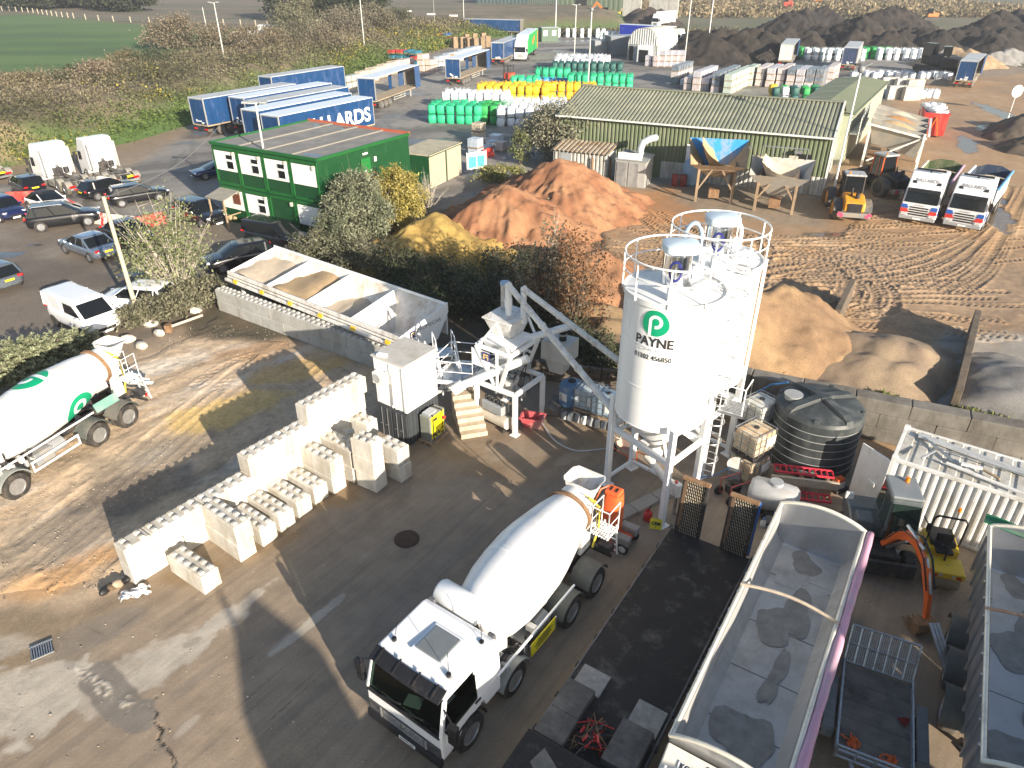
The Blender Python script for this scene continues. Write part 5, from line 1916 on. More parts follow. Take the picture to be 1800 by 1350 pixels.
eb=MB()
eb.prism([(-.14,-.02,2.9),(-1.0,-.02,2.35),(-1.0,-.02,1.2),(-.14,-.02,1.2)],(0,-2.36,0))
eb.build('end_locker',cream,tipA,bevel=.03)
nrm=Vector((-.55,0,.86)).normalized()
pm=MB().box((0,0,0),(.5,.14,.012)).build('number_plate',plate_w,tipA)
pm.location=(-.4,-.6,2.76)
pm.rotation_euler=(0,-.57,0)
pm.rotation_euler=Euler((0,-.57,0))
pl_t=lettering('KCS 17',.17,ink,tipA,(-.42,-.62,2.765),Euler((0,-.57,0)),width=.46,bold=.004)
pl_t.rotation_euler=(Matrix.Rotation(-.57,3,'Y')@Matrix.Rotation(-PI/2,3,'Z')).to_euler()
pm.rotation_euler=(Matrix.Rotation(-.57,3,'Y')@Matrix.Rotation(-PI/2,3,'Z')).to_euler()
MB().cyl((-.55,-1.35,2.6),(-.57,-1.35,2.68),.13,seg=16).build('filler_cap',M('cap_bronze',(.4,.33,.22),.4,.6),tipA,smooth=40)
MB().tube([(-.2,-.9,2.85),(-.5,-.85,2.75),(-.75,-.8,2.5),(-.7,-.5,2.45)],.025).build('hose',black,tipA,smooth=60)
ld=MB()
for y in(-.15,-.75):
 ld.tube([(-.55,y,2.75),(-1.05,y,2.6),(-1.1,y,1.0)],.025)
for k in range(6):
 ld.tube([(-1.1,-.15,1.1+k*.27),(-1.1,-.75,1.1+k*.27)],.02)
for k in range(7):
 ld.bar((-.62-k*.07,-.15,2.6),(-.62-k*.07,-.75,2.6),.02)
ld.build('ladder',white,tipA)
tipB=tipping_trailer('empty tipping trailer at the right edge with dark residue and cream rails',at(1725,1335,hT),at(1737,945,hT),7.9,2.4,hT,strap=M('tie_rust',(.35,.2,.12),.6,.1,dirt=(.6,.5,.4),damt=.3),sheet=None)
for x in(3.2,4.5,5.8):
 for y in(.02,-2.15):
  o=wheel(tipB,x,1,.52,.4,dusty if y>0 else None)
  o.location.y=y
 arch(tipB,x,.05,.6,.5,M('mudguard_grey'),10,170)
wgn=tag(MB().grid(lambda a,b:(.35+.9*a,-.1-2.0*b,3.0+.05*math.sin(9*a)*math.sin(5*b)),10,10).build('folded_sheet',M('green_sheet',(.01,.16,.06),.5),None,smooth=180),'green cloth sheet folded over the end of the right hand tipping trailer','sheet')
wgn.parent=None
wgn.location=tipB.matrix_basis@Vector((7.25,.3,.1))
wgn.rotation_euler=(0,.15,tipB.rotation_euler.z-.15)
wgn.scale=(.7,.55,1)

# ================ RIGHT HAND FOREGROUND
wbm=M('profiled_sheet',(.4,.42,.4),.5,var=.08)
ob=MB()
gy=-.6
for(x0,x1,z0,z1) in((6.4,12.6,0,6.2),(12.6,17.6,0,7.3),(23.6,40,0,7.3),(17.6,23.6,6.3,8.5),(17.6,23.6,0,2.2)):
 ob.box(((x0+x1)/2,gy-1.0,(z0+z1)/2),(x1-x0-.004,2.0,z1-z0))
for x in(19.7,21.0):
 ob.box((x,gy-.1,4.3),(.25,.25,3.4))
ob.box((9.4,gy-1.2,6.45),(.8,.8,.5))
tag(ob.build('building',wbm),'works building below the camera that shades the near yard',kind='structure')
ob=MB()
tp=at(440,1068)+Vector((.58,-.815,0))*(9.0/math.tan(SUN_EL))
ob.prism([(tp.x-.95,tp.y+.6,0),(tp.x-.95,tp.y+.6,8.0),(tp.x-.2,tp.y+.6,9.0),(tp.x+.95,tp.y+.6,8.2),(tp.x+.95,tp.y+.6,0)],(0,-1.5,0))
ob.box((tp.x,tp.y-1,9.2),(.12,.12,1.0))
tag(ob.build('tower',wbm),'plant tower below the camera that shades the near yard',kind='structure')
# water tank
tank_m=M('tank_black',(.035,.042,.045),.5,var=.15,dirt=(.1,.11,.11),damt=.3,dscale=1.5)
wk=thing('water_tank','big black ribbed plastic water tank by the stained retaining wall','water tank',at(1419,802),.35)
Rt,Ht=1.58,2.3
prof=[(Rt-.05,0)]
for k in range(7):
 z=.05+k*(Ht/7)
 prof+=[(Rt,z),(Rt,z+Ht/7-.05),(Rt-.03,z+Ht/7-.025)]
prof+=[(Rt,Ht),(Rt-.06,Ht+.12),(Rt-.2,Ht+.2),(.25,Ht+.38),(.02,Ht+.38)]
MB().lathe(prof,seg=64).build('body',tank_m,wk,smooth=28)
for k in range(1,7):
 z=.05+k*(Ht/7)-.025
 MB().tube([((Rt+.005)*math.cos(2*PI*i/64),(Rt+.005)*math.sin(2*PI*i/64),z) for i in range(64)],.014,5,closed=True).build('rib',M('tank_seam',(.3,.31,.31),.5),wk,smooth=60)
for a in(0,PI/2):
 rbm=MB()
 for s_ in(-1,1):
  c_,n_=math.cos(a)*s_,math.sin(a)*s_
  px_,py_=-n_,c_
  rings=[]
  for(r,z) in((.2,Ht+.5),(Rt-.35,Ht+.36),(Rt-.1,Ht+.22),(Rt+.0,Ht-.02)):
   rings.append([Vector((c_*r+px_*q,n_*r+py_*q,z+zz)) for q,zz in((-.2,-.25),(-.15,.0),(.15,0),(.2,-.25))])
  rbm.loft(rings)
 if a==0:
  rbm.box((0,0,Ht+.39),(.42,.42,.24))
 rbm.build('roof_rib',tank_m,wk,bevel=.02)
ld=MB()
ld.cyl((-.85,.55,Ht+.2),(-.85,.55,Ht+.36),.3,seg=24)
ld.cyl((-.85,.55,Ht+.36),(-.85,.55,Ht+.42),.34,seg=24)
ld.build('lid',M('lid_grey',(.3,.31,.31),.45),wk,smooth=40)
for a in(.6,2.2,3.9,5.4):
 MB().box((Rt*.92*math.cos(a),Rt*.92*math.sin(a),Ht+.12),(.22,.22,.22),rz=a,taper=(.5,.8)).build('lifting_lug',tank_m,wk,bevel=.02)
tag(MB().tube([at(1385,672,2.6),at(1355,676,2.2),at(1335,688,1.9),at(1325,705,1.2)],.03).build('blue_hose',M('hose_blue',(.03,.2,.5),.5),smooth=60),'blue hose hanging over the retaining wall beside the water tank','hose')
# white container
cw=thing('shipping_container','white ribbed shipping container with its door open and scrap on the roof','container',(0,0,0))
seat(cw,at(1568,804,2.45),at(1800,878,2.45))
cw.location.z=0
cm=M('container_white',(.7,.7,.68),.45,var=.05,dirt=(.42,.39,.33),damt=.25,dscale=1.5)
CL,CWd,CH=6.05,2.3,2.45
b=MB()
n=24
rings=[]
xs_=[]
for k in range(n):
 x=.12+k*(CL-.24)/n
 st_=(CL-.24)/n
 xs_+=[(x,0),(x+st_*.28,0),(x+st_*.5,.045),(x+st_*.78,.045)]
xs_.append((CL-.12,0))
pts=[(x,y) for x,y in xs_]
b.loft([[Vector((x,y,.12)),Vector((x,y,CH-.1))] for x,y in pts],caps=(False,False))
b.f=[f for f in b.f if True]
b.build('front_wall',cm,cw)
bk=MB()
bk.box((CL/2,CWd,CH/2),(CL,.05,CH))
bk.box((CL-.02,CWd/2,CH/2),(.05,CWd,CH))
bk.build('back_wall',cm,cw)
fr=MB()
for x in(.06,CL-.06):
 for y in(.03,CWd-.03):
  fr.box((x,y,CH/2),(.13,.13,CH))
for y in(.03,CWd-.03):
 for z in(.07,CH-.06):
  fr.box((CL/2,y,z),(CL-.26,.1,.13))
for x in(.06,CL-.06):
 fr.box((x,CWd/2,CH-.06),(.12,CWd-.2,.12))
fr.build('frame',cm,cw,bevel=.012)
rfm=M('container_roof',(.5,.49,.45),.6,var=.12,dirt=(.25,.22,.17),damt=.35,dscale=1.6)
b=MB()
rx=[]
for k in range(12):
 st_=(CL-.26)/12
 x=.13+k*st_
 rx+=[(x,0),(x+st_*.55,0),(x+st_*.62,-.03),(x+st_*.93,-.03)]
b.loft([[Vector((x,.08,CH+z-.01)),Vector((x,CWd-.08,CH+z-.01))] for x,z in rx],caps=(False,False))
b.build('roof',rfm,cw)
for x in(.08,CL-.08):
 for y in(.05,CWd-.05):
  MB().box((x,y,CH+.02),(.18,.17,.1)).build('corner_casting',cm,cw,bevel=.01)
dd=MB().box((0,-.02,0),(.06,1.15,2.2)).build('door',cm,cw,bevel=.012)
dd.location=(-.5,.28,1.22)
dd.rotation_euler=(0,0,1.05)
dl=MB().box((-.05,-.2,-.1),(.1,.3,.16)).build('lock_box',cm,dd,bevel=.01)
MB().box((.02,CWd/2,1.2),(.03,CWd-.3,2.0)).build('inner_door',dark_steel,cw)
jk=MB()
jn=0
for(x0,y0,x1,y1,w_,nm,m) in((.5,1.9,6.0,1.25,.16,'steel_channel',M('pale_steel',(.6,.6,.58),.5,.4)),(.5,1.75,6.0,1.0,.12,'steel_channel',M('pale_steel')),(.9,1.6,1.9,.6,.05,'scrap_bar',steel),(.7,1.7,1.7,.7,.05,'scrap_bar',steel),(1.5,.5,3.7,.1,.12,'white_board',white_dirty),(2.2,.9,3.0,.5,.1,'timber_offcut',wood),(1.0,1.2,3.6,1.15,.03,'scrap_bar',steel),(1.9,.65,2.5,.75,.14,'white_board',white_dirty),(.8,.2,1.1,.9,.06,'scrap_bar',grey_paint)):
 jn+=1
 q=thing(nm,['','long pale steel channel lying along the container roof, rearmost','second long steel channel on the container roof','steel bar lying askew on the container roof, longer one','steel bar crossed under another on the container roof','long white board near the front edge of the container roof','brown timber offcut amid scrap on the container roof','thin rod lying across the container roof scrap','short white board beside the timber offcut','grey bent bar at the open end of the container roof'][jn],nm.split('_')[-1],(0,0,0))
 p0,p1=cw.matrix_basis@Vector((x0,y0,0)),cw.matrix_basis@Vector((x1,y1,0))
 C_=Matrix.Rotation(cw.rotation_euler.z,4,'Z')
 o=MB().bar((0,0,0),(math.hypot(x1-x0,y1-y0),0,0),w_,max(.04,w_*.4)).build('bar',m,q)
 q.rotation_euler=(0,0,cw.rotation_euler.z+math.atan2(y1-y0,x1-x0))
 lp=C_@Vector((x0,y0,0))
 q.location=(cw.location.x+lp.x,cw.location.y+lp.y,CH+.035+jn*.018)
 # plant trailer
pt=thing('plant_trailer','galvanised plant trailer with mesh tail ramp and orange straps on its bed','trailer',(0,0,0))
seat(pt,at(1470,1318,.72),at(1484,1166,.72))
pt.location.z=0
PL_,PW_=2.75,1.62
bed=M('ply_bed',(.17,.155,.135),.75,var=.2,scale=2.5,dirt=(.06,.055,.05),damt=.3,dscale=1.3)
for k in range(5):
 MB().box((PL_/10+k*PL_/5,-PW_/2,.6),(PL_/5-.012,PW_-.06,.05)).build('bed_board',bed,pt)
rl=MB()
for y in(0,-PW_):
 rl.box((PL_/2,y,.74),(PL_+.1,.05,.05))
 rl.box((PL_/2,y,.58),(PL_+.1,.06,.12))
 for k in range(5):
  rl.box((.05+k*(PL_-.1)/4,y,.66),(.05,.05,.14))
for x in(-.03,):
 for z in(.58,.8,.95):
  rl.box((x,-PW_/2,z),(.05,PW_+.05,.05))
 for k in range(5):
  rl.box((x,-k*PW_/4,.78),(.05,.04,.4))
rl.build('side_rail',steel,pt,bevel=.006)
dbar=MB()
dbar.bar((-.05,-.35,.5),(-1.2,-PW_/2,.48),.08)
dbar.bar((-.05,-PW_+.35,.5),(-1.2,-PW_/2,.48),.08)
dbar.build('drawbar',steel,pt)
gate=MB()
tl=R(62)
gh=1.0
gx=lambda h:PL_+.06+h*math.cos(tl)
gz=lambda h:.66+h*math.sin(tl)
for h in(0,.5,1.0):
 gate.bar((gx(h),0,gz(h)),(gx(h),-PW_,gz(h)),.04)
for k in range(8):
 y=-PW_*k/7
 gate.bar((gx(0),y,gz(0)),(gx(gh),y,gz(gh)),.035)
go=gate.build('tail_ramp',steel,pt)
ms=MB()
for k in range(34):
 y=-PW_*(k+.5)/34
 ms.bar((gx(0)+.01,y,gz(0)),(gx(gh)+.01,y,gz(gh)),.007)
for k in range(24):
 ms.bar((gx(k/24)+.01,0,gz(k/24)),(gx(k/24)+.01,-PW_,gz(k/24)),.007)
ms.build('ramp_mesh',steel,go)
for y in(.22,-PW_-.22):
 for x in(1.0,1.75):
  o=wheel(pt,x,1 if y>0 else-1,.31,.2,spokes=5)
  o.location.y=y
 MB().box((1.38,y,.66),(1.6,.27,.04)).build('mudguard',M('guard_slate',(.14,.16,.17),.5,dirt=(.3,.28,.25),damt=.25),pt,bevel=.015)
 MB().box((.55,y,.52),(.04,.27,.28)).build('mudguard_end',M('guard_slate'),pt)
pz=pt.rotation_euler.z
def on_trailer(x,y):
 return Vector((pt.location.x+x*math.cos(pz)-y*math.sin(pz),pt.location.y+x*math.sin(pz)+y*math.cos(pz),.63))
for(x,y,n_,sp_,lab) in((.42,-.32,9,.11,'heap of orange ratchet straps at the left of the trailer bed'),(.25,-1.15,7,.1,'heap of orange straps by the trailer headboard')):
 q=thing('strap_heap',lab,'straps',on_trailer(max(x,.18),y),pz)
 for k in range(n_):
  pts=[(rnd.gauss(0,sp_),rnd.gauss(0,sp_*.9),.02+rnd.random()*.1) for i in range(4)]
  cv_=[Vector((*p2,.03+.05*math.sin(i_*.4+k)**2+k*.006)) for i_,p2 in enumerate(curve([p[:2] for p in pts],6))]
  MB().tube(cv_,.022,5).build('strap',orange,q,smooth=60)
q=thing('red_cloth','dark red glove or rag lying on the trailer bed','cloth',on_trailer(1.55,-1.45),.4)
b=MB()
b.grid(lambda a,c:((a-.5)*.3*(1-.5*abs(c-.5)),(c-.5)*.2*(1.2-a*.6),.03+.04*math.sin(7*a+3*c)**2),8,6)
b.build('cloth',M('dark_red_cloth',(.2,.01,.012),.9),q,smooth=180)
# mini excavator
ex=thing('mini_excavator','wheeled excavator with grey cab and orange boom reaching towards the trailer','excavator',at(1530,972),R(-100))
exg=M('excavator_grey',(.075,.09,.095),.4,var=.1,dirt=(.2,.18,.15),damt=.18)
ex.rotation_euler.z=R(-104)
un=MB()
un.box((0,0,.62),(2.0,.9,.4))
un.box((1.2,0,.5),(.12,1.9,.55))
un.build('undercarriage',dark_steel,ex,bevel=.03)
for x in(-.75,.75):
 for y in(-.82,.82):
  wheel(ex,x,y,.42,.32,spokes=8,rimm=dark_steel)
up=MB()
up.prism([(-1.2,-.95,.9),(.3,-.95,.9),(.3,-.95,1.35),(-.4,-.95,1.5),(-1.2,-.95,1.4)],(0,1.9,0))
up.build('upper_body',exg,ex,bevel=.1,seg=3)
cbm=MB()
cbm.loft([[Vector((x,y,z)) for x,y in((.62,-.1),(.62,.85),(-.75,.85),(-.75,-.1))] for z in(1.15,1.25)]+[[Vector((x,y,z)) for x,y in((.7,-.1),(.7,.85),(-.78,.85),(-.78,-.1))] for z in(1.6,)]+[[Vector((x,y,z)) for x,y in((.45,-.05),(.45,.8),(-.7,.8),(-.7,-.05))] for z in(2.55,2.6)])
cbm.build('cab',exg,ex,bevel=.05)
gl=MB()
gl.add([(.735,-.04,1.5),(.735,.79,1.5),(.515,.75,2.48),(.515,0,2.48)],[(0,1,2,3)])
gl.add([(.69,-.04,1.15),(.69,.79,1.15),(.735,.79,1.48),(.735,-.04,1.48)],[(0,1,2,3)])
gl.add([(.4,.005,2.62),(.4,.74,2.62),(.0,.74,2.62),(.0,.005,2.62)],[(0,1,2,3)])
for y in(-.11,.86):
 k=.04 if y<0 else-.04
 gl.add([(.6,y,1.5),(.42,y+k,2.45),(-.1,y+k,2.45),(-.1,y,1.5)],[(0,1,2,3)])
 gl.add([(-.2,y,1.6),(-.2,y+k,2.45),(-.62,y+k,2.45),(-.66,y,1.6)],[(0,1,2,3)])
gl.build('cab_window',glass_green,ex)
rf=MB().box((-.15,.38,2.64),(1.15,.9,.1)).build('roof',M('roof_slate',(.2,.22,.23),.4,var=.1),ex,bevel=.05,seg=3)
MB().cyl((-.45,.5,2.7),(-.45,.5,2.85),.07,.055,seg=12).build('beacon',amber,ex,smooth=40)
MB().tube([(.5,.9,2.2),(.65,1.05,2.0),(.65,1.05,1.75)],.02).build('mirror_stay',black,ex)
MB().box((.66,1.08,1.95),(.05,.16,.24)).build('mirror',black,ex,bevel=.02)
MB().box((.3,-.62,1.55),(.5,.5,.35)).build('bonnet',exg,ex,bevel=.06)
MB().box((-.4,-1.0,1.9),(.1,.25,.25)).build('work_lamp',white_dirty,ex,bevel=.02)
def beam(mb,pts,hs,w_):
 rings=[]
 for i,(x,y,z) in enumerate(pts):
  a=pts[max(0,i-1)]
  c=pts[min(len(pts)-1,i+1)]
  d_=Vector((c[0]-a[0],0,c[2]-a[2])).normalized()
  n_=Vector((-d_.z,0,d_.x))
  p=Vector((x,y,z))
  rings.append([p+n_*hs[i]+Vector((0,s_*w_,0)) for s_ in(-1,1)]+[p-n_*hs[i]+Vector((0,s_*w_,0)) for s_ in(1,-1)])
 mb.loft(rings)
b=MB()
beam(b,[(.75,-.05,1.1),(1.15,-.05,1.8),(1.6,-.08,2.2),(2.0,-.1,2.25),(2.6,-.12,1.9)],[.08,.11,.15,.12,.08],.08)
b.build('boom',orange,ex,bevel=.02)
b=MB()
beam(b,[(2.35,-.13,2.15),(2.6,-.13,1.9),(3.0,-.13,1.2),(3.2,-.13,.55)],[.07,.13,.1,.07],.07)
b.build('dipper_arm',orange,ex,bevel=.02)
b=MB()
b.cyl((1.35,-.0,2.35),(2.3,-.12,2.3),.05,seg=10)
b.cyl((.8,.1,1.0),(1.5,.0,1.9),.055,seg=10)
b.cyl((2.5,-.13,2.2),(3.05,-.13,1.35),.045,seg=10)
b.build('hydraulic_ram',steel,ex,smooth=40)
b=MB()
for y in(.02,.06,-.22):
 b.tube([(.9,y,1.4),(1.4,y,2.3),(2.0,y,2.45),(2.5,y,2.15),(2.95,y,1.4)],.02)
b.build('hose',black,ex,smooth=60)
b=MB()
secs=[]
for y in(-.42,.18):
 secs.append([Vector((x,y,z)) for x,z in((3.0,.42),(3.35,.45),(3.42,.28),(3.3,.06),(3.05,.0),(2.78,.1),(2.8,.14),(3.04,.05),(3.26,.1),(3.35,.28),(3.3,.4),(3.02,.38))])
b.loft(secs)
b.box((3.2,-.42,.25),(.35,.025,.36))
b.box((3.2,.18,.25),(.35,.025,.36))
for k in range(4):
 b.box((2.74,-.36+k*.16,.1),(.14,.06,.04))
b.build('bucket',rust,ex,bevel=.008)
for o in ex.children:
 if o.name.split('.')[0] in('boom','dipper_arm','hydraulic_ram','hose','bucket'):
  a_=R(22)
  o.rotation_euler=(0,0,a_)
  o.location=(.7-.7*math.cos(a_),-.7*math.sin(a_),0)
  # yellow roller
rl_=thing('road_roller','small yellow ride on roller with black canopy bar and orange beacon','roller',at(1642,1006),R(-108))
ry=yellow
for x in(-.55,.55):
 MB().cyl((x,-.45,.33),(x,.45,.33),.33,seg=28).build('drum',M('drum_steel',(.3,.28,.24),.5,.6,var=.15,dirt=(.3,.24,.16),damt=.3),rl_,smooth=40,bevel=.01)
b=MB()
b.box((.55,0,.72),(.75,.98,.22))
b.box((-.45,0,.78),(.95,.9,.4))
for y in(-.5,.5):
 b.box((.55,y,.5),(.3,.06,.4))
 b.box((-.55,y,.5),(.3,.06,.4))
b.build('body',ry,rl_,bevel=.05)
MB().box((-.5,0,1.05),(.8,.72,.2)).build('bonnet',black,rl_,bevel=.06)
b=MB()
b.box((.0,0,.98),(.45,.5,.12))
b.box((-.22,0,1.22),(.12,.48,.4))
b.build('seat',black,rl_,bevel=.05)
b=MB()
for y in(-.46,.46):
 b.tube([(-.25,y,.8),(-.25,y,1.9),(-.25,y*.8,2.02)],.035)
b.tube([(-.25,-.37,2.02),(-.25,.37,2.02)],.035)
b.build('roll_bar',black,rl_,smooth=50)
b=MB()
b.tube([(.35,0,.8),(.25,0,1.3)],.03)
b.tube([(.22+.17*math.cos(a)*.4,.17*math.sin(a),1.32+.17*math.cos(a)*.5) for a in[2*PI*i/14 for i in range(14)]],.015,closed=True)
b.build('steering_wheel',black,rl_,smooth=60)
MB().cyl((-.75,.3,1.15),(-.75,.3,1.95),.015,seg=6).build('beacon_stem',black,rl_)
MB().cyl((-.75,.3,1.95),(-.75,.3,2.07),.06,.045,seg=12).build('beacon',amber,rl_,smooth=40)
for y in(-.32,.32):
 MB().box((.935,y,.72),(.03,.12,.08)).build('tail_light',red_lens,rl_)
 MB().box((.935,y*.55,.74),(.03,.08,.07)).build('lamp',clear_lens,rl_)
 # intermediate bulk containers
tote=M('tote_plastic',(.62,.62,.56),.4,var=.08,dirt=(.4,.32,.2),damt=.25,dscale=3)
def ibc(loc,rz,label,body=None,n=1,group='old bulk liquid containers'):
 t=thing('liquid_container',label,'container',loc,rz,group)
 for k in range(n):
  z=k*1.16
  b=MB()
  b.loft([[Vector((sx*a,sy*c,z+h)) for sx,sy in((-1,-1),(1,-1),(1,1),(-1,1))] for a,c,h in((.5,.4,.15),(.55,.46,.2),(.56,.46,.95),(.5,.42,1.03),(.15,.14,1.06))])
  b.build('bottle',body or tote,t,bevel=.04)
  b=MB()
  for i in range(5):
   x=-.57+i*.285
   for y in(-.48,.48):
    b.bar((x,y,z+.14),(x,y,z+1.06),.022)
   b.bar((x,-.48,z+1.06),(x,.48,z+1.06),.02) if i in(1,3) else None
  for i in range(4):
   y=-.48+i*.32
   for x in(-.57,.57):
    b.bar((x,y,z+.14),(x,y,z+1.06),.022)
  for h in(.3,.55,.8,1.06):
   for y in(-.48,.48):
    b.bar((-.57,y,z+h),(.57,y,z+h),.024)
   for x in(-.57,.57):
    b.bar((x,-.48,z+h),(x,.48,z+h),.024)
  b.build('cage',steel,t)
  MB().cyl((0,0,z+1.04),(0,0,z+1.1),.1,seg=14).build('cap',dark_steel,t,smooth=40)
  MB().box((0,0,z+.07),(1.14,.96,.12)).build('base_pallet',dark_steel if k else wood,t)
  MB().box((.3,-.49,z+.62),(.5,.012,.38)).build('label_plate',white_dirty,t)
 return t
ibc(at(1322,785),-.95+PI/2,'two stacked caged liquid containers further from the camera',None,2)
ibc(at(1312,838),-.95+PI/2,'two stacked caged liquid containers with rust stained tops beside the ladder',M('tote_stained',(.55,.48,.35),.5,var=.12,dirt=(.35,.19,.08),damt=.4,dscale=2.5),2)
bluet=M('tote_blue',(.1,.2,.34),.35,var=.1,dirt=(.3,.3,.28),damt=.2)
dr=thing('plastic_vat','round blue plastic vat at the left end of the dosing row','vat',at(1003,722)+Vector((0,0,.42)),0)
MB().lathe([(.5,0),(.53,.06),(.53,.3),(.5,.33),(.53,.36),(.53,.8),(.48,.95),(.2,1.02),(.2,1.06),(.02,1.07)],seg=28).build('body',bluet,dr,smooth=40)
MB().cyl((0,0,1.05),(0,0,1.1),.17,seg=18).build('lid',black,dr,smooth=40)
MB().box((-.38,-.36,.5),(.4,.03,.35),rz=-.8).build('label_plate',white_dirty,dr)
ibc(at(1036,733)+Vector((0,0,.42)),-.5,'caged pale liquid container next to the blue vat',M('tote_clear',(.4,.47,.5),.35,var=.1),1,'dosing containers by the plant')
ibc(at(1066,745)+Vector((0,0,.42)),-.5,'caged blue grey liquid container nearest the front silo',M('tote_bluegrey',(.25,.33,.4),.4,var=.1),1,'dosing containers by the plant')
bd=thing('bund_plinth','concrete and timber plinth carrying the row of dosing containers','plinth',at(1030,732),-.42)
for k in range(5):
 MB().box((-1.35+k*.68,0,.2),(.66,1.2,.38)).build('plinth_block',wr_mat,bd,bevel=.02)
gy_=thing('admixture_pumps','row of small pumps and pipes along the dosing plinth','pumps',at(1038,755),-.42)
for k in range(9):
 b=MB()
 b.box((-1.2+k*.29,.05,.32),(.2,.16,.3),rz=rnd.uniform(-.3,.3))
 b.cyl((-1.2+k*.29,0,.2),(-1.1+k*.29,-.05,.6),.06,seg=8)
 b.build('pump',white_dirty if k%2 else grey_paint,gy_,bevel=.015)
lp_=MB().tube([(.95,-.15,.5),(1.1,-.3,.15),(1.35,-.3,.1),(1.4,-.1,.35),(1.2,-.1,.5)],.02).build('loose_hose',white_dirty,gy_,smooth=60)
# smaller things in the yard
lf=thing('mast_lift','orange vertical mast work lift with grey battery trays behind the mixer','access lift',at(1072,946),-.6)
om=M('lift_orange',(.75,.14,.04),.4,var=.08,dirt=(.4,.16,.08),damt=.15)
b=MB()
b.loft([[Vector((.34*c*k+dx,.3*s_*k,z)) for c,s_ in[(math.copysign(abs(math.cos(2*PI*i/20))**.55,math.cos(2*PI*i/20)),math.copysign(abs(math.sin(2*PI*i/20))**.55,math.sin(2*PI*i/20))) for i in range(20)]] for z,k,dx in((.25,.8,0),(.4,1,0),(1.2,1.0,0),(1.75,.9,0),(1.95,.8,.02))])
b.build('mast_cover',om,lf,smooth=50)
MB().box((.0,0,2.0),(.5,.42,.14)).build('top_cover',om,lf,bevel=.04)
for k in range(2):
 MB().box((-.1+k*.2,0,2.08),(.06,.2,.02)).build('vent_slot',black,lf)
b=MB()
b.box((.1,0,.3),(1.25,.7,.22))
b.build('chassis',om,lf,bevel=.04)
for y in(-.3,.3):
 MB().box((.55,y,.48),(.6,.3,.3)).build('battery_tray',M('tray_grey',(.25,.25,.24),.5,dirt=(.4,.33,.26),damt=.3),lf,bevel=.05)
for x in(-.4,.65):
 for y in(-.4,.4):
  wheel(lf,x,y,.2,.13,spokes=5,rimm=white_dirty)
MB().tube([(-.3,-.3,1.2),(-.5,-.35,1.6),(-.35,-.25,2.1),(-.2,0,2.15)],.03).build('hand_rail',om,lf,smooth=60)
fc=thing('fuel_can','red fuel can with black spout on the concrete by the silo leg','fuel can',at(1138,914),.3)
b=MB()
b.lathe([(.13,0),(.15,.03),(.15,.3),(.11,.38),(.04,.42),(.035,.46)],seg=18)
b.build('body',red,fc,smooth=40)
MB().tube([(0,0,.46),(.02,0,.54),(.1,0,.62)],.022).build('spout',black,fc,smooth=60)
MB().tube([(-.09,0,.38),(-.07,0,.5),(.03,0,.5),(.05,0,.4)],.018).build('handle',red,fc,smooth=60)
sg=thing('floor_sign','square yellow board lettered in black leaning by the silo leg','sign',at(1152,928),-.25)
o=MB().box((0,0,.17),(.4,.02,.36),mat=Matrix.Rotation(-.5,3,'X')).build('board',M('sign_yellow'),sg)
lt=lettering('CEM',.15,ink,sg,(0,-.02,.2),(PI/2-.5,0,0),width=.3,bold=.006)
lt2=lettering('I',.1,ink,sg,(0,-.075,.085),(PI/2-.5,0,0),bold=.004)
wbw=thing('wheelbarrow','orange rimmed wheelbarrow parked under the front silo','wheelbarrow',at(1098,806),2.2)
b=MB()
b.loft([[Vector((x*k+dx,y*k,z)) for x,y in((-.4,-.25),(.4,-.18),(.4,.18),(-.4,.25))] for k,dx,z in((.65,0,.3),(1.1,.0,.6),(1.14,0,.6),(.7,0,.33))],caps=(True,True))
b.build('tray',M('barrow_tray',(.45,.3,.25),.5,dirt=(.5,.42,.35),damt=.4),wbw,bevel=.01)
b=MB()
for s_ in(-1,1):
 b.tube([(.65,s_*.04,.22),(.2,s_*.2,.3),(-.9,s_*.28,.55)],.02)
 b.tube([(-.35,s_*.24,.4),(-.42,s_*.24,0)],.02)
b.build('frame',orange,wbw,smooth=60)
o=wheel(wbw,.65,1,.19,.1,spokes=5)
o.location.y=0
pwm=thing('pressure_washer','red framed pressure washer with hose reel near the ramps','pressure washer',at(1290,872),.4)
b=MB()
for y in(-.28,.28):
 b.tube([(-.45,y,.12),(-.45,y,.75),(.35,y,.75),(.5,y,.12),(-.45,y,.12)],.025)
b.build('frame',M('frame_pinkred',(.55,.1,.09),.5),pwm,smooth=60)
MB().box((-.05,0,.38),(.55,.42,.36)).build('engine',dark_steel,pwm,bevel=.04)
MB().cyl((-.05,0,.56),(-.05,0,.66),.16,seg=16).build('recoil_cover',black,pwm,smooth=40)
o=wheel(pwm,-.45,.34,.18,.1,spokes=5)
o=wheel(pwm,-.45,-.34,.18,.1,spokes=5)
rlm=thing('hose_reel','grey hose reel and pump in front of the stacked liquid containers','hose reel',at(1290,842),-.4)
b=MB()
for y in(-.14,.14):
 b.lathe([(.1,-.015),(.34,-.015),(.34,.015),(.1,.015)],(0,y,.75),(0,1,0),24)
b.cyl((0,-.16,.75),(0,.16,.75),.2,seg=18)
b.build('reel',white_dirty,rlm,smooth=40)
b=MB()
b.box((0,0,.3),(.5,.5,.5))
b.box((.3,.1,.55),(.2,.3,.3))
b.build('pump',grey_paint,rlm,bevel=.03)
MB().tube([(-.2,-.3,.7),(-.7,-.5,.3),(-1.1,-.4,.05),(-1.4,-.8,.04)],.018).build('hose',M('hose_blue',(.03,.2,.5),.5),rlm,smooth=60)
bw=thing('water_bowser','silvery grey domed bowser tank behind the second ramp','bowser',at(1352,905),-.5)
b=MB()
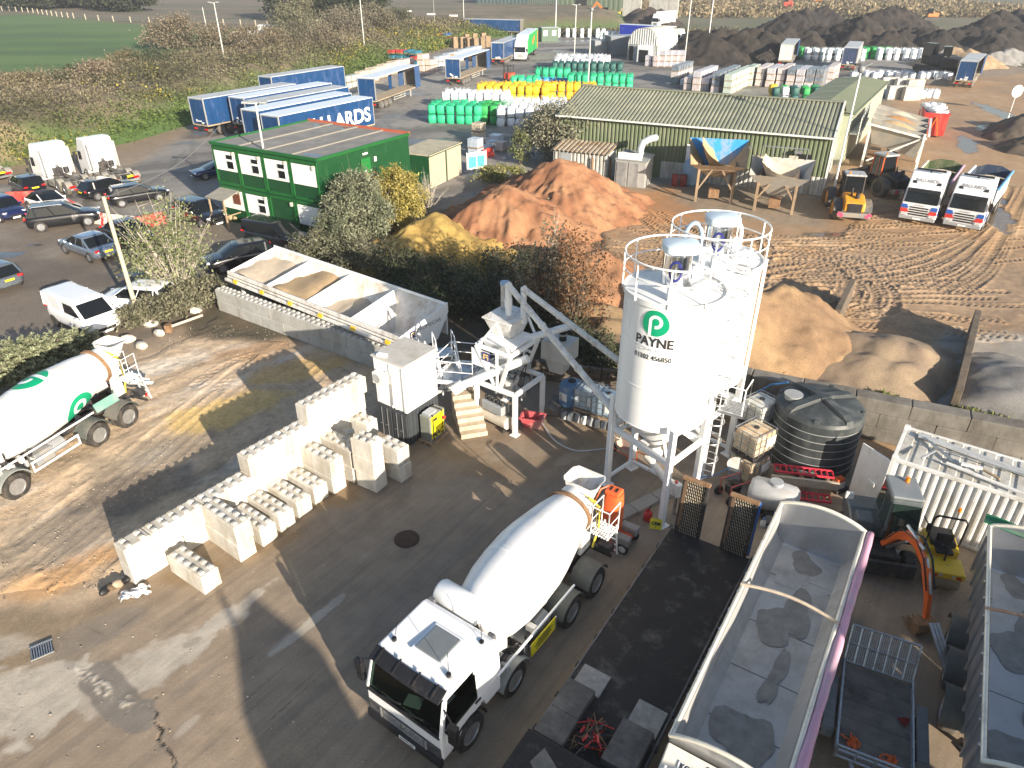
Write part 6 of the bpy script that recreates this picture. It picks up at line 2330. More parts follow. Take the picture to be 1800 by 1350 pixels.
b.lathe([(.02,-.85),(.4,-.8),(.52,-.65),(.55,0),(.52,.65),(.4,.8),(.02,.85)],(0,0,.85),(1,0,0),28)
b.build('tank',M('bowser_grey',(.42,.43,.44),.4,.2,var=.1,dirt=(.32,.29,.25),damt=.25),bw,smooth=60)
MB().cyl((0,0,1.35),(0,0,1.48),.24,.22,seg=20).build('hatch',grey_paint,bw,smooth=40)
b=MB()
b.box((0,-.3,.25),(1.8,.08,.1))
b.box((0,.3,.25),(1.8,.08,.1))
b.box((-.95,0,.5),(.25,.6,.5))
b.build('frame',dark_steel,bw)
for y in(-.55,.55):
 wheel(bw,.1,y,.3,.18,spokes=5)
tb=thing('timber_board','pale timber baulk holding the red plastic frames off the ground','timber',at(1408,872),-.2)
MB().box((0,0,.62),(2.3,.1,.32)).build('board',M('pale_timber',(.42,.36,.28),.8,var=.2,scale=4),tb,bevel=.01)
for x in(-.9,0,.9):
 MB().box((x,.3,.28),(.12,.6,.5)).build('bearer',wood,tb)
for k in range(2):
 rf_=thing('red_barrier_frame',['red plastic barrier frame lying on the timber baulk, upper one','red barrier frame tucked under the timber baulk'][k],'barrier',at(1405,858+k*22)+Vector((0,0,.78-k*.55)),-.2)
 b=MB()
 for y in(-.2,.2):
  b.bar((-1.0,y,0),(1.0,y,0),.07)
 for i in range(11):
  b.bar((-1.0+i*.2,-.2,0),(-1.0+i*.2,.2,0),.05)
 b.build('frame',M('pink_red_plastic',(.55,.035,.06),.45),rf_,bevel=.01)
cs_=thing('cut_off_saw','orange and white petrol engine tool by the water tank','power tool',at(1470,862),.4)
MB().box((0,0,.3),(.4,.3,.3)).build('engine',M('tool_white',(.6,.58,.55),.4),cs_,bevel=.04)
MB().box((-.02,0,.52),(.36,.26,.14)).build('cover',orange,cs_,bevel=.03)
MB().tube([(-.2,0,.55),(-.25,0,.7),(.2,0,.75),(.25,0,.5)],.02).build('handle',black,cs_,smooth=60)
MB().box((.1,0,.07),(.6,.4,.12)).build('base',dark_steel,cs_)
tt=thing('translucent_tank','dusty white plastic water tank lying beneath the excavator','tank',at(1553,990),-.25)
b=MB()
b.box((0,0,.26),(.95,.42,.46))
for k in range(4):
 b.box((-.36+k*.24,0,.5),(.12,.36,.05))
b.build('body',M('dusty_plastic',(.5,.47,.42),.5,var=.12,dirt=(.35,.3,.25),damt=.35),tt,bevel=.05)
for k in range(2):
 MB().cyl((-.25+k*.5,0,.5),(-.25+k*.5,0,.58),.07,seg=12).build('cap',white_dirty,tt,smooth=40)
rc=thing('jerry_can','red jerry can standing left of the dusty white tank','jerry can',at(1519,996),.2)
MB().box((0,0,.19),(.3,.2,.36)).build('body',red,rc,bevel=.04)
MB().cyl((.08,0,.37),(.08,0,.43),.035,seg=10).build('cap',black,rc,smooth=40)
jg=thing('white_jug','white plastic jug with handle on top of the red jerry can','jug',at(1520,992)+Vector((0,.05,.4)),.2)
MB().lathe([(.1,0),(.12,.03),(.12,.16),(.05,.24),(.04,.28)],seg=16).build('body',white_dirty,jg,smooth=40)
pj_=thing('spray_bottle','small white sprayer standing beside the second ramp','bottle',at(1340,925),.2)
MB().lathe([(.08,0),(.1,.03),(.1,.2),(.04,.27),(.035,.31)],seg=14).build('body',white_dirty,pj_,smooth=40)
MB().cyl((0,0,.31),(0,0,.37),.045,seg=10).build('cap',M('flange_blue'),pj_)
kb=thing('concrete_kerb','concrete slabs laid as a kerb between mixer and front silo','kerb',at(1100,905),-.95)
for k in range(3):
 MB().box((0,0,.09),(.5,1.05,.18)).build('slab',M('slab_grey',(.33,.3,.26),.85,var=.12,bump=.2),kb,loc=(.0+k*.02,-.2+k*1.07,0),bevel=.015)
bs=thing('steel_channels','bundle of grey steel channels leaning beside the right hand trailer','steel',at(1693,1290),0)
for k in range(3):
 MB().bar((0,0,.1),(.2,2.6,1.0),.08,.04).build('channel',steel,bs,loc=(k*.1,0,0))
sk=thing('landing_leg','steel support stand under the right hand trailer','stand',at(1700,1318),.3)
MB().box((0,0,.03),(.4,.3,.06)).build('base_plate',dark_steel,sk,bevel=.01)
MB().box((0,0,.5),(.12,.12,.9)).build('post',dark_steel,sk,bevel=.01)
gr=thing('drain_grate','square slotted steel drain grate set in the near left corner','drain grate',at(74,1144),.62)
for k in range(9):
 MB().box((-.24+k*.06,0,.05),(.03,.5,.03)).build('slat',steel,gr)
for s_ in(-1,1):
 MB().box((0,s_*.26,.045),(.56,.03,.04)).build('rim',steel,gr)
MB().box((0,0,.022),(.54,.5,.012)).build('pit',black,gr)
mh=thing('manhole_cover','round rust brown manhole cover in the shaded concrete','manhole cover',at(715,948),0)
MB().cyl((0,0,.0),(0,0,.035),.36,seg=32).build('cover',M('brown_iron',(.06,.035,.025),.7,.3,var=.3,scale=12,bump=.4),mh)
MB().lathe([(.37,.0),(.42,.0),(.42,.03),(.37,.03)],seg=32,caps=(False,False)).build('frame',M('brown_iron'),mh)
pb_=thing('plastic_rubbish','crumpled white plastic sheet at the near end of the block wall','rubbish',at(238,1046),.5)
b=MB()
b.grid(lambda a,c:((a-.5)*.8+.05*math.sin(9*c),(c-.5)*.5*(1-.4*a)+.06*math.sin(11*a),.1+.1*math.sin(6*a+4*c)*math.sin(7*c+a*3)+.05*math.sin(19*a+13*c)),22,16)
b.build('sheet',M('white_film',(.75,.75,.76),.3,var=.05),pb_,smooth=30)
rg=thing('rag_heap','dark rags and torn sacks beside the white plastic','rubbish',at(212,1032),.8)
for k in range(5):
 b=MB()
 b.sphere((0,0,0),.17,10,7,sc=(1.4,.8,.6))
 o=b.build('rag',[black,M('brown_rag',(.12,.08,.05),.95),M('tan_rag',(.35,.27,.2),.9)][k%3],rg,smooth=180)
 o.location=(-.4+k*.2,rnd.uniform(-.15,.15),.1)
 o.rotation_euler=(rnd.random(),rnd.random(),rnd.random()*3)

# ================ CARS
def paint(name,rgb,m=.3):
 return M(name,rgb,.22,m,var=.03,coat=.7,dirt=tuple(min(1,c*.6+.1) for c in rgb),damt=.03)
p_black=paint('car_black',(.012,.013,.017))
p_navy=paint('car_navy',(.012,.02,.085))
p_white=paint('car_white',(.78,.79,.8),0)
p_silver=paint('car_silver_blue',(.27,.33,.42),.7)
p_grey=paint('car_grey',(.2,.24,.28),.6)
car_glass=M('car_glass',(.008,.01,.012),.08,var=.1,spec=.45)
alloy=M('alloy_dark',(.3,.31,.33),.4,.7,var=.1)
def car(label,body,a,b,L=4.4,W=1.82,H=1.5,kind='hatch',cat='car',roof=None,rear_plate=True,rails=False):
 t=thing('parked_car' if cat=='car' else 'parked_'+cat.replace(' ','_'),label,cat,(0,0,0),0,'cars and vans in the car park')
 A,B=at(*a),at(*b)
 mid=(A+B)/2
 h=math.atan2(B.y-A.y,B.x-A.x)
 t.rotation_euler.z=h
 t.location=(mid.x-L/2*math.cos(h),mid.y-L/2*math.sin(h),0.02)
 belt,nose,tail=.65*H,.56*H,.65*H
 P={'hatch':(.04,.14,.55,.74),'suv':(.03,.1,.56,.74),'estate':(.03,.12,.56,.75),'saloon':(.15,.3,.56,.76),'coupe':(.1,.3,.54,.74),'van':(.0,.01,.72,.9),'pickup':(.02,.03,.55,.73),'sports':(.08,.34,.52,.76)}[kind]
 gb,gr,gf,gw=[p*L for p in P]
 if kind=='van':
  belt,nose,tail=.6*H,.52*H,.6*H
 hw=W/2
 st_=[]
 for x in np.linspace(0,L,15):
  f=x/L
  e=min(1,min(f,1-f)/.1)
  w_=hw*(.84+.16*math.sqrt(e))
  if x>gw:
   z=belt-.02+(nose-belt)*((x-gw)/(L-gw))**1.3
  elif x<gb:
   z=tail+(belt-tail)*(x/max(.01,gb))
  else:
   z=belt
  zs=.22+(.1*(1-e))
  z=max(z-.1*(1-e)**2,.4)
  st_.append([Vector((x,s_*w_*k,zz)) for s_,k,zz in((-1,.86,zs),(-1,.98,zs+.12),(-1,1,zs+(z-zs)*.6),(-1,.94,z-.05),(-1,.8,z),(1,.8,z),(1,.94,z-.05),(1,1,zs+(z-zs)*.6),(1,.98,zs+.12),(1,.86,zs))])
 MB().loft(st_).build('body',body,t,smooth=60,sub=1)
 r=MB()
 w0,w1=hw*.92,hw*.78 if kind!='van' else hw*.86
 n=6
 def ringz(x0,x1,w_,z,q):
  c=.12
  return[Vector(p) for p in((x0+c,-w_,z),(x1-c,-w_,z),(x1,-w_+c,z),(x1,w_-c,z),(x1-c,w_,z),(x0+c,w_,z),(x0,w_-c,z),(x0,-w_+c,z))]
 zr=H-.05
 low=ringz(gb,gw+.05,w0,belt-.04,0)
 top_=ringz(gr,gf,w1,zr,0)
 glass_kind=kind not in('van',)
 r.loft([low,top_])
 r.build('windows' if glass_kind else 'cab_shell',car_glass if glass_kind else body,t,smooth=30)
 rf=MB()
 rf.loft([ringz(gr-.03,gf+.04,w1+.015,zr-.02,0),ringz(gr+.02,gf-.04,w1-.04,zr+.045,0),ringz(gr+.2,gf-.3,w1-.25,zr+.06,0)])
 rf.build('roof',roof or body,t,smooth=50)
 for s_ in(-1,1):
  for(xa,xb,wd) in((gw-.02,gf-.04,.07),(gb+.08,gr+.06,.12),((gb+gw)/2+.1,(gr+gf)/2+.05,.08),(gb+(gw-gb)*.2,gr+(gf-gr)*.12,.1 if kind in('suv','estate','hatch') else.02)):
   if not(roof and xa<gw-.1):
    MB().bar((xa,s_*(w0-.0),belt-.03),(xb,s_*(w1+.005),zr),wd,.035).build('pillar',body,t)
  if rails:
   MB().tube([(gr+.1,s_*(w1-.05),zr+.04),(gr+.25,s_*(w1-.05),zr+.1),(gf-.3,s_*(w1-.05),zr+.1),(gf-.15,s_*(w1-.05),zr+.04)],.025).build('roof_rail',steel,t)
 if kind=='van':
  g=MB()
  fr=lambda q:Vector((gw+.055+(gf-gw-.05)*q,0,belt-.04+(zr-belt+.04)*q))
  pts=[]
  for q in(.08,.88):
   c=fr(q)
   w_=(w0+(w1-w0)*q)-.1
   pts.append((c+Vector((.02,-w_,.01)),c+Vector((.02,w_,.01))))
  g.add([pts[0][0],pts[0][1],pts[1][1],pts[1][0]],[(0,1,2,3)])
  for s_ in(-1,1):
   q0,q1=.1,.85
   x0=gf-.95
   g.add([(x0,s_*(w0+.015),belt+.04),(gw-.15,s_*(w0+.015),belt+.02),(gf-.1,s_*(w0+(w1-w0)*.85+.015),belt+(zr-belt)*.8),(x0,s_*(w0+(w1-w0)*.85+.015),belt+(zr-belt)*.8)],[(0,1,2,3)])
  g.build('windows',car_glass,t)
 ra=.33
 if kind in('suv','pickup'):
  ra=.37
 wb0,wb1=L*.19,L*.8
 for x in(wb0,wb1):
  for s_ in(-1,1):
   wheel(t,x,s_*(hw-.1),ra,.22,rimm=alloy if kind!='van' else dark_steel,spokes=5 if kind!='van' else 7,seg=20)
   ac=MB()
   ac.lathe([(ra*1.14,-.02),(ra*1.14,.02),(.02,.02)],(x,s_*(hw-.035),ra),(0,s_,0),18)
   ac.build('wheel_arch',black,t)
 for s_ in(-1,1):
  MB().box((L-.2,s_*(hw-.3),nose-.1),(.2,.34,.1),rz=-s_*.5).build('headlight',clear_lens,t,bevel=.03)
  MB().box((.09,s_*(hw-.24),tail-.12),(.12,.3,.12),rz=s_*.3).build('tail_light',red_lens,t,bevel=.02)
  MB().box((gw-.35,s_*(hw+.06),belt+.04),(.12,.2,.13)).build('mirror',body,t,bevel=.03)
 MB().box((L-.02,0,.5),(.06,W*.5,.14)).build('grille',black,t,bevel=.01)
 MB().box((-.012,0,tail-.22),(.02,.52,.11)).build('number_plate',plate_y,t)
 MB().box((L+.012,0,.38),(.02,.52,.11)).build('number_plate',plate_w,t)
 return t
car('black hatchback seen from behind beside the white tractor units',p_black,(70,347),(34,329),4.3,kind='hatch')
car('navy blue hatchback facing out at the left edge of the car park',p_navy,(-8,371),(36,392),4.2,kind='hatch')
car('white coupe with a black soft top behind the long dark estate',p_white,(60,360),(120,378),4.5,kind='coupe',H=1.4,roof=black)
car('long black estate car with roof rails in the middle of the car park',p_black,(62,404),(172,390),4.9,1.95,1.7,'suv',rails=True)
car('black car half hidden behind another by the barriers',p_black,(166,350),(220,337),4.6,kind='hatch')
car('black car nearest the red and white barriers, right of its twin',p_black,(205,362),(285,349),4.6,kind='estate')
car('black family car facing the camera in front of the green cabins',p_black,(328,382),(386,401),4.6,1.9,1.65,'suv')
car('blue sports car parked at the corner of the green cabins',p_navy,(408,306),(362,313),4.7,1.9,1.32,'sports')
car('silver blue saloon car with dark rear window behind the timber pole',p_silver,(203,462),(122,433),4.85,1.87,1.46,'saloon')
car('black saloon car beyond the silver blue one, behind the leafy sapling',p_black,(192,412),(272,440),4.6,kind='saloon')
car('black pickup truck with canopy beside the white hoarding',p_black,(452,426),(536,444),5.2,1.9,1.8,'pickup',cat='pickup')
car('black car half hidden behind the end of the aggregate bins',p_black,(452,461),(398,472),4.5,kind='estate')
car('grey green estate car cut off by the left edge',p_grey,(26,514),(-48,486),4.7,kind='estate')
car('white panel van facing the fir hedge',p_white,(106,552),(205,598),4.45,1.84,1.85,'van',cat='van')
car('white hatchback behind the timber pole and sapling',p_white,(288,546),(212,541),4.3,1.8,1.55,'suv')

# ================ LORRIES
def hgv_cab(t,x0,H=3.5,m=None,long=2.2,front_m=None):
 m=m or cab_white
 fx,hw=x0+long,1.22
 prof=[(fx,.55),(fx+.03,1.2),(fx,1.6),(fx-.18,2.5),(fx-.3,2.62),(fx-.75,H-.05),(x0+.3,H),(x0,H-.12),(x0,1.0),(x0+.5,.95),(x0+.6,.6)]
 MB().loft([[Vector((x,y*(1-max(0,z-1.6)*.03),z)) for x,z in prof] for y in(-hw,hw)]).build('cab',m,t,bevel=.07)
 g=MB()
 g.add([(fx+.03,-1.1,1.62),(fx+.03,1.1,1.62),(fx-.14,1.06,2.46),(fx-.14,-1.06,2.46)],[(0,1,2,3)])
 g.build('windscreen',car_glass,t)
 for s_ in(-1,1):
  MB().prism([(fx-.25,s_*1.205,1.65),(fx-.95,s_*1.205,1.72),(fx-.95,s_*1.19,2.42),(fx-.38,s_*1.19,2.42)],(0,s_*.02,0)).build('side_window',car_glass,t)
  b=MB()
  b.box((fx+.0,s_*1.4,2.0),(.12,.22,.55))
  b.bar((fx-.1,s_*1.15,2.3),(fx,s_*1.4,2.3),.04)
  b.build('mirror',black,t,bevel=.02)
  MB().box((fx+.02,s_*.92,.78),(.08,.4,.2)).build('headlight',clear_lens,t,bevel=.02)
 v=MB()
 v.prism([(fx-.14,-1.08,2.56),(fx+.1,-1.05,2.42),(fx+.1,-1.05,2.46),(fx-.14,-1.08,2.62)],(0,2.14,0))
 v.build('sun_visor',black,t)
 MB().box((fx+.02,0,.52),(.12,2.4,.26)).build('bumper',M('bumper_grey',(.35,.36,.37),.5),t,bevel=.04)
 for k in range(4):
  MB().box((fx+.035,0,.78+k*.17),(.03,1.25,.09)).build('grille_slat',black,t)
 return fx
def tractor(label,a,b):
 t=thing('lorry_tractor_unit',label,'lorry',(0,0,0),0,'white lorry tractor units without trailers')
 seat(t,at(*a),at(*b))
 fx=hgv_cab(t,4.0,3.6)
 bk=MB().box((3.97,0,2.2),(.05,2.1,2.3))
 bk.build('back_panel',cab_white,t,bevel=.02)
 for s_ in(-1,1):
  MB().box((3.75,s_*1.12,2.1),(.5,.06,2.2)).build('side_deflector',M('deflector_grey',(.5,.5,.5),.5,dirt=(.35,.33,.3),damt=.3),t,bevel=.02)
 ch=MB()
 for y in(-.42,.42):
  ch.box((2.1,y,.85),(4.2,.09,.28))
 ch.box((1.2,0,.98),(1.4,.9,.05))
 ch.build('chassis',M('dusty_chassis',(.2,.19,.17),.8,var=.2,dirt=(.1,.09,.08),damt=.3),t)
 MB().cyl((.95,0,1.05),(.95,0,1.13),.45,seg=20).build('coupling_plate',dark_steel,t,smooth=40)
 b=MB()
 b.box((3.6,.2,1.35),(.4,.7,.6))
 b.cyl((3.6,-.5,1.2),(3.6,-.5,1.6),.22,seg=14)
 for k in range(3):
  b.tube([(3.8,.1*k,1.9),(3.3,.1*k,1.3),(2.9,.1*k,1.1)],.03)
 b.build('air_lines',dark_steel,t)
 dg=M('dusty_guard',(.24,.23,.2),.7,var=.15)
 for x in(.55,1.9):
  for s_ in(-1,1):
   wheel(t,x,s_*1.08,.5,.34,dusty)
   arch(t,x,s_*1.0,.56,.5,dg)
 for s_ in(-1,1):
  wheel(t,5.1,s_*1.08,.5,.32,dusty)
  MB().box((3.0,s_*1.02,.62),(1.2,.45,.5)).build('side_tank',dg,t,bevel=.06)
  MB().box((-.05,s_*.85,.72),(.06,.5,.16)).build('tail_light',red_lens,t,bevel=.02)
 MB().box((-.06,-.35,.85),(.02,.52,.16)).build('number_plate',plate_y,t)
 MB().box((-.02,0,.5),(.08,2.1,.16)).build('rear_bar',steel,t)
 return t
tractor('white tractor unit without trailer, left one of the pair',(150,340),(70,312))
tractor('white tractor unit without trailer, right one of the pair',(226,328),(152,300))
tractor('lorry tractor unit of which only the rear wheel shows at the left edge',(2,322),(-85,300))
def tipper(label,a,b,inner,side,ya):
 t=thing('tipper_lorry',label,'lorry',(0,0,0),0,'white tipper lorries with printed cabs')
 A,B=at(*a),at(*b)
 h=math.atan2(B.y-A.y,B.x-A.x)
 t.rotation_euler.z=h
 t.location=(B.x-9.2*math.cos(h),B.y-9.2*math.sin(h),0)
 fx=hgv_cab(t,7.0,3.7)
 bl_=M('livery_blue',(.03,.12,.45),.35)
 rd_=M('livery_red',(.6,.05,.04),.35)
 for s_ in(-1,1):
  for(z,m,w_) in((1.32,bl_,.5),(1.02,rd_,.58)):
   MB().prism([(fx+.036,s_*1.2,z-.14),(fx+.036,s_*(1.2-w_),z-.14),(fx+.036,s_*(1.2-w_*.75),z+.14),(fx+.036,s_*1.2,z+.14)],(.012,0,0)).build('livery_stripe',m,t)
  MB().prism([(fx-.02,s_*1.222,.9),(fx-1.1,s_*1.222,.9),(fx-.8,s_*1.222,1.5),(fx-.1,s_*1.222,1.5)],(0,s_*.012,0)).build('side_stripe',bl_ if s_>0 else rd_,t)
  d=MB()
  d.prism([(fx-.42,s_*.92,2.9),(fx-.42,s_*.62,2.9),(fx-.5,s_*.7,3.08),(fx-.5,s_*.92,3.08)],(.02,0,.015))
  d.build('emblem',ink,t)
 lt=lettering('BALLARDS',.34,M('grey_print',(.25,.25,.28)),t,(0,0,0),(0,0,0),width=1.5,ext=.004)
 sl=math.atan2(1.03,-.45)
 lt.location=(fx-.5,0,3.14)
 lt.rotation_euler=(math.atan2(1.03,.45),0,PI/2)
 lb=MB()
 lb.box((fx-.95,0,3.82),(.18,1.9,.12))
 lb.box((fx-.95,0,3.74),(.12,.12,.2))
 lb.build('light_bar',black,t,bevel=.02)
 lt=lettering('SCANIA',.16,M('grey_print'),t,(fx+.05,0,1.47),(PI/2,0,PI/2),width=.7)
 wr=MB()
 wr.box((fx-.03,0,2.4),(.02,1.4,.05))
 MB().box((fx+.085,0,.5),(.02,.52,.12)).build('number_plate',plate_w,t)
 b=MB()
 L,hw,z0,z1=6.6,1.2,1.2,2.75
 for s_ in(-1,1):
  b.box((L/2+.2,s_*hw,(z0+z1)/2),(L,.09,z1-z0))
 b.box((L/2+.2,0,z0+.04),(L,2.32,.08))
 b.prism([(.2,-1.2,z0),(.2,1.2,z0),(.2,1.2,z1),(.2,.5,z1+.3),(.2,-.5,z1+.3),(.2,-1.2,z1)],(-.09,0,0))
 b.box((L+.15,0,(z0+z1)/2+.15),(.08,2.32,z1-z0+.3))
 b.build('tipping_body',inner,t)
 for s_,m in((-1,side[0]),(1,side[1])):
  MB().cyl((.15,s_*1.3,z1+.02),(L+.2,s_*1.3,z1+.02),.1,seg=10).build('rolled_sheet',m,t,smooth=40)
  MB().box((L/2+.2,s_*1.26,2.0),(L-.1,.03,1.35)).build('side_panel',white if ya else cream,t)
 st=MB()
 st.tube([(3.4,1.2,z1+.05),(3.2,.3,z1+.12),(3.5,-.3,z1+.12),(3.4,-1.2,z1+.05)],.05)
 st.box((3.35,0,z1+.1),(.5,.3,.08))
 st.build('cross_tie',M('tie_timber'),t,smooth=50)
 ch=MB()
 ch.box((4.2,0,.9),(8.0,.9,.3))
 ch.build('chassis',dark_steel,t)
 for x in(1.2,2.55,6.0,7.9):
  for s_ in(-1,1):
   wheel(t,x,s_*1.06,.51,.34)
 return t
tipper('tipper lorry with green lined body, red blue striped cab, left of the two',(1680,300),(1607,396),M('green_lining',(.09,.13,.06),.6,dirt=(.3,.25,.16),damt=.2),(M('cream_sheet',(.62,.55,.42),.5),pink),0)
tipper('tipper lorry with dark blue lined body, parked right of its twin',(1765,310),(1686,408),M('blue_lining',(.07,.1,.16),.4,.3,dirt=(.2,.2,.2),damt=.2),(M('white_sheet',(.7,.72,.74),.5),M('blue_sheet',(.12,.32,.55),.5)),1)
# curtain side trailers
grey_roof=M('trailer_roof',(.46,.49,.52),.5,var=.08,dirt=(.33,.33,.32),damt=.3,dscale=.6)
frost=M('roof_frost',(.62,.7,.78),.5,var=.06)
def trailer(label,loc,h,L=13.4,mode='shut',roof=None,col=None,rear=None,H=4.0,words=None,group='curtain sided trailers',rear_mat=None,legs=True):
 t=thing('curtain_trailer',label,'trailer',loc,h,group)
 col=col or blue
 z0,hw=1.2,1.25
 MB().box((L/2,0,H-.03),(L,2.5,.09)).build('roof',roof or grey_roof,t,bevel=.02)
 MB().box((L/2,0,z0-.06),(L,2.46,.14)).build('floor',M('trailer_floor',(.36,.29,.2),.8,var=.15,dirt=(.24,.2,.15),damt=.25),t)
 MB().box((L-.04,0,(H+z0)/2),(.08,2.44,H-z0-.1)).build('front_wall',M('inner_grey',(.16,.15,.13),.7,var=.15),t)
 for s_ in(-1,1):
  MB().box((.03,s_*.615,(H+z0)/2),(.06,1.2,H-z0-.16)).build('rear_door',rear_mat or col,t,bevel=.015)
 fs=M('frame_silver',(.5,.52,.54),.4,.5)
 for s_ in(-1,1):
  MB().box((.02,s_*1.2,(H+z0)/2),(.14,.1,H-z0)).build('corner_post',fs,t)
  MB().box((L-.05,s_*1.2,(H+z0)/2),(.14,.1,H-z0)).build('corner_post',fs,t)
 MB().box((.02,0,H-.1),(.12,2.4,.12)).build('rear_header',fs,t)
 if mode=='shut':
  for s_ in(-1,1):
   b=MB()
   n=26
   pts=[(.1+(L-.2)*i/n,s_*(hw+.02+(.012 if i%2 else 0))) for i in range(n+1)]
   b.loft([[Vector((x,y,z0+.05)),Vector((x,y,H-.06))] for x,y in pts])
   b.build('curtain',col,t)
 elif mode=='open':
  for s_ in(-1,1):
   b=MB()
   x0,w_=L-1.9,1.8
   pts=[(x0+w_*i/16,s_*(hw+.05+.11*(i%2))) for i in range(17)]
   b.loft([[Vector((x+.15,y,z0-.1)),Vector((x,y,H-.08))] for x,y in pts])
   b.build('gathered_curtain',col,t)
  MB().box((L*.62,0.9,(H+z0)/2-.3),(.9,.1,H-z0-1.0)).build('inner_curtain',col,t)
 b=MB()
 for y in(-.45,.45):
  b.box((L/2,y,.98),(L-.3,.1,.3))
 b.box((-.02,0,.55),(.1,2.3,.16))
 b.build('chassis',dark_steel,t)
 for x in(1.8,3.1,4.4):
  for s_ in(-1,1):
   wheel(t,x,s_*1.05,.48,.36,dusty)
 gm=M('guard_pale',(.55,.54,.5),.5,.3,dirt=(.3,.28,.24),damt=.3)
 for s_ in(-1,1):
  for z in(.55,.85):
   MB().box((L*.5+.3,s_*1.2,z),(L*.26,.04,.1)).build('side_guard',gm,t)
  for x in(L*.38,L*.62):
   MB().box((x,s_*1.2,.72),(.08,.05,.5)).build('guard_post',gm,t)
  if legs:
   MB().box((L-2.6,s_*.8,.55),(.14,.14,1.1)).build('landing_leg',gm,t)
 for s_ in(-1,1):
  MB().box((-.03,s_*.9,.75),(.06,.5,.18)).build('tail_light',red_lens,t,bevel=.02)
 rc=MB()
 for k in range(6):
  rc.box((-.03,rnd.uniform(-.6,.6),z0+rnd.uniform(.1,.55)),(.02,rnd.uniform(.15,.45),rnd.uniform(.08,.2)))
 if rear is not False:
  rc.build('rear_print',ink_white,t)
 if words:
  for s_ in(-1,):
   lettering(words,2.0,ink_white,t,(L*.57,s_*(hw+.045),(H+z0)/2-.3),(PI/2,0,0),width=L*.76,bold=.05,ext=.004)
 return t
HT=math.atan2(85.2-73.4,-17.4+24.7)
c_,s_=math.cos(HT),math.sin(HT)
for(x,y),lab,rf,wd in[((-35.9,83.8),'furthest left blue trailer, its rear doors in shade beside the bank',grey_roof,None),((-31.6,84.4),'blue trailer second from the bank in the parked row',frost,None),((-28.9,81.4),'blue trailer third from the bank, with a dull grey roof',grey_roof,None),((-27.6,76.4),'blue trailer fourth in the row with a pale frosted roof',frost,None),((-33.6,101.5),'blue trailer standing further back beyond the parked row',grey_roof,None),((-24.7,73.4),'blue trailer lettered in big white capitals behind the cabin roof',frost,'BALLARDS')]:
 trailer(lab,(x+1.25*s_,y-1.25*c_,0),HT,13.6,'shut',rf,words=wd)
hO=math.atan2(16.6,6.5)
for(a,b,lab,mode) in[((648,194),(742,158),'open sided blue trailer nearest the green cabins','open'),((797,151),(857,127),'open sided blue trailer in the middle of the yard','open'),((875,115),(915,96),'blue trailer with half drawn curtain behind the green lorry','half')]:
 A,B=at(*a),at(*b)
 o=trailer(lab,(A.x,A.y,0),math.atan2(B.y-A.y,B.x-A.x),min(15,(B-A).length),'open' if mode=='open' else 'shut',frost if mode=='open' else grey_roof)
A,B=at(943,88),at(914,108)
gl=thing('green_lorry','white cabbed lorry with a tall green printed body','lorry',(0,0,0),0)
hG=math.atan2(B.y-A.y,B.x-A.x)
gl.rotation_euler.z=hG
gl.location=(B.x-16*math.cos(hG),B.y-16*math.sin(hG),0)
hgv_cab(gl,13.8,3.7)
gb_=M('livery_green',(.02,.36,.08),.45,var=.08)
MB().prism([(0,-1.27,1.1),(13.5,-1.27,1.1),(13.5,-1.27,3.6),(12.6,-1.27,4.5),(0,-1.27,4.8)],(0,2.54,0)).build('body',gb_,gl,bevel=.03)
MB().prism([(-.02,-1.2,4.83),(12.6,-1.2,4.53),(13.55,-1.2,3.62),(13.6,-1.2,3.66),(12.62,-1.2,4.6),(-.02,-1.2,4.9)],(0,2.4,0)).build('roof',frost,gl)
rl_p=M('print_orange',(.7,.2,.03),.5)
for s_ in(-1,1):
 MB().box((6.5,s_*1.29,3.2),(3.0,.02,1.0),mat=Matrix.Rotation(.3,3,'Y')).build('print_patch',rl_p,gl)
 MB().box((1.0,s_*1.29,2.9),(.9,.02,3.2)).build('print_band',rl_p,gl)
for x in(1.5,2.8,4.1,12.0,15.0):
 for s_ in(-1,1):
  wheel(gl,x,s_*1.05,.5,.34)
A,B=at(920,64),at(818,61)
trailer('long blue trailer standing across the back of the yard by the lane',(B.x,B.y,0),math.atan2(A.y-B.y,A.x-B.x),(A-B).length-.5,'shut',grey_roof,rear=False)
A,B=at(1182,79),at(1092,73)
h_=math.atan2(A.y-B.y,A.x-B.x)
o=trailer('royal blue trailer coupled to a white lorry behind the round topped hut',(B.x,B.y,0),h_,(A-B).length,'shut',frost,paint('royal_blue',(.015,.04,.4),0),rear=False)
lr=thing('white_lorry','white tractor unit coupled to the royal blue trailer','lorry',(A.x-.6*math.cos(h_),A.y-.6*math.sin(h_),0),h_)
hgv_cab(lr,1.2,3.6)
MB().box((.4,0,.9),(2.2,.9,.3)).build('chassis',dark_steel,lr)
for x in(.2,2.5):
 for s_ in(-1,1):
  wheel(lr,x,s_*1.05,.5,.34)
A=at(1180,45)
lr=thing('white_lorry','white lorry with a box body at the foot of the far compost','lorry',(A.x,A.y,0),R(-128))
hgv_cab(lr,9.0,3.8)
MB().box((4.3,0,2.7),(8.8,2.5,3.2)).build('box_body',white,lr,bevel=.05)
for x in(1.2,2.6,10.4):
 for s_ in(-1,1):
  wheel(lr,x,s_*1.05,.5,.34)
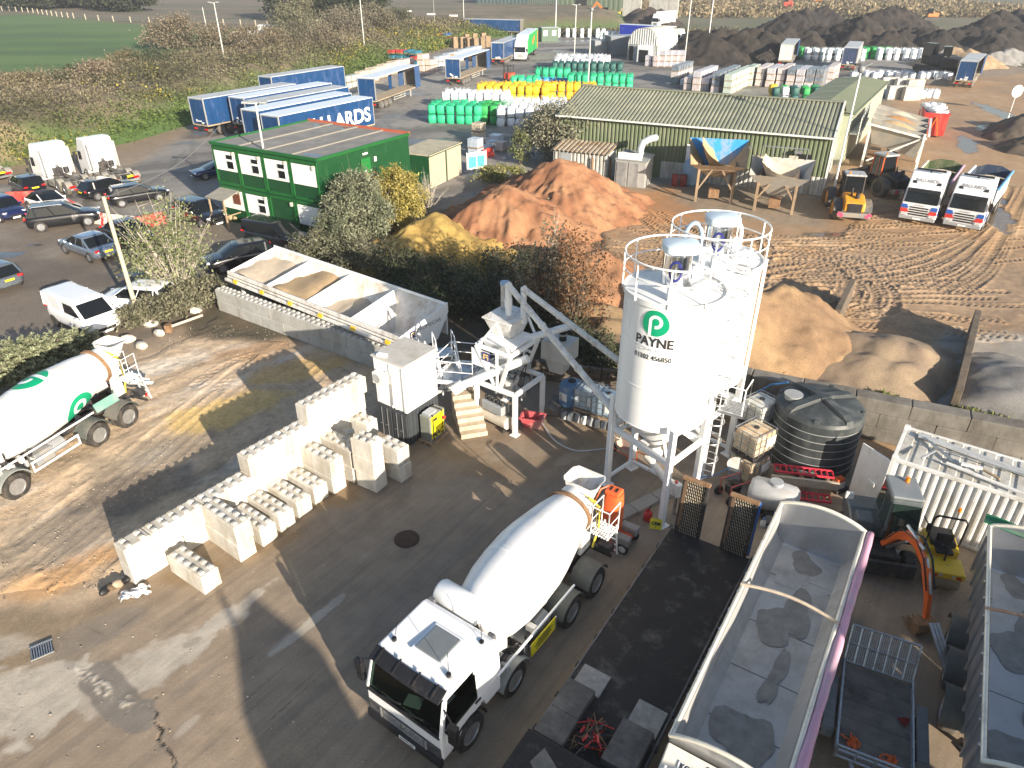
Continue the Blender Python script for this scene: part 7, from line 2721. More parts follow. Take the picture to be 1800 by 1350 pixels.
for(a,b,lab,m,rm,L_) in[((1378,119),(1398,92),'trailer with cream rear doors standing on the wet concrete','open',M('cream_door',(.66,.62,.52),.5),13),((1488,126),(1507,98),'grey sided trailer with striped blue rear doors','shut',blue,13),((1690,156),(1722,122),'open sided blue trailer by the wet track at the far right','open',blue,13)]:
 A,B=at(*a),at(*b)
 o=trailer(lab,(A.x,A.y,0),math.atan2(B.y-A.y,B.x-A.x),L_,m,grey_roof,None if m=='open' else M('side_grey',(.34,.34,.34),.5),rear_mat=rm)
 if m=='shut':
  for k in range(3):
   for s_ in(-1,1):
    MB().box((-.02,s_*(.2+k*.38),2.6),(.03,.05,2.5)).build('door_bar',rust,o)
    # wheel loaders
def loader(label,loc,h,body,cabm):
 t=thing('wheel_loader',label,'loader',loc,h,'wheel loaders in the sand yard')
 for x in(0,3.1):
  for s_ in(-1,1):
   wheel(t,x,s_*1.02,.8,.6,dusty,body if body is not black else dark_steel)
 b=MB()
 b.prism([(-1.45,-.72,.95),(.55,-.72,.95),(.55,-.72,1.9),(-.2,-.72,1.95),(-1.4,-.72,1.6)],(0,1.44,0))
 b.build('engine_cover',body,t,bevel=.12,seg=3)
 MB().box((-1.5,0,1.28),(.06,.95,.62)).build('rear_grille',black,t,bevel=.02)
 MB().box((-1.55,0,.78),(.35,2.3,.34)).build('counterweight',M('loader_grey',(.22,.21,.19),.6,dirt=(.3,.24,.17),damt=.35),t,bevel=.05)
 for s_ in(-1,1):
  MB().box((-1.73,s_*.95,.82),(.02,.42,.26),mat=Matrix.Rotation(.5*s_,3,'X')).build('warning_stripe',M('stripe_pink',(.55,.06,.14),.5),t)
  arch(t,0,s_*1.02,1.0,.62,M('loader_guard',(.07,.075,.08),.6,dirt=(.25,.2,.14),damt=.3),25,160)
  arch(t,3.1,s_*1.02,1.0,.62,M('loader_guard'),25,160)
 ex_=MB()
 ex_.cyl((-.5,.25,1.9),(-.5,.25,2.5),.07,seg=10)
 ex_.cyl((-.75,-.15,1.8),(-.75,-.15,2.2),.16,seg=12)
 ex_.build('exhaust',dark_steel,t,smooth=40)
 c=MB()
 c.loft([[Vector((x,y,z)) for x,y in((.55,-.68),(1.9,-.68),(1.9,.68),(.55,.68))] for z in(1.5,1.9)]+[[Vector((x,y,z)) for x,y in((.65,-.62),(1.75,-.62),(1.75,.62),(.65,.62))] for z in(3.0,3.05)])
 c.build('cab',car_glass,t)
 for x in(.6,1.1,1.82):
  for s_ in(-1,1):
   MB().bar((x,s_*.69,1.5),(x+(.07 if x<1 else-.09 if x>1.5 else 0),s_*.635,3.05),.1 if x!=1.1 else.07).build('cab_pillar',cabm,t)
 MB().box((1.2,0,3.12),(1.4,1.45,.14)).build('roof',M('loader_roof',(.35,.36,.37),.6,var=.25,scale=5),t,bevel=.05)
 MB().cyl((.7,.45,3.19),(.7,.45,3.36),.06,seg=10).build('beacon',amber,t)
 f=MB()
 f.box((2.7,0,1.1),(1.4,.9,.7))
 for s_ in(-1,1):
  f.bar((2.4,s_*.4,1.9),(4.2,s_*.4,.9),.16,.3)
 f.bar((2.3,0,2.1),(4.0,0,1.3),.14)
 f.build('lift_arm',body if body is not black else dark_steel,t,bevel=.03)
 k=MB()
 k.loft([[Vector((x,y,z)) for x,z in((4.2,.15),(5.2,.12),(5.2,.16),(4.35,.22),(4.15,.6),(4.3,1.15),(4.24,1.18),(4.05,.6))] for y in(-1.35,1.35)])
 for y in(-1.35,1.35):
  k.box((4.65,y,.55),(.9,.04,.8),taper=(.4,1))
 k.build('bucket',rust,t)
 return t
lo=at(1487,392)
loader('yellow wheel loader parked with its engine end towards the camera',(lo.x+.5,lo.y+.9,0),R(76),M('loader_yellow',(.7,.3,.02),.4,dirt=(.4,.24,.08),damt=.2),dark_steel)
lo=at(1570,350)
loader('dark wheel loader in the shade of the feed hoppers',(lo.x,lo.y+1.0,0),R(108),black,M('cab_orange',(.5,.1,.03),.5))

# ================ GREEN CABINS
off=thing('site_office','two storey green and white stacked site cabins with a grey flat roof','site office',(-21.5,52.4,0),math.atan2(-5.3,8.8))
OL,OD,OH=10.27,9.6,2.72
roof_grey=M('felt_roof',(.19,.185,.175),.85,var=.15,scale=1.2,dirt=(.28,.27,.25),damt=.3,dscale=.7)
white_panel=M('panel_white',(.78,.79,.78),.45,var=.04,dirt=(.55,.55,.5),damt=.08)
green_dk=M('cabin_green_frame',(.01,.1,.022),.45)
for f in range(2):
 for k in range(4):
  x0=k*OL/4
  o=MB().box((x0+OL/8,OD/2,f*(OH+.06)+OH/2),(OL/4-.09,OD,OH)).build('cabin_unit',green,off,bevel=.02)
  fb=MB()
  z0=f*(OH+.06)
  for z in(.1,OH-.14):
   fb.box((x0+OL/8,-.03,z0+z),(OL/4-.1,.08,.2))
  for xx in(.1,OL/4-.1):
   fb.box((x0+xx,-.03,z0+OH/2),(.12,.08,OH-.1))
  fb.build('cabin_frame',green_dk,o)
  if not(f==0 and k in(2,)):
   wp=MB().box((x0+OL/8-.0,-.035,z0+1.72),(OL/4-.42,.05,1.35)).build('white_panel',white_panel,o)
   if not(f==1 and k==3) and not(f==0 and k in(0,3)):
    MB().box((x0+OL/4-.78,-.07,z0+1.72),(.78,.05,1.1)).build('window_frame',white_panel,o,bevel=.01)
    MB().box((x0+OL/4-.78,-.1,z0+2.05),(.62,.02,.28)).build('window_pane',car_glass,o)
    MB().box((x0+OL/4-.78,-.1,z0+1.5),(.62,.02,.5)).build('window_pane',car_glass,o)
  MB().box((x0+OL/4-.3,-.12,z0+2.32),(.16,.14,.26)).build('wall_lamp',M('lamp_cream',(.6,.57,.45),.5),o)
rz_=2*OH+.12
MB().box((OL/2,OD/2,rz_+.03),(OL+.02,OD+.02,.08)).build('roof',roof_grey,off)
for k in range(1,4):
 MB().box((k*OL/4,OD/2,rz_+.11),(.32,OD-.1,.1)).build('roof_joint',M('roof_joint',(.21,.2,.18),.85),off,bevel=.03)
b=MB()
b.box((OL/2,-.02,rz_+.08),(OL+.2,.14,.2))
b.box((OL+.03,OD/2,rz_+.08),(.14,OD,.2))
b.box((-.03,OD/2,rz_+.08),(.14,OD,.2))
b.build('roof_edge',green_dk,off)
MB().box((OL/2,OD+.02,rz_+.12),(OL+.1,.16,.26)).build('rear_gutter',M('gutter_red',(.4,.1,.05),.6),off)
for(x,y,a,c) in((2.4,8.7,.9,.5),(4.9,8.8,.8,.4),(9.0,.9,.9,.3)):
 p=MB()
 p.add([(x+a*math.cos(2*PI*i/20)*(1+.15*math.sin(3*i)),y+c*math.sin(2*PI*i/20),rz_+.078) for i in range(20)],[tuple(range(20))])
 p.build('roof_puddle',M('puddle',(.03,.035,.04),.05,spec=.8),off)
e=MB()
e.box((OL+.03,4.6,OH+.06+1.05),(.03,.95,2.05))
e.build('upper_door',M('door_green',(.014,.16,.035),.4),off)
for(y,z,a,c) in((4.6,2.45,.5,.12),(5.6,1.9,.22,.32),(4.5,1.15,.2,.32),(2.9,1.1,.12,.9)):
 MB().box((OL+.05,y,OH+z),(.03,a,c)).build('wall_sign',ink_white,off)
st=thing('access_stair','steel stair with yellow handrails down the end of the green cabins','stair',off.location,off.rotation_euler.z)
hr=MB()
for x in(OL+.25,OL+1.25):
 hr.tube([(x,3.4,OH+1.1),(x,4.6,OH+1.1),(x,5.2,OH+1.1),(x,7.0,2.2),(x,7.5,2.2),(x,9.2,1.0)],.035)
hr.build('handrail',M('rail_yellow',(.75,.5,.03),.5),st,smooth=50)
b=MB()
for x in(OL+.25,OL+1.25):
 b.bar((x,5.0,OH),(x,7.0,1.3),.06,.2)
 b.bar((x,7.5,1.2),(x,9.2,.05),.06,.2)
 for y in(3.5,4.4,5.1,6.0,7.0,7.5,8.3,9.1):
  z=OH if y<5.2 else(OH-(y-5.0)*.7 if y<=7 else 1.2-max(0,y-7.5)*.68)
  b.bar((x,y,z),(x,y,z+1.05),.035)
b.box((OL+.75,4.2,OH-.02),(1.1,1.8,.05))
for y in(3.4,5.0):
 b.bar((OL+1.2,y,0),(OL+1.2,y,OH),.08)
b.build('stringer',M('stair_grey',(.2,.22,.21),.6,.3),st)
for k in range(9):
 MB().box((OL+.75,5.1+k*.22,OH-.1-k*.155),(.95,.2,.03)).build('tread',steel,st)
for k in range(8):
 MB().box((OL+.75,7.6+k*.21,1.05-k*.14),(.95,.2,.03)).build('tread',steel,st)
po=thing('timber_porch','small timber porch with sloping roof at the cabin entrance','porch',off.location,off.rotation_euler.z)
b=MB()
for x in(.35,1.9):
 b.bar((x,-1.4,0),(x,-1.4,2.1),.1)
 b.bar((x,-1.4,.9),(x,-.1,.9),.07)
b.build('post',wood,po)
MB().box((1.1,-.75,2.3),(2.0,1.6,.06),mat=Matrix.Rotation(.25,3,'X')).build('roof',M('porch_roof',(.25,.24,.21),.8),po)
MB().box((1.75,-.1,1.85),(.7,.05,.75)).build('notice_board',M('board_brown',(.15,.05,.03),.6),po)
pj=thing('log_basket','heap of pale sacks and timber beside the cabin porch','sacks',at(417,388),0)
for k in range(4):
 b=MB()
 b.sphere((0,0,0),.35,9,6,sc=(1,.8,.7))
 o=b.build('sack',M('sack_tan',(.4,.29,.17),.9),pj,smooth=180)
 o.location=(-.4+.25*k,rnd.uniform(-.2,.2),.25+.2*(k%2))
an=thing('storage_cabin','low green framed cabin with two tan panelled sides behind the stair','cabin',at(757,333),0)
d_=at(812,306)-at(757,333)
an.rotation_euler.z=math.atan2(d_.y,d_.x)
la=d_.length
tan=M('panel_tan',(.46,.38,.29),.6,var=.06,dirt=(.35,.28,.2),damt=.15)
for k in range(2):
 MB().box((la*(k+.5)/2,1.6,1.38),(la/2-.08,3.2,2.7)).build('cabin_unit',tan,an,bevel=.02)
 for j in range(6):
  MB().box((la*k/2+.2+j*la/13,-.012,1.3),(.03,.02,2.4)).build('panel_joint',M('joint_tan',(.36,.29,.22),.7),an)
b=MB()
b.box((la/2,1.6,2.8),(la+.1,3.4,.08))
b.build('roof',M('cabin_roof_tan',(.42,.38,.28),.8,var=.15,scale=1.0,dirt=(.3,.28,.2),damt=.35),an)
b=MB()
b.box((la/2,-.04,2.76),(la+.1,.08,.18))
b.box((la/2,-.03,1.4),(.14,.06,2.7))
b.box((-.03,1.6,1.4),(.06,3.2,2.7))
b.build('frame',green,an)
hd=thing('white_hoarding','low white boarded screen in front of the green cabins','hoarding',(0,0,0))
seat(hd,at(498,408),at(578,420))
for k in range(4):
 MB().box((.6+k*1.12,0,.5),(1.08,.05,.85)).build('board',white_dirty,hd)
sg=thing('display_board','blue printed banner on a steel frame beside the tan cabin','banner',(0,0,0))
seat(sg,at(820,305),at(852,300))
MB().box((1.1,0,1.05),(2.1,.04,1.5)).build('banner',M('banner_white',(.7,.73,.75),.5),sg)
for k in range(2):
 MB().box((.65+k*.9,-.03,.95),(.8,.02,1.0)).build('print_panel',M('print_teal',(.06,.36,.45),.5),sg)
for x in(.05,2.15):
 MB().bar((x,0,0),(x,0,1.9),.06).build('post',steel,sg)
 # poles and lamp posts
def pole(label,u,v,h,m,r0=.12,r1=.09,head='lamp',cat='lamp post',name='lamp_post',dx=0,dy=0,group=None):
 p=at(u,v)
 t=thing(name,label,cat,p,0,group)
 MB().cyl((0,0,0),(dx,dy,h),r0,r1,seg=10).build('post',m,t,smooth=40)
 if head=='lamp':
  b=MB()
  b.bar((dx-.7,dy,h),(dx+.7,dy,h),.08)
  b.build('cross_arm',m,t)
  for s_ in(-1,1):
   MB().box((dx+s_*.6,dy-.15,h+.1),(.4,.5,.12)).build('floodlight',grey_paint,t)
 elif head=='camera':
  b=MB()
  b.sphere((dx,dy,h+.1),.28,12,8)
  b.bar((dx,dy,h+.2),(dx+.7,dy-.1,h+.55),.07)
  b.build('camera_head',M('camera_grey',(.2,.21,.22),.4),t,smooth=50)
  MB().box((dx-.35,dy,h+.45),(.5,.14,.14),rz=.4).build('floodlight',black,t)
 return t
pale_post=M('post_pale',(.52,.54,.52),.5,.3,var=.06,dirt=(.4,.4,.36),damt=.2)
pole('leaning grey timber pole between the car park and the dirt',245,562,6.7,M('pole_timber',(.42,.38,.29),.85,var=.12,scale=3,bump=.2),.13,.09,None,'pole','timber_pole')
o=pole('tall pale lamp post with two dark floodlights in front of the green cabins',487,402,8.6,pale_post,.1,.07,'lamp')
MB().box((.22,-.1,2.2),(.4,.03,.5)).build('post_sign',white_dirty,o)
lamps='lamp posts round the storage yard'
pole('pale floodlight post at the bank behind the parked blue trailers',402,144,11.5,pale_post,group=lamps)
pole('pale floodlight post on the yellow weedy bank',643,108,13.5,pale_post,group=lamps)
pole('grey post in the field just left of a floodlight post',372,96,9,pale_post,.1,.08,None,'pole','timber_pole')
pole('dark lamp post at the bend of the lane',765,70,11,M('post_dark',(.2,.2,.18),.6),group=lamps)
pole('tall lamp post beside the long blue trailer by the lane',816,55,16,pale_post,group=lamps)
pole('white lamp post in front of the big green warehouse',976,72,15,M('post_white',(.7,.7,.7),.5),group=lamps)
pole('lamp post in the middle of the grey bulk bags',1009,108,10,pale_post,group=lamps)
pole('pale lamp post standing behind the corrugated shed roof',1033,162,11,pale_post,head='camera',group=lamps)
pole('lamp post rising from the pallets right of the round topped hut',1201,125,15.5,pale_post,group=lamps)
pole('tall white lamp post before the dark compost windrow',1243,88,18,M('post_white'),group=lamps)
pole('white camera post at the gable end of the corrugated shed',1463,345,9.6,M('post_white'),.09,.06,'camera',group=lamps)
wr=MB()
a_,b_=Vector(at(188,345,0)),0
p0,p1=Vector((-20.2,34.9,6.6)),Vector((-24.0,62,5.4))
wr.tube([p0.lerp(p1,k/12)-Vector((0,0,.8*math.sin(PI*k/12))) for k in range(13)],.025,4)
tag(wr.build('overhead_wire',M('wire_grey',(.2,.2,.2),.6),smooth=60),'thin overhead wire from the timber pole to the cabins','wire')
# red and white water barriers
br_red=M('barrier_red',(.55,.045,.035),.5,var=.12,dirt=(.5,.2,.16),damt=.3)
br_white=M('barrier_white',(.62,.6,.55),.55,var=.08,dirt=(.45,.42,.36),damt=.3)
def barrier_mesh(m):
 b=MB()
 b.loft([[Vector((x,y,z)) for x,y in((-.72,-w_),(.72,-w_),(.72,w_),(-.72,w_))] for z,w_ in((0,.25),(.2,.25),(.32,.14),(.8,.1),(.85,.09))])
 for x in(-.4,0,.4):
  b.box((x,0,.55),(.26,.26,.3))
 return b
bp={}
for nm,m in(('red',br_red),('white',br_white)):
 o=barrier_mesh(m).build('traffic_barrier',m,bevel=.02)
 bp[nm]=o
def barriers(a,b,cols,where,used=[set()]):
 A,B=at(*a),at(*b)
 n=len(cols)
 for k,c in enumerate(cols):
  p=A.lerp(B,(k+.5)/n)
  src=bp[c]
  if c in used[0]:
   o=src.copy()
   C.objects.link(o)
  else:
   o=src
   used[0].add(c)
  o.location=p
  o.rotation_euler=(0,0,math.atan2(B.y-A.y,B.x-A.x)+rnd.uniform(-.04,.04))
  tag(o,c+' plastic water barrier '+where,'barrier','red and white plastic barriers')
barriers((22,356),(92,352),['red','red','white'],'behind the navy hatchback and white coupe')
barriers((92,352),(170,392),['white','white','red','white','white'],'between the white coupe and the timber pole')
barriers((172,392),(238,400),['white','red','white','white'],'just right of the timber pole top')
barriers((240,402),(290,392),['red','red'],'at the right end of the line by the sapling')

# ================ SHEDS
shed_g=M('shed_green',(.14,.17,.1),.5,var=.1,scale=1.2,dirt=(.2,.2,.14),damt=.2,dscale=.8)
roof_g=M('shed_roof_green',(.2,.21,.155),.55,var=.12,scale=.8,dirt=(.27,.27,.2),damt=.3,dscale=.5)
roof_flat=M('roof_pale_green',(.21,.23,.135),.6,var=.08,scale=.4,dirt=(.26,.28,.18),damt=.25,dscale=.25)
trimw=M('trim_pale',(.6,.62,.6),.5)
lowclad=M('lower_cladding',(.52,.53,.5),.5,var=.1,dirt=(.3,.27,.22),damt=.3,dscale=1.0)
SL,SR=Vector((4.4,69.0,0)),Vector((25.7,58.9,0))
sh=thing('corrugated_shed','long green corrugated shed with a ribbed pitched roof behind the sand heaps','shed',SL,math.atan2(SR.y-SL.y,SR.x-SL.x))
Ls,Ds,He,Hr=(SR-SL).length,12.5,4.65,6.4
def ribbed(mb,p0,p1,q0,q1,n,d,nrm):
 p0,p1,q0,q1,nrm=map(Vector,(p0,p1,q0,q1,nrm))
 A,B=[],[]
 for k in range(n):
  for f,h in((0,0),(.3,0),(.45,d),(.85,d)):
   t=(k+f)/n
   A.append(p0.lerp(p1,t)+nrm*h)
   B.append(q0.lerp(q1,t)+nrm*h)
 A.append(p1)
 B.append(q1)
 mb.loft([[a,b] for a,b in zip(A,B)])
 return mb
n_=66
ribbed(MB(),(0,0,1.5),(Ls,0,1.5),(0,0,He),(Ls,0,He),n_,.09,(0,-1,0)).build('front_wall',shed_g,sh)
ribbed(MB(),(Ls*.42,0,0),(Ls,0,0),(Ls*.42,0,1.5),(Ls,0,1.5),36,.08,(0,-1,0)).build('lower_wall',lowclad,sh)
MB().box((Ls*.21,.05,.75),(Ls*.42,.1,1.5)).build('lower_wall',shed_g,sh)
ribbed(MB(),(-.25,-.35,He+.02),(Ls+.2,-.35,He+.02),(-.25,Ds/2,Hr),(Ls+.2,Ds/2,Hr),n_+2,.07,Vector((0,-.28,.96))).build('roof_slope',roof_g,sh)
ribbed(MB(),(-.25,Ds+.35,He),(Ls+.2,Ds+.35,He),(-.25,Ds/2,Hr+.01),(Ls+.2,Ds/2,Hr+.01),n_+2,.1,Vector((0,.28,.96))).build('roof_slope',roof_g,sh)
MB().box((Ls/2,Ds/2,Hr+.08),(Ls+.5,.5,.08)).build('ridge_cap',roof_g,sh)
gw_=MB()
gw_.prism([(Ls,0,2.4),(Ls,Ds,2.4),(Ls,Ds,He),(Ls,Ds/2,Hr),(Ls,0,He)],(.06,0,0))
gw_.build('gable_wall',M('gable_pale',(.36,.39,.3),.5,var=.06,dirt=(.3,.3,.24),damt=.2),sh)
MB().box((Ls+.02,Ds/2,1.2),(.08,Ds,2.4)).build('gable_base',lowclad,sh)
gw_=MB()
gw_.prism([(-.06,0,0),(-.06,Ds,0),(-.06,Ds,He),(-.06,Ds/2,Hr),(-.06,0,He)],(.06,0,0))
gw_.build('gable_wall',shed_g,sh)
MB().box((Ls/2,Ds,He/2),(Ls,.06,He)).build('back_wall',shed_g,sh)
b=MB()
b.box((Ls/2,-.42,He),(Ls+.5,.12,.14))
b.box((Ls+.08,-.08,He/2),(.14,.14,He))
b.box((Ls+.1,Ds,He/2),(.12,.12,He))
b.bar((Ls+.1,-.3,He+.08),(Ls+.1,Ds/2,Hr+.1),.16)
b.build('gutter',trimw,sh)
for x in(Ls*.73,Ls*.9):
 MB().box((x,-.35,3.4),(.6,.5,.22)).build('flood_lamp',steel,sh)
MB().box((Ls*.545,-.13,2.3),(1.6,.05,1.7)).build('white_panel',white,sh)
MB().box((Ls*.92,-.12,2.75),(1.1,.06,.9)).build('belt_opening',black,sh)
MB().box((Ls*.66,-.13,3.3),(1.1,.06,.3)).build('vent_slot',black,sh)
P0,P1=Vector((26.6,72.0,0)),Vector((39.6,93.4,0))
s2=thing('flat_roof_shed','pale green low pitched shed roof with translucent strips running away from the camera','shed',P0,math.atan2(P1.y-P0.y,P1.x-P0.x))
L2=(P1-P0).length
W2_=5.6
MB().box((L2/2,-W2_/2,2.35),(L2-.1,W2_-.2,4.7)).build('walls',M('gable_pale'),s2)
b=MB()
for y0,y1,z0,z1 in((.15,-W2_/2,4.75,5.15),(-W2_/2,-W2_-.15,5.15,4.75)):
 b.add([(-.2,y0,z0),(L2,y0,z0),(L2,y1,z1),(-.2,y1,z1)],[(0,1,2,3)])
 b.add([(-.2,y0,z0-.08),(L2,y0,z0-.08),(L2,y1,z1-.08),(-.2,y1,z1-.08)],[(3,2,1,0)])
b.build('roof',roof_flat,s2)
for k in range(6):
 x=1.8+k*4.3
 MB().add([(x,-.5,4.88),(x+.5,-.5,4.88),(x+.5,-W2_/2+.1,5.17),(x,-W2_/2+.1,5.17)],[(0,1,2,3)]).build('roof_light',M('roof_light',(.4,.39,.27),.5),s2)
MB().box((L2/2,-W2_-.2,4.7),(L2,.12,.14)).build('gutter',shed_g,s2)
CZ=sh.rotation_euler.z
def by_shed(x,y,z=0):
 return Vector((SL.x+x*math.cos(CZ)-y*math.sin(CZ),SL.y+x*math.sin(CZ)+y*math.cos(CZ),z))
lt=thing('lean_to','rusty roofed corrugated lean-to store against the green shed','lean-to',by_shed(.9,-3.4),CZ)
rust_sheet=M('rusty_sheet',(.22,.15,.09),.8,var=.3,scale=2,dirt=(.36,.34,.28),damt=.45,dscale=1.2)
ribbed(MB(),(0,0,0),(5.0,0,0),(0,0,2.3),(5.0,0,2.3),14,.09,(0,-1,0)).build('front_wall',M('old_white_sheet',(.5,.49,.45),.7,var=.2,scale=3,dirt=(.16,.15,.13),damt=.45,dscale=1.6),lt)
ribbed(MB(),(-.2,-.3,2.3),(5.2,-.3,2.3),(-.2,2.6,2.75),(5.2,2.6,2.75),13,.07,(0,-.1,1)).build('roof',rust_sheet,lt)
MB().box((5.0,1.3,1.15),(.06,2.6,2.3)).build('side_wall',lowclad,lt)
MB().box((0,1.3,1.15),(.06,2.6,2.3)).build('side_wall',lowclad,lt)
MB().box((1.2,-.1,1.6),(1.05,.06,1.1)).build('shuttered_window',grey_paint,lt)
db=thing('dust_extractor','grey sheet steel dust extractor box with a fat bent duct','extractor',by_shed(7.0,-4.2),CZ)
dgm=M('extractor_grey',(.42,.42,.4),.55,.3,var=.1,dirt=(.25,.24,.22),damt=.3)
MB().box((1.3,1.2,1.1),(2.7,2.3,2.2)).build('body',dgm,db,bevel=.02)
MB().prism([(-.1,-.02,2.2),(2.75,-.02,2.2),(2.75,2.4,2.35),(-.1,2.4,2.55)],(0,0,.06)).build('roof',M('extractor_roof',(.25,.26,.26),.6),db)
for k in range(2):
 MB().box((.55+k*1.05,.02,1.05),(.9,.05,1.9)).build('door',M('door_zinc',(.3,.3,.3),.5,.4,var=.25,dirt=(.45,.44,.42),damt=.3),db)
MB().tube([(1.7,1.3,2.2),(1.7,1.35,3.0),(1.85,1.5,3.5),(2.3,1.9,3.75),(2.7,2.4,3.8)],.3,14).build('duct',M('duct_pale',(.62,.64,.64),.4,.4),db,smooth=60)
sg=thing('blank_sign','blank white board on two thin posts in front of the lean-to','sign',at(1089,325),CZ)
for x in(0,1.5):
 MB().bar((x,0,0),(x,0,2.8),.06).build('post',steel,sg)
MB().box((.75,-.05,2.0),(2.1,.04,1.6)).build('board',ink_white,sg)
for k,(u,v) in enumerate(((1186,326),(1200,327))):
 d=thing('oil_drum',['red steel drum left of its pair by the shed','red steel drum right of its pair by the shed'][k],'drum',at(u,v),0,'red drums by the shed')
 MB().lathe([(.29,0),(.31,.03),(.3,.3),(.31,.32),(.3,.34),(.3,.6),(.31,.62),(.3,.64),(.31,.95),(.28,.97)],seg=18).build('body',M('drum_red',(.28,.02,.02),.5,dirt=(.2,.1,.08),damt=.3),d,smooth=40)
bb=thing('blue_tank','blue and white plastic tank standing against the shed wall','tank',at(1213,322),CZ)
MB().lathe([(.7,0),(.72,.1),(.72,1.7),(.5,2.0),(.1,2.1)],seg=20).build('body',M('tank_paleblue',(.3,.45,.62),.45),bb,smooth=40)
for k in range(4):
 p=[at(1040,318),at(1071,316),at(1029,356),at(988,362)][k]
 o=thing('marker_post',['rusty steel post standing at the edge of the sand','brown post beside the white signboard','short rusty post with white tag in the tracked sand','post with white plate at the foot of the orange heap'][k],'post',p,0)
 MB().bar((0,0,0),(0,0,2.0 if k<2 else 1.5),.14).build('post',rust,o)
 if k>1:
  MB().box((.05,-.1,1.4),(.45,.03,.4)).build('plate',ink_white,o)
  # feed hoppers on stilts
def hopper(label,a,b,back,depth,ztop,zleg,col,rim,fillm,fh,legm):
 t=thing('feed_hopper',label,'hopper',(0,0,0),0,'loading hoppers on steel legs')
 seat(t,at(*a),at(*b))
 L=(at(*a)-at(*b)).length
 D=depth
 for x in(0,L):
  for y in(0,D):
   MB().box((x,y,zleg/2),(.2,.2,zleg)).build('leg',legm,t)
 MB().bar((0,0,zleg),(L,0,zleg),.2,.24).build('brace',legm,t)
 MB().bar((0,D,zleg),(L,D,zleg),.2).build('brace',legm,t)
 MB().bar((0,0,.9),(L*.38,0,zleg),.12).build('brace',legm,t)
 MB().bar((L,0,.9),(L*.62,0,zleg),.12).build('brace',legm,t)
 for x in(0,L):
  MB().bar((x,0,zleg),(x,D,zleg),.18).build('brace',legm,t)
  MB().bar((x,0,.5),(x,D,zleg),.1).build('brace',legm,t)
 o_=[(-.75,-.7,zleg+.35),(L+.75,-.7,zleg+.35),(L+1.0,D+.5,ztop),(-1.0,D+.5,ztop)]
 zq=zleg-(.9 if rim else 1.4)
 i_=[(L*.3,D*.3,zq),(L*.7,D*.3,zq),(L*.7,D*.7,zq),(L*.3,D*.7,zq)]
 for k in range(4):
  j=(k+1)%4
  m=MB()
  m.add([o_[k],o_[j],i_[j],i_[k]],[(0,1,2,3)])
  n_=(Vector(o_[j])-Vector(o_[k])).cross(Vector(i_[k])-Vector(o_[k])).normalized()*.03
  m.add([Vector(q)+n_ for q in(o_[k],o_[j],i_[j],i_[k])],[(3,2,1,0)])
  m.build('hopper_plate',col if k==2 or not rim else legm if k==0 else M('caked_plate',(.4,.29,.17),.9,var=.25,scale=2,bump=.4),t)
 f=MB()
 def fz(x,y):
  q=max(abs(x/L-.5)*2,abs(y/D-.5)*2)
  zz=zq+(zleg+.1-zq)*min(1,max(0,(q-.4)/.6))+fh*(1-x/L)**2.5
  return zz+.15
 f.grid(lambda a_,b_:(a_*L,b_*D,fz(a_*L,b_*D)+rnd.uniform(-.04,.04)),14,14)
 f.build('sand_fill',fillm,t,smooth=180)
 MB().box((L/2,D*.3,.55),(L*.3,1.0,.7)).build('belt_box',rust,t,bevel=.03)
 return t
hl=M('hopper_legs',(.24,.17,.11),.8,var=.2,dirt=(.36,.27,.18),damt=.35)
hp1=hopper('tall bright blue feed hopper caked with sand, on rusty legs',(1222,354),(1284,358),0,3.4,4.2,2.7,M('hopper_blue',(.03,.25,.55),.45,var=.08,dirt=(.42,.3,.17),damt=.3,dscale=.8),True,sandy,1.5,hl)
hp2=hopper('grey feed hopper with crushed stone in front of the shed',(1325,370),(1391,377),0,3.0,3.4,2.5,M('hopper_grey',(.4,.4,.38),.5,var=.1,dirt=(.42,.34,.25),damt=.35),False,dusty_sand,1.0,hl)
b=MB()
L=(at(1325,370)-at(1391,377)).length
b.tube([(-.3,3.4,3.4),(-.3,3.4,4.2),(L+.3,3.4,4.2),(L+.3,3.4,3.4)],.04)
for k in range(5):
 b.tube([(-.3+k*(L+.6)/4,3.4,3.4),(-.3+k*(L+.6)/4,3.4,4.2)],.03)
b.build('guard_rail',steel,hp2)
bl=MB()
bl.bar((L*.6,1.8,.9),(L*.75,6.2,3.0),.7,.12)
bl.build('conveyor',M('belt_pale',(.5,.44,.36),.8),hp2)
tf=thing('twin_feeder','grey three bay sand feeder with tan fill and white frame beside the far shed','feeder',(0,0,0))
fa,fb=at(1522,318),at(1588,322)
tf.location=at(1560,298)
tf.rotation_euler.z=R(62)
fm=M('feeder_grey',(.3,.3,.28),.5,.2,var=.1,dirt=(.4,.34,.26),damt=.25)
for k in range(3):
 x0=k*3.0
 m=MB()
 r_=[]
 for s_,z in((.55,1.6),(1,3.6),(1,3.9),(.97,3.9),(.95,3.6),(.5,1.7)):
  r_.append([Vector((x0+1.45+1.4*sx*s_,2.4*sy*(.6+.4*s_),z+.5*sy)) for sx,sy in((-1,-1),(1,-1),(1,1),(-1,1))])
 m.loft(r_,caps=(False,False))
 m.build('bin',fm,tf)
 MB().grid(lambda a_,b_:(x0+.12+2.66*a_,-2.25+4.5*b_,3.3+.5*(b_*2-1)+.7*math.sin(PI*a_)*math.sin(PI*b_)+rnd.uniform(-.05,.05)),10,12).build('sand_fill',[sandy,M('rust_sand',(.36,.19,.08),.95,bump=.4),dusty_sand][k],tf,smooth=180)
for x in(-.1,4.5,9.0):
 for y in(-2.3,2.3):
  MB().bar((x,y,0),(x,y,3.4),.2).build('leg',white_dirty,tf)
b=MB()
b.bar((0,-2.5,3.0),(0,2.6,3.9),.16)
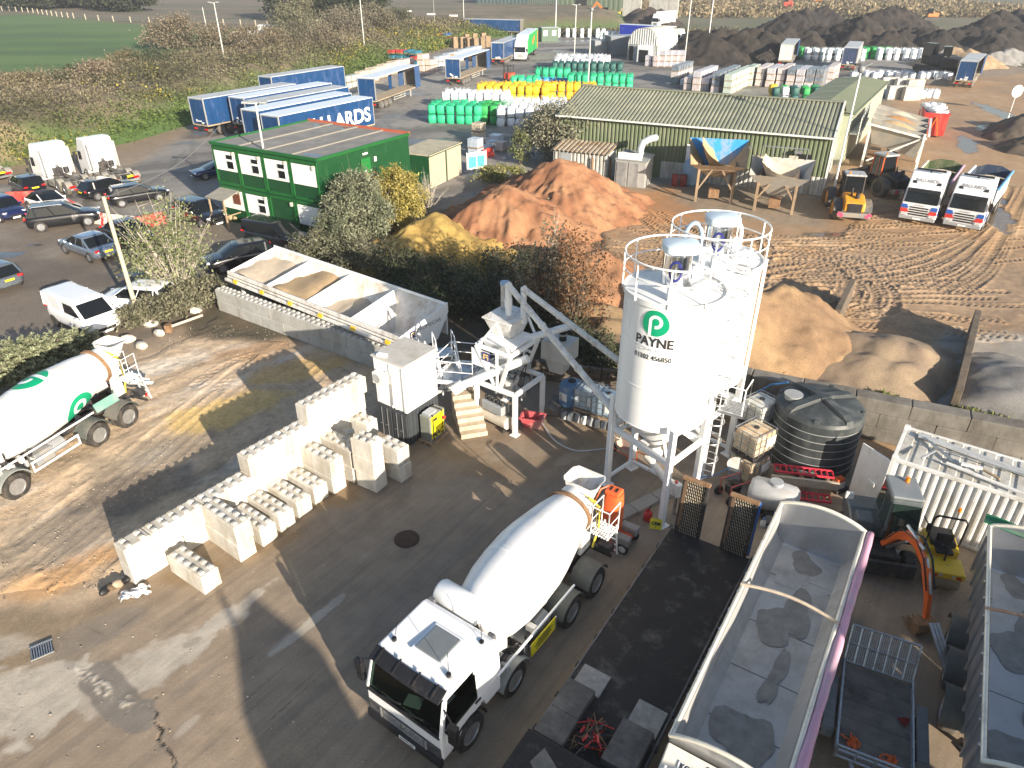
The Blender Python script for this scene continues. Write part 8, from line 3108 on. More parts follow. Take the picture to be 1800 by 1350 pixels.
b.bar((0,-2.3,3.1),(0,2.0,.6),.14)
b.bar((-.1,-2.6,3.3),(9.1,-2.6,3.3),.2)
b.build('brace',white_dirty,tf)
b=MB()
b.bar((-1,0,.9),(9.5,0,1.3),1.0,.25)
b.bar((-1,.4,1.0),(-4.0,1.5,2.2),.9,.25)
b.build('belt',rust,tf)
gg=MB()
for k in range(6):
 gg.tube([(k*1.8,3.2,2.0),(k*1.8,3.2,4.4)],.05)
for z in(3.2,3.8,4.4):
 gg.tube([(-.2,3.2,z),(9.2,3.2,z)],.05)
gg.box((4.5,3.5,2.9),(9.5,1.0,.08))
gg.build('walkway',steel,tf)
sk=thing('waste_skip','big red skip heaped with white sacks beside the feeder','skip',at(1632,233),R(68))
m=MB()
m.loft([[Vector((x*k,y*k2,z)) for x,y in((-3.1,-1.2),(3.1,-1.2),(3.1,1.2),(-3.1,1.2))] for k,k2,z in((.93,.95,.2),(1,1,2.5),(1.02,1.04,2.5),(1.02,1.04,2.6),(.98,.95,2.6),(.94,.9,.5))],caps=(True,True))
m.build('body',M('skip_red',(.5,.035,.03),.45,var=.1,dirt=(.35,.1,.07),damt=.25),sk)
MB().bar((-3.15,-.5,.3),(-3.2,0,2.2),.12).build('hook_bar',orange,sk)
MB().bar((-3.15,.5,.3),(-3.2,0,2.2),.12).build('hook_bar',orange,sk)
lettering('UK',.9,ink_white,sk,(-.6,1.26,1.6),(PI/2,0,PI),width=1.0)
MB().cyl((.4,1.24,2.0),(.4,1.27,2.0),.3,seg=18).build('printed_disc',ink_white,sk)
# round topped hut and grey stores
ht=thing('round_hut','white round topped hut with a striped gable and open shutter','hut',(0,0,0))
A,B=at(1102,106),at(1154,110)
seat(ht,A,B)
wH=(B-A).length
m=MB()
arc=[(wH/2-wH/2*math.copysign(abs(math.cos(a))**.7,math.cos(a)),4.4*math.sin(a)**.75+1.6*(1 if 0<a<PI else 0)*min(1,math.sin(a)*4)) for a in[PI*i/20 for i in range(21)]]
m.loft([[Vector((x,y,z)) for x,z in arc] for y in(0,9)],caps=(False,True))
m.build('shell',M('hut_cream',(.6,.58,.5),.6,var=.05,dirt=(.45,.43,.36),damt=.2),ht,smooth=40)
for k in range(13):
 x0,x1=wH*(k+.08)/13,wH*(k+(.5))/13
 f=lambda x:np.interp(x,[p[0] for p in arc],[p[1] for p in arc])
 MB().prism([(x0,-.04,3.0),(x1,-.04,3.0),(x1,-.04,max(3.01,f(x1)-.1)),(x0,-.04,max(3.01,f(x0)-.1))],(0,.05,0)).build('gable_sheet',ink_white,ht)
g_=MB()
g_.prism([(x,.08,z-.05) for x,z in arc],(0,.05,0))
g_.build('gable_wall',M('hut_grey',(.33,.35,.35),.5),ht)
MB().box((wH*.12,-.03,1.4),(.9,.05,2.6)).build('side_opening',black,ht)
MB().box((wH*.62,-.5,1.5),(wH*.42,1.0,3.0)).build('porch',white,ht)
MB().box((wH*.62,-1.02,1.1),(wH*.3,.05,2.2)).build('doorway',black,ht)
for k,(u,v,w_,d,h,lab) in enumerate(((1072,98,7,5,3.6,'dark grey steel store nearest the round topped hut'),(1045,96,6,4,2.6,'lower grey steel store left of the darker one'))):
 p=at(u,v)
 o=thing('steel_store',lab,'store',p,.15)
 MB().box((w_/2,d/2,h/2),(w_,d,h)).build('body',M('store_grey%s'%('' if k else '_dark'),(.13,.15,.17) if not k else(.2,.22,.24),.5),o,bevel=.03)
 MB().box((w_/2,d/2,h+.04),(w_+.1,d+.1,.08)).build('roof',M('store_roof',(.3,.32,.34),.5),o)
ob=thing('green_site_hut','small dark green cabin with white window shutters beside the green lorry','cabin',at(952,74),.25)
MB().box((2.2,1.5,1.6),(4.4,3.0,3.2)).build('body',M('hut_green',(.05,.1,.06),.5),ob,bevel=.03)
MB().box((2.2,1.5,3.24),(4.6,3.2,.1)).build('roof',M('store_roof'),ob)
for x in(1.0,3.2):
 MB().box((x,-.03,2.0),(1.0,.06,1.2)).build('shutter',ink_white,ob)
wh=thing('warehouse','long green clad warehouse with dark doorway at the top of the picture','warehouse',(0,0,0))
A,B=at(838,22),at(1100,27)
seat(wh,A,B)
Lw=(B-A).length
whg=M('warehouse_green',(.085,.115,.075),.6,var=.05,scale=.2)
for k,(x0,x1,m) in enumerate(((0,Lw*.36,M('warehouse_slate',(.05,.08,.085),.6)),(Lw*.36,Lw*.56,M('warehouse_dark',(.06,.085,.07),.6)),(Lw*.56,Lw,whg))):
 n2=14
 ribbed(MB(),(x0,0,0),(x1,0,0),(x0,0,9),(x1,0,9),n2,.1,(0,-1,0)).build('front_wall',m,wh)
MB().box((Lw/2,12,4.5),(Lw,23.5,9)).build('hall',whg,wh)
MB().box((Lw*.71,-.15,2.6),(4.6,.1,5.2)).build('doorway',black,wh)
MB().box((Lw*.1,-.12,6.5),(4,.05,1.6)).build('sign_panel',white_dirty,wh)
for k in range(5):
 MB().box((Lw*(.15+.09*k),-.12,2.6),(1.6,.06,1.6)).build('window',car_glass,wh)
for k,(x,c) in enumerate(((Lw*.43,'green'),(Lw*.46,'green'),(Lw*.6,'grey'),(Lw*.63,'grey'))):
 p=wh.matrix_basis@Vector((x,-4,0))
 o=thing('storage_vat',[c+' round vat outside the warehouse, first of its pair',c+' round vat outside the warehouse, second of its pair'][k%2],'vat',(p.x,p.y,0),0)
 MB().lathe([(1.4,0),(1.4,2.9),(1.0,3.3),(.2,3.4)],seg=18).build('body',M('vat_green',(.03,.12,.09),.5) if c=='green' else dark_steel,o,smooth=40)
yb=thing('yellow_barrier','long yellow crash barrier in front of the warehouse','barrier',(0,0,0))
seat(yb,at(862,24),at(958,30))
Lb_=(at(862,24)-at(958,30)).length
MB().box((Lb_/2,-1.5,.9),(Lb_,.3,.8)).build('rail',yellow,yb)
yb=thing('yellow_barrier','short yellow crash barrier right of the warehouse doorway','barrier',(0,0,0))
seat(yb,at(1075,32),at(1102,28))
MB().box((4,0,1.2),(9,.3,1.1)).build('rail',yellow,yb)
cw2=thing('bay_wall','pale concrete bay wall holding a dark heap right of the warehouse','wall',(0,0,0))
seat(cw2,at(1094,33),at(1190,36))
Lc=(at(1094,33)-at(1190,36)).length
for k in range(6):
 MB().box((Lc*(k+.5)/6,9 if 1<k<4 else 0,3.2),(Lc/6-.1,1.0,6.4)).build('wall_panel',concrete_grey,cw2)
heap('compost_heap','dark heap inside the pale concrete bay','compost heap',[pk(1125,14,4.5),pk(1145,12,5.2),pk(1160,16,4)],(.04,.03,.025),(.06,.045,.035),451,.6,.4,.5,comp_mat)

# ================ BULK BAGS
bag_mats={'green':M('bag_green',(.02,.42,.2),.6,var=.1,isl=.0),'deep':M('bag_deep_green',(.02,.3,.07),.6,var=.1),'white':M('bag_white',(.66,.7,.74),.6,var=.08),'yellow':M('bag_yellow',(.75,.46,.015),.6,var=.1),'dark':M('bag_dark_green',(.015,.09,.08),.6,var=.2),'blue':M('bag_blue',(.03,.25,.55),.6,var=.1),'grey':M('bag_grey',(.5,.53,.58),.6,var=.2),'pale':M('bag_pale',(.48,.58,.6),.6,var=.15)}
def bag_shape(seed):
 r=random.Random(seed)
 b=MB()
 rings=[]
 n=12
 for z,k in((0,.86),(.06,.96),(.45,1.04),(.85,1.0),(1.0,.9),(1.06,.6),(1.08,.2)):
  ring_=[]
  for i in range(n):
   a=2*PI*i/n+PI/4
   c,s_=math.cos(a),math.sin(a)
   q=.5*k*(1+.04*r.uniform(-1,1))
   ring_.append(Vector((q*math.copysign(abs(c)**.45,c),q*math.copysign(abs(s_)**.45,s_),z+r.uniform(-.02,.02))))
  rings.append(ring_)
 b.loft(rings)
 for sx in(-1,1):
  for sy in(-1,1):
   x,y=sx*.4,sy*.4
   b.tube([(x,y,.95),(x+r.uniform(-.1,.1),y,1.22),(x-sx*.14,y+r.uniform(-.1,.1),1.2),(x-sx*.18,y,.98)],.018,4)
 return b
bag_me={}
for c,m in bag_mats.items():
 for k in range(3):
  o=bag_shape(k*7+len(c)).build('bulk_bag',m,smooth=60)
  bag_me[c,k]=o.data
  bpy.data.objects.remove(o)
bag_list=[]
def bags(col,origin,nx,ny,label,group,two=True,a=(.99,-.13),b=(.13,.99),pitch=1.12,jit=.06,top_only=False,skip=0,sc=1.0):
 O=at(*origin)
 for j in range(ny):
  for i in range(nx):
   if skip and rnd.random()<skip:
    continue
   p=O+(Vector((*a,0))*(i+.5)+Vector((*b,0))*(j+.5))*pitch*sc+Vector((rnd.gauss(0,jit),rnd.gauss(0,jit),0))
   cc=rnd.choice(col) if isinstance(col,(list,tuple)) else col
   lev=[1] if two else[0]
   if two and(j==0 or i==0 or i==nx-1):
    lev=[0,1]
   for l in lev:
    bag_list.append((p.x,p.y,l*1.08*sc,cc,label,group,rnd.uniform(-.12,.12),sc))
bags('green',(751,217),6,4,'mint green bulk bag in the front left block of the storage yard','mint green bulk bags in the front block')
bags('deep',(842,219),3,4,'deep green bulk bag between the mint green and the white block','deep green bulk bags beside the white block')
bags('white',(872,223),7,8,'white bulk bag in the big front block beside the shed','white bulk bags in the front block')
bags('white',(776,192),8,3,'white bulk bag behind the mint green block','white bulk bags behind the mint green block')
bags('yellow',(838,178),9,4,'yellow bulk bag in the loose block behind the white bags','yellow bulk bags behind the white block')
bags('yellow',(938,174),8,2,'yellow bulk bag in the neat two high row by the lamp post','yellow bulk bags in the neat two high row')
bags('yellow',(950,186),3,1,'yellow bulk bag slumped alone at the end of its block','slumped yellow bulk bags',two=False,jit=.3)
bags('green',(896,161),4,2,'mint green bulk bag in the small row left of the yellow row','mint green bulk bags in the small row')
bags('blue',(916,149),8,1,'blue bulk bag in the single row behind the yellow bags','blue bulk bags in a single row',two=False)
bags('green',(996,158),9,3,'green bulk bag in the far two high block behind the yellow row','green bulk bags in the far block')
bags('green',(940,146),5,2,'green bulk bag behind the blue row','green bulk bags behind the blue row')
bags('dark',(968,134),11,3,'dark green bulk bag behind the far green block','dark green bulk bags')
bags(['grey','white','grey'],(972,126),9,8,'grey white bulk bag in the jumbled block by the round topped hut','grey white bulk bags by the hut',jit=.2)
bags(['white'],(976,66),7,1,'white bulk bag on the low wall by the green site hut','white bulk bags by the site hut',jit=.2,pitch=2.0,two=True)
bags(['white','pale'],(1052,72),6,2,'white bulk bag left of the royal blue trailer','white bulk bags by the royal blue trailer',jit=.3,pitch=1.5)
bags(['pale','white'],(1235,93),13,3,'pale bulk bag in front of the dark compost, left run','pale bulk bags below the compost, left run',jit=.25,pitch=1.5,a=(.97,-.24))
bags(['deep','white'],(1348,103),5,2,'green bulk bag in front of the compost behind the cream doored trailer','green bulk bags behind the cream doored trailer',pitch=1.5)
bags(['white','pale'],(1412,106),8,2,'white bulk bag in front of the compost between the two trailers','white bulk bags between the two trailers',pitch=1.5,jit=.25)
bags(['deep'],(1515,104),4,2,'green bulk bag right of the striped trailer doors','green bulk bags right of the striped doors',pitch=1.5)
bags(['white'],(1540,106),6,2,'white bulk bag at the right end of the compost foot','white bulk bags at the right end',pitch=1.6)
bags(['deep','white','yellow','dark'],(1353,182),7,2,'mixed green, white or yellow bulk bag beside the flat shed roof','mixed bulk bags beside the flat roofed shed',pitch=1.35)
bags(['white','grey'],(1502,138),12,2,'white bulk bag in the jumble behind the flat roofed shed','white bulk bags behind the flat roofed shed',pitch=1.3,jit=.4,two=False)
bags(['white','white','grey'],(1545,172),9,2,'white sack piled by the old block bays','white sacks by the block bays',pitch=1.0,jit=.4,two=False)
wht=[]
M4=sk.matrix_basis
for k in range(34):
 p=Matrix.Rotation(sk.rotation_euler.z,4,'Z')@Vector((rnd.uniform(-2.7,2.7),rnd.uniform(-.9,.9),0))
 bag_list.append((sk.location.x+p.x,sk.location.y+p.y,1.9+rnd.uniform(0,.3),'white','white sack heaped in the big red skip','white sacks in the red skip',rnd.random()*3,.7))
bag_list.sort(key=lambda q:(math.hypot(q[0],q[1])/q[7]))
seen_bags=0
rest={}
for q in bag_list:
 me=bag_me[q[3],rnd.randint(0,2)]
 if seen_bags<296:
  o=bpy.data.objects.new('bulk_bag',me)
  C.objects.link(o)
  o.location=q[:3]
  k_=.5 if 'skip' in q[4] else.05
  o.rotation_euler=(rnd.gauss(0,k_),rnd.gauss(0,k_),q[6])
  o.scale=(q[7]*rnd.uniform(.94,1.04),)*2+(q[7]*rnd.uniform(.88,1.06),)
  tag(o,q[4],'bulk bag',q[5])
  seen_bags+=1
 else:
  rest.setdefault(q[3],[]).append(q)
rb_=MB()
cols_=list(rest)
for ci,c in enumerate(cols_):
 src=bag_shape(5)
 for q in rest[c]:
  T=Matrix.Translation(q[:3])@Matrix.Rotation(q[6],4,'Z')@Matrix.Scale(q[7],4)
  rb_.add([T@Vector(v) for v in src.v],src.f,ci)
if rb_.v:
 tag(rb_.build('bulk_bags',[bag_mats[c] for c in cols_],smooth=60),'far bulk bags massed below the compost and round the hut',kind='stuff')

# ================ PALLETS AND STACKS
wrap=[M('wrap_pink',(.5,.43,.42),.35,var=.12,dirt=(.62,.62,.64),damt=.3,dscale=4),M('wrap_slate',(.13,.16,.2),.3,var=.2,dirt=(.45,.47,.5),damt=.3,dscale=4),M('wrap_mint',(.42,.5,.42),.35,var=.1,dirt=(.55,.6,.56),damt=.3,dscale=4),M('wrap_lilac',(.42,.41,.46),.3,var=.12,dirt=(.6,.62,.66),damt=.35,dscale=4),M('wrap_white',(.62,.66,.7),.3,var=.08)]
def pack_mesh(m,h=.95,s_=1.05):
 b=MB()
 b.box((0,0,.06),(s_,s_,.1),m=1)
 b.box((0,0,.13+h/2),(s_*.97,s_*.97,h),m=0)
 o=b.build('pack',[m,wood],bevel=.03,seg=1)
 me=o.data
 md=bpy.data.meshes.new_from_object(o)
 bpy.data.objects.remove(o)
 return me
packs=[pack_mesh(m) for m in wrap]
def column(origin,nrow,mats_,label,group,levels=3,d=(.5,.87),sc=1.1):
 O=at(*origin)
 for j in range(nrow):
  p=O+Vector((*d,0))*j*1.2*sc
  t=thing('pallet_stack',label,'pallet stack',p,math.atan2(d[1],d[0]),group)
  t.scale=(sc,sc,sc*.78)
  for l in range(levels):
   o=bpy.data.objects.new('pack',packs[mats_[l%len(mats_)]])
   C.objects.link(o)
   o.parent=t
   o.location=(rnd.uniform(-.04,.04),rnd.uniform(-.04,.04),l*1.1)
gp='shrink wrapped paving stacks in rows'
for(u,v,n,mm,lv,lab) in[(1186,148,6,[1,0,1],3,'dark capped wrapped stack in the leftmost row of paving'),(1203,150,5,[4,4],1,'low white wrapped stack beside the leftmost paving row'),(1209,158,2,[0,0],2,'short two high pink wrapped stack near the shed roof'),(1224,160,7,[0,0,3],3,'pink and lilac wrapped stack in the third paving row'),(1240,160,6,[1,3,3],2,'slate and lilac wrapped stack in the fourth row'),(1257,163,9,[0,1,1],3,'slate topped wrapped stack in the long middle row'),(1278,166,10,[2,2,2],3,'mint green wrapped stack in the longest row'),(1314,151,4,[2,2,2],3,'mint green wrapped stack in the short row right of the longest'),(1334,151,5,[0,0,0],3,'pink wrapped stack right of the short mint row'),(1352,153,5,[0,0,3],3,'pink wrapped stack in the row below the cream doored trailer'),(1370,153,6,[0,0,0],3,'pink wrapped stack two rows left of the slate ones'),(1387,155,5,[0,0,1],3,'pink wrapped stack with a slate top'),(1403,156,5,[3,3,3],3,'lilac wrapped stack left of the slate rows'),(1420,156,4,[3,1,1],3,'slate wrapped stack left of its pair near the far shed roof'),(1437,156,5,[1,1,1],3,'slate wrapped stack next to the far shed roof'),(1455,150,5,[0,0,0],3,'pink wrapped stack beyond the far shed roof')]:
 column((u,v),n,mm,lab,gp,lv)
column((1140,116),1,[3,3],'grey wrapped stack by the hut porch',gp,2)
column((1152,117),1,[0,0],'tan wrapped stack right of the hut porch',gp,2)
for k in range(4):
 column((1164+k*11,117),1,[3,0,3],'lilac wrapped stack in the cluster right of the round topped hut',gp,3)
crm=[M('pack_cream',(.55,.47,.36),.7,var=.1,dirt=(.42,.35,.26),damt=.3,dscale=3),M('pack_pinkish',(.56,.45,.4),.6,var=.1),M('pack_greygreen',(.33,.38,.36),.5,var=.15,dirt=(.5,.5,.48),damt=.3),M('pack_ply',(.45,.3,.15),.7,var=.15),M('pack_bluegrey',(.36,.42,.5),.35,var=.15,dirt=(.6,.63,.66),damt=.35,dscale=4)]
base_n=len(packs)
packs+=[pack_mesh(m,.9) for m in crm]
gp2='packs of blocks and slabs along the foot of the bank'
for(u,v,n,m,lv,lab) in[(592,158,2,7,1,'low grey green pack at the near end of the bank row'),(610,156,3,7,2,'grey green two high pack stack behind the lettered trailer'),(634,147,4,5,2,'cream block stack behind the open trailer roof'),(652,140,4,5,2,'cream block stack further along behind the open trailer'),(672,133,4,5,2,'cream block stack near the middle of the bank row'),(690,127,4,6,2,'pinkish block stack right of the cream ones'),(708,124,3,6,2,'pinkish block stack near the white wrapped trio'),(742,125,2,6,3,'white pink three high stack standing forward'),(756,125,2,6,2,'pinkish two high stack next to the tall one'),(770,118,4,9,2,'blue grey wrapped stack in the middle of the yard edge'),(786,112,5,9,2,'blue grey wrapped stack behind the middle open trailer'),(800,107,4,8,1,'plywood coloured pack among the wrapped stacks'),(812,104,4,9,2,'blue grey wrapped stack near the timber pallets'),(826,100,4,9,2,'blue grey wrapped stack at the far end of the row'),(796,114,1,8,2,'tan plywood crate stack left of the open trailer'),(826,205-100,1,8,1,'single tan crate by the open trailer')]:
 column((u,v),n,[m],lab,gp2,lv,(.42,.9))
crate_m=[M('crate_red',(.4,.04,.03),.5),M('crate_teal',(.03,.16,.22),.5),M('crate_blue',(.03,.1,.3),.5)]
base_c=len(packs)
packs+=[pack_mesh(m,.5) for m in crate_m]
for(u,v,n,mm,lab) in[(690,112,2,[0,1,0],'stack of red and teal crates at the left of the crate row'),(704,112,2,[1,1,0],'stack of teal crates with a red base on the bank side'),(718,112,2,[0,1,1],'stack of teal crates on a red one beside the pink packs'),(730,114,2,[1,0,1],'teal and red crate stack nearest the white packs'),(772,78,2,[0,2,0],'stack of red and blue crates by the timber pallets'),(784,78,2,[2,0,2],'stack of blue and red crates left of the timber pallets'),(805,58,3,[2,0,1],'blue crate stack in front of the long blue trailer, left'),(820,59,3,[0,2,2],'red and blue crate stack in front of the long blue trailer'),(836,60,3,[2,2,1],'blue crate stack in front of the long blue trailer, right')]:
 column((u,v),n,[base_c+k for k in mm],lab,'stacks of coloured crates',3,(.42,.9))
def wood_pallets(u,v,n,lab,turn=0.0):
 t=thing('pallet_pile',lab,'pallets',at(u,v),.4+turn,'piles of timber pallets')
 for k in range(n):
  b=MB()
  for i in range(6):
   b.box((-.5+i*.2,0,.13),(.13,1.05,.025))
  for y in(-.45,0,.45):
   b.box((0,y,.06),(1.1,.1,.1))
  o=b.build('pallet',wood,t,loc=(rnd.uniform(-.05,.05),rnd.uniform(-.05,.05),k*.155))
for k,(u,v) in enumerate([(800,84),(812,84),(824,85),(836,86),(848,84),(858,82),(820,78),(835,77),(850,76)]):
 wood_pallets(u,v,15,['pile of timber pallets, %s'%w_ for w_ in('leftmost by the crates','second from the crates','in the middle front','right of the middle front','front right','rightmost by the trailer','behind on the left','behind in the middle','behind on the right')][k],rnd.uniform(-.2,.2))
for k,(u,v,m,lab) in enumerate([(838,262,5,'cream slab pack by the scattered stock near the tan cabin'),(850,258,6,'pinkish slab pack in the scattered stock'),(866,262,9,'blue grey wrapped pack in the scattered stock'),(880,264,6,'low pink pack at the right of the scattered stock'),(836,276,9,'white grey wrapped pack beside the tan cabin'),(856,272,1,'dark slate pack in the scattered stock'),(842,246,5,'tan two high pack at the back of the scattered stock'),(872,252,4,'white wrapped slab pack at the back right')]):
 column((u,v),1,[m],lab,'scattered stone packs near the tan cabin',2 if k in(6,4) else 1)
o=bp['red'].copy()
C.objects.link(o)
o.location=at(858,276)
o.rotation_euler=(0,0,.9)
tag(o,'red plastic barrier among the scattered stone packs','barrier','loose barriers')
rs=thing('round_sign','round white road sign on a thin post beside the wet track','sign',at(1776,196),.1)
MB().bar((0,0,0),(0,0,2.2),.07).build('post',steel,rs)
MB().cyl((0,-.05,2.5),(0,-.09,2.5),.75,seg=28).build('disc',ink_white,rs)
fk=thing('forklift','red forklift truck driving between the trailers and the bags','forklift',at(895,142),R(-120))
MB().box((0,0,.8),(2.0,1.2,.9)).build('body',M('forklift_red',(.5,.07,.03),.5),fk,bevel=.08)
b=MB()
for x in(-.6,.6):
 for y in(-.5,.5):
  b.bar((x,y,1.2),(x*.8,y,2.3),.08)
b.box((0,0,2.33),(1.3,1.15,.08))
b.build('overhead_guard',dark_steel,fk)
b=MB()
for y in(-.35,.35):
 b.bar((1.15,y,.1),(1.15,y,2.6),.1)
 b.bar((1.15,y,.15),(2.2,y,.15),.1,.05)
b.build('mast',dark_steel,fk)
for x in(-.65,.65):
 for y in(-.55,.55):
  wheel(fk,x,y,.33,.25,spokes=5)
def machine(u,v,h,lab,m,arm=True,s_=1.0):
 t=thing('excavator',lab,'excavator',at(u,v),h)
 t.scale=(s_,s_,s_)
 for y in(-1,1):
  b=MB()
  b.loft([[Vector((x,y+k,z)) for x,z in((-1.7,.1),(1.7,.1),(2.0,.5),(1.7,.85),(-1.7,.85),(-2.0,.5))] for k in(-.3,.3)])
  b.build('track',dark_steel,t)
 MB().box((-.3,0,1.5),(3.0,2.3,1.1)).build('body',m,t,bevel=.15)
 MB().box((.6,.65,2.4),(1.4,1.0,1.6)).build('cab',car_glass,t,bevel=.08)
 if arm:
  b=MB()
  b.bar((1.0,-.3,1.8),(3.6,-.3,4.4),.4,.6)
  b.bar((3.5,-.3,4.5),(5.4,-.3,2.2),.35,.5)
  b.build('boom',m,t)
  MB().box((5.4,-.3,1.7),(.9,1.2,1.0),taper=(.5,1)).build('bucket',rust,t)
 return t
mo=M('machine_red',(.5,.07,.04),.5,dirt=(.25,.12,.08),damt=.3)
machine(1384,18,1.2,'red grab machine on the compost tip',mo,s_=1.6)
machine(1436,8,2.6,'orange machine at the top edge behind the compost',M('machine_orange',(.5,.16,.03),.5),s_=1.4)
machine(1634,36,3.0,'small orange machine working on the far track',M('machine_orange'),False,1.2)
machine(1068,34,2.8,'orange loading machine beside the warehouse doorway',M('machine_orange'),True,1.2)
machine(1640,128,2.0,'dark screening machine left of the right hand trailer',black,False,1.5)
machine(1665,132,1.2,'dark machine with frame beside the tan sand heap',black,False,1.4)
for k,(u,v,d) in enumerate(((1560,158,0),(1585,160,0),(1605,162,0),(1600,176,1),(1572,174,1))):
 o=thing('bay_block',['concrete bay block in the upper row by the white sacks, left','concrete bay block in the upper row, middle','concrete bay block in the upper row, right','concrete bay block in the lower row beside the skip','concrete bay block in the lower row, left'][k],'concrete block',at(u,v),.1)
 MB().box((0,0,.9),(2.6,.8,1.8)).build('block',concrete,o,bevel=.04)
for k,(a,b_,lab) in enumerate((((1490,530),(1462,588),'short dark bay divider behind the gravel'),((1705,588),(1668,735),'long dark bay divider between tan and grey gravel'))):
 A,B=at(*a),at(*b_)
 t=thing('bay_divider',lab,'divider',A,math.atan2(B.y-A.y,B.x-A.x))
 L=(B-A).length
 n=max(2,int(L/1.6))
 for i in range(n):
  MB().box((L*(i+.5)/n,0,.65+.05*(i%2)),(L/n-.04,.3,1.5)).build('sleeper_panel',sleeper,t,bevel=.02)
for k,(u,v,lab) in enumerate(((718,40,'white sign board beside the lane, left'),(759,47,'green topped sign by the lane'),(798,50,'white sign board nearest the long blue trailer'))):
 t=thing('road_sign',lab,'sign',at(u,v),0)
 for x in(-.8,.8):
  MB().bar((x,0,0),(x,0,3),.12).build('post',steel,t)
 MB().box((0,-.1,2.6),(2.6,.08,2.2)).build('board',white_dirty,t)
car('black car at the lane junction',p_black,(756,51),(784,52),5.2,2.0,1.8,'suv')
car('grey off road car on the verge by the lane',p_grey,(724,34),(736,37),5.2,2.0,1.9,'suv')
for k,(u,v,pm,lab) in enumerate(((795,25,p_white,'white car at the left end of the far car row'),(806,26,p_silver,'silver car second in the far car row'),(814,22,p_white,'white car in the middle of the far car row'),(824,21,p_silver,'silver blue car right of the middle of the far row'),(838,18,p_black,'black car at the right end of the far row'),(812,17,p_white,'white car behind the far car row'))):
 car(lab,pm,(u-8,v),(u+8,v+2),4.6,1.9,1.6,'suv')
for k,(u,v,w_,lab) in enumerate(((442,82,5.5,'white van body half hidden in the scrub'),(567,58,5.0,'white caravan behind the big bare bush'),(480,68,5,'pale roofed shed in the scrub below the dark tree'),(12,12,9,'white shed at the top left corner'))):
 o=thing('caravan',lab,'caravan',at(u,v,3.3),rnd.uniform(-.3,.3))
 MB().box((0,0,1.4),(w_,2.4,2.6)).build('body',white_dirty,o,bevel=.15)
 MB().box((0,-1.22,1.7),(1.4,.04,.7)).build('window',car_glass,o)
 for x in(-1,1):
  MB().cyl((x,-1.1,.3),(x,1.1,.3),.3,seg=10).build('wheel',rubber,o)

# ================ VEGETATION
def leaf_material(name,rough=.7,var=.45,transl=.25):
 m=bpy.data.materials.new(name)
 m.use_nodes=True
 N,L=m.node_tree.nodes,m.node_tree.links
 b=N['Principled BSDF']
 b.inputs['Roughness'].default_value=rough
 b.inputs['Specular IOR Level'].default_value=.3
 a=N.new('ShaderNodeAttribute')
 a.attribute_name='col'
 g=N.new('ShaderNodeNewGeometry')
 r=N.new('ShaderNodeMapRange')
 r.inputs['To Min'].default_value=1-var
 r.inputs['To Max'].default_value=1+var
 L.new(g.outputs['Random Per Island'],r.inputs['Value'])
 h=N.new('ShaderNodeHueSaturation')
 L.new(a.outputs['Color'],h.inputs['Color'])
 L.new(r.outputs[0],h.inputs['Value'])
 L.new(h.outputs[0],b.inputs['Base Color'])
 t=N.new('ShaderNodeBsdfTranslucent')
 L.new(h.outputs[0],t.inputs['Color'])
 mx=N.new('ShaderNodeMixShader')
 mx.inputs[0].default_value=transl
 L.new(b.outputs[0],mx.inputs[1])
 L.new(t.outputs[0],mx.inputs[2])
 L.new(mx.outputs[0],N['Material Output'].inputs[0])
 return m
leaf_mat=leaf_material('leaves')
bark=M('bark',(.16,.13,.095),.9,var=.25,scale=8,bump=.3)
pale_bark=M('pale_bark',(.4,.36,.3),.9,var=.2,scale=8)
npr=np.random.RandomState(11)
def leaves(name,pts,size,cols,parent=None,long=1.6,up=0.0):
 n=len(pts)
 d=npr.normal(size=(n,3))
 d[:,2]+=up
 d/=np.linalg.norm(d,axis=1)[:,None]+1e-9
 e=np.cross(d,npr.normal(size=(n,3)))
 e/=np.linalg.norm(e,axis=1)[:,None]+1e-9
 s=(np.asarray(size)*npr.uniform(.6,1.35,n))[:,None]
 d,e=d*s*long*.5,e*s*.5
 v=np.stack([pts-d-e*.4,pts-d*.1-e,pts+d,pts-d*.1+e],1).reshape(-1,3)
 me=bpy.data.meshes.new(name)
 me.vertices.add(4*n)
 me.vertices.foreach_set('co',v.astype(np.float32).reshape(-1))
 me.loops.add(4*n)
 me.loops.foreach_set('vertex_index',np.arange(4*n,dtype=np.int32))
 me.polygons.add(n)
 me.polygons.foreach_set('loop_start',(np.arange(n)*4).astype(np.int32))
 me.update(calc_edges=True)
 a=me.attributes.new('col','FLOAT_COLOR','POINT')
 c=np.concatenate([np.repeat(cols,4,0),np.ones((4*n,1))],1)
 a.data.foreach_set('color',c.astype(np.float32).reshape(-1))
 me.materials.append(leaf_mat)
 o=bpy.data.objects.new(name,me)
 C.objects.link(o)
 if parent is not None:
  o.parent=parent
 return o
def blend(c0,c1,f):
 return np.array(c0)[None]*(1-f[:,None])+np.array(c1)[None]*f[:,None]
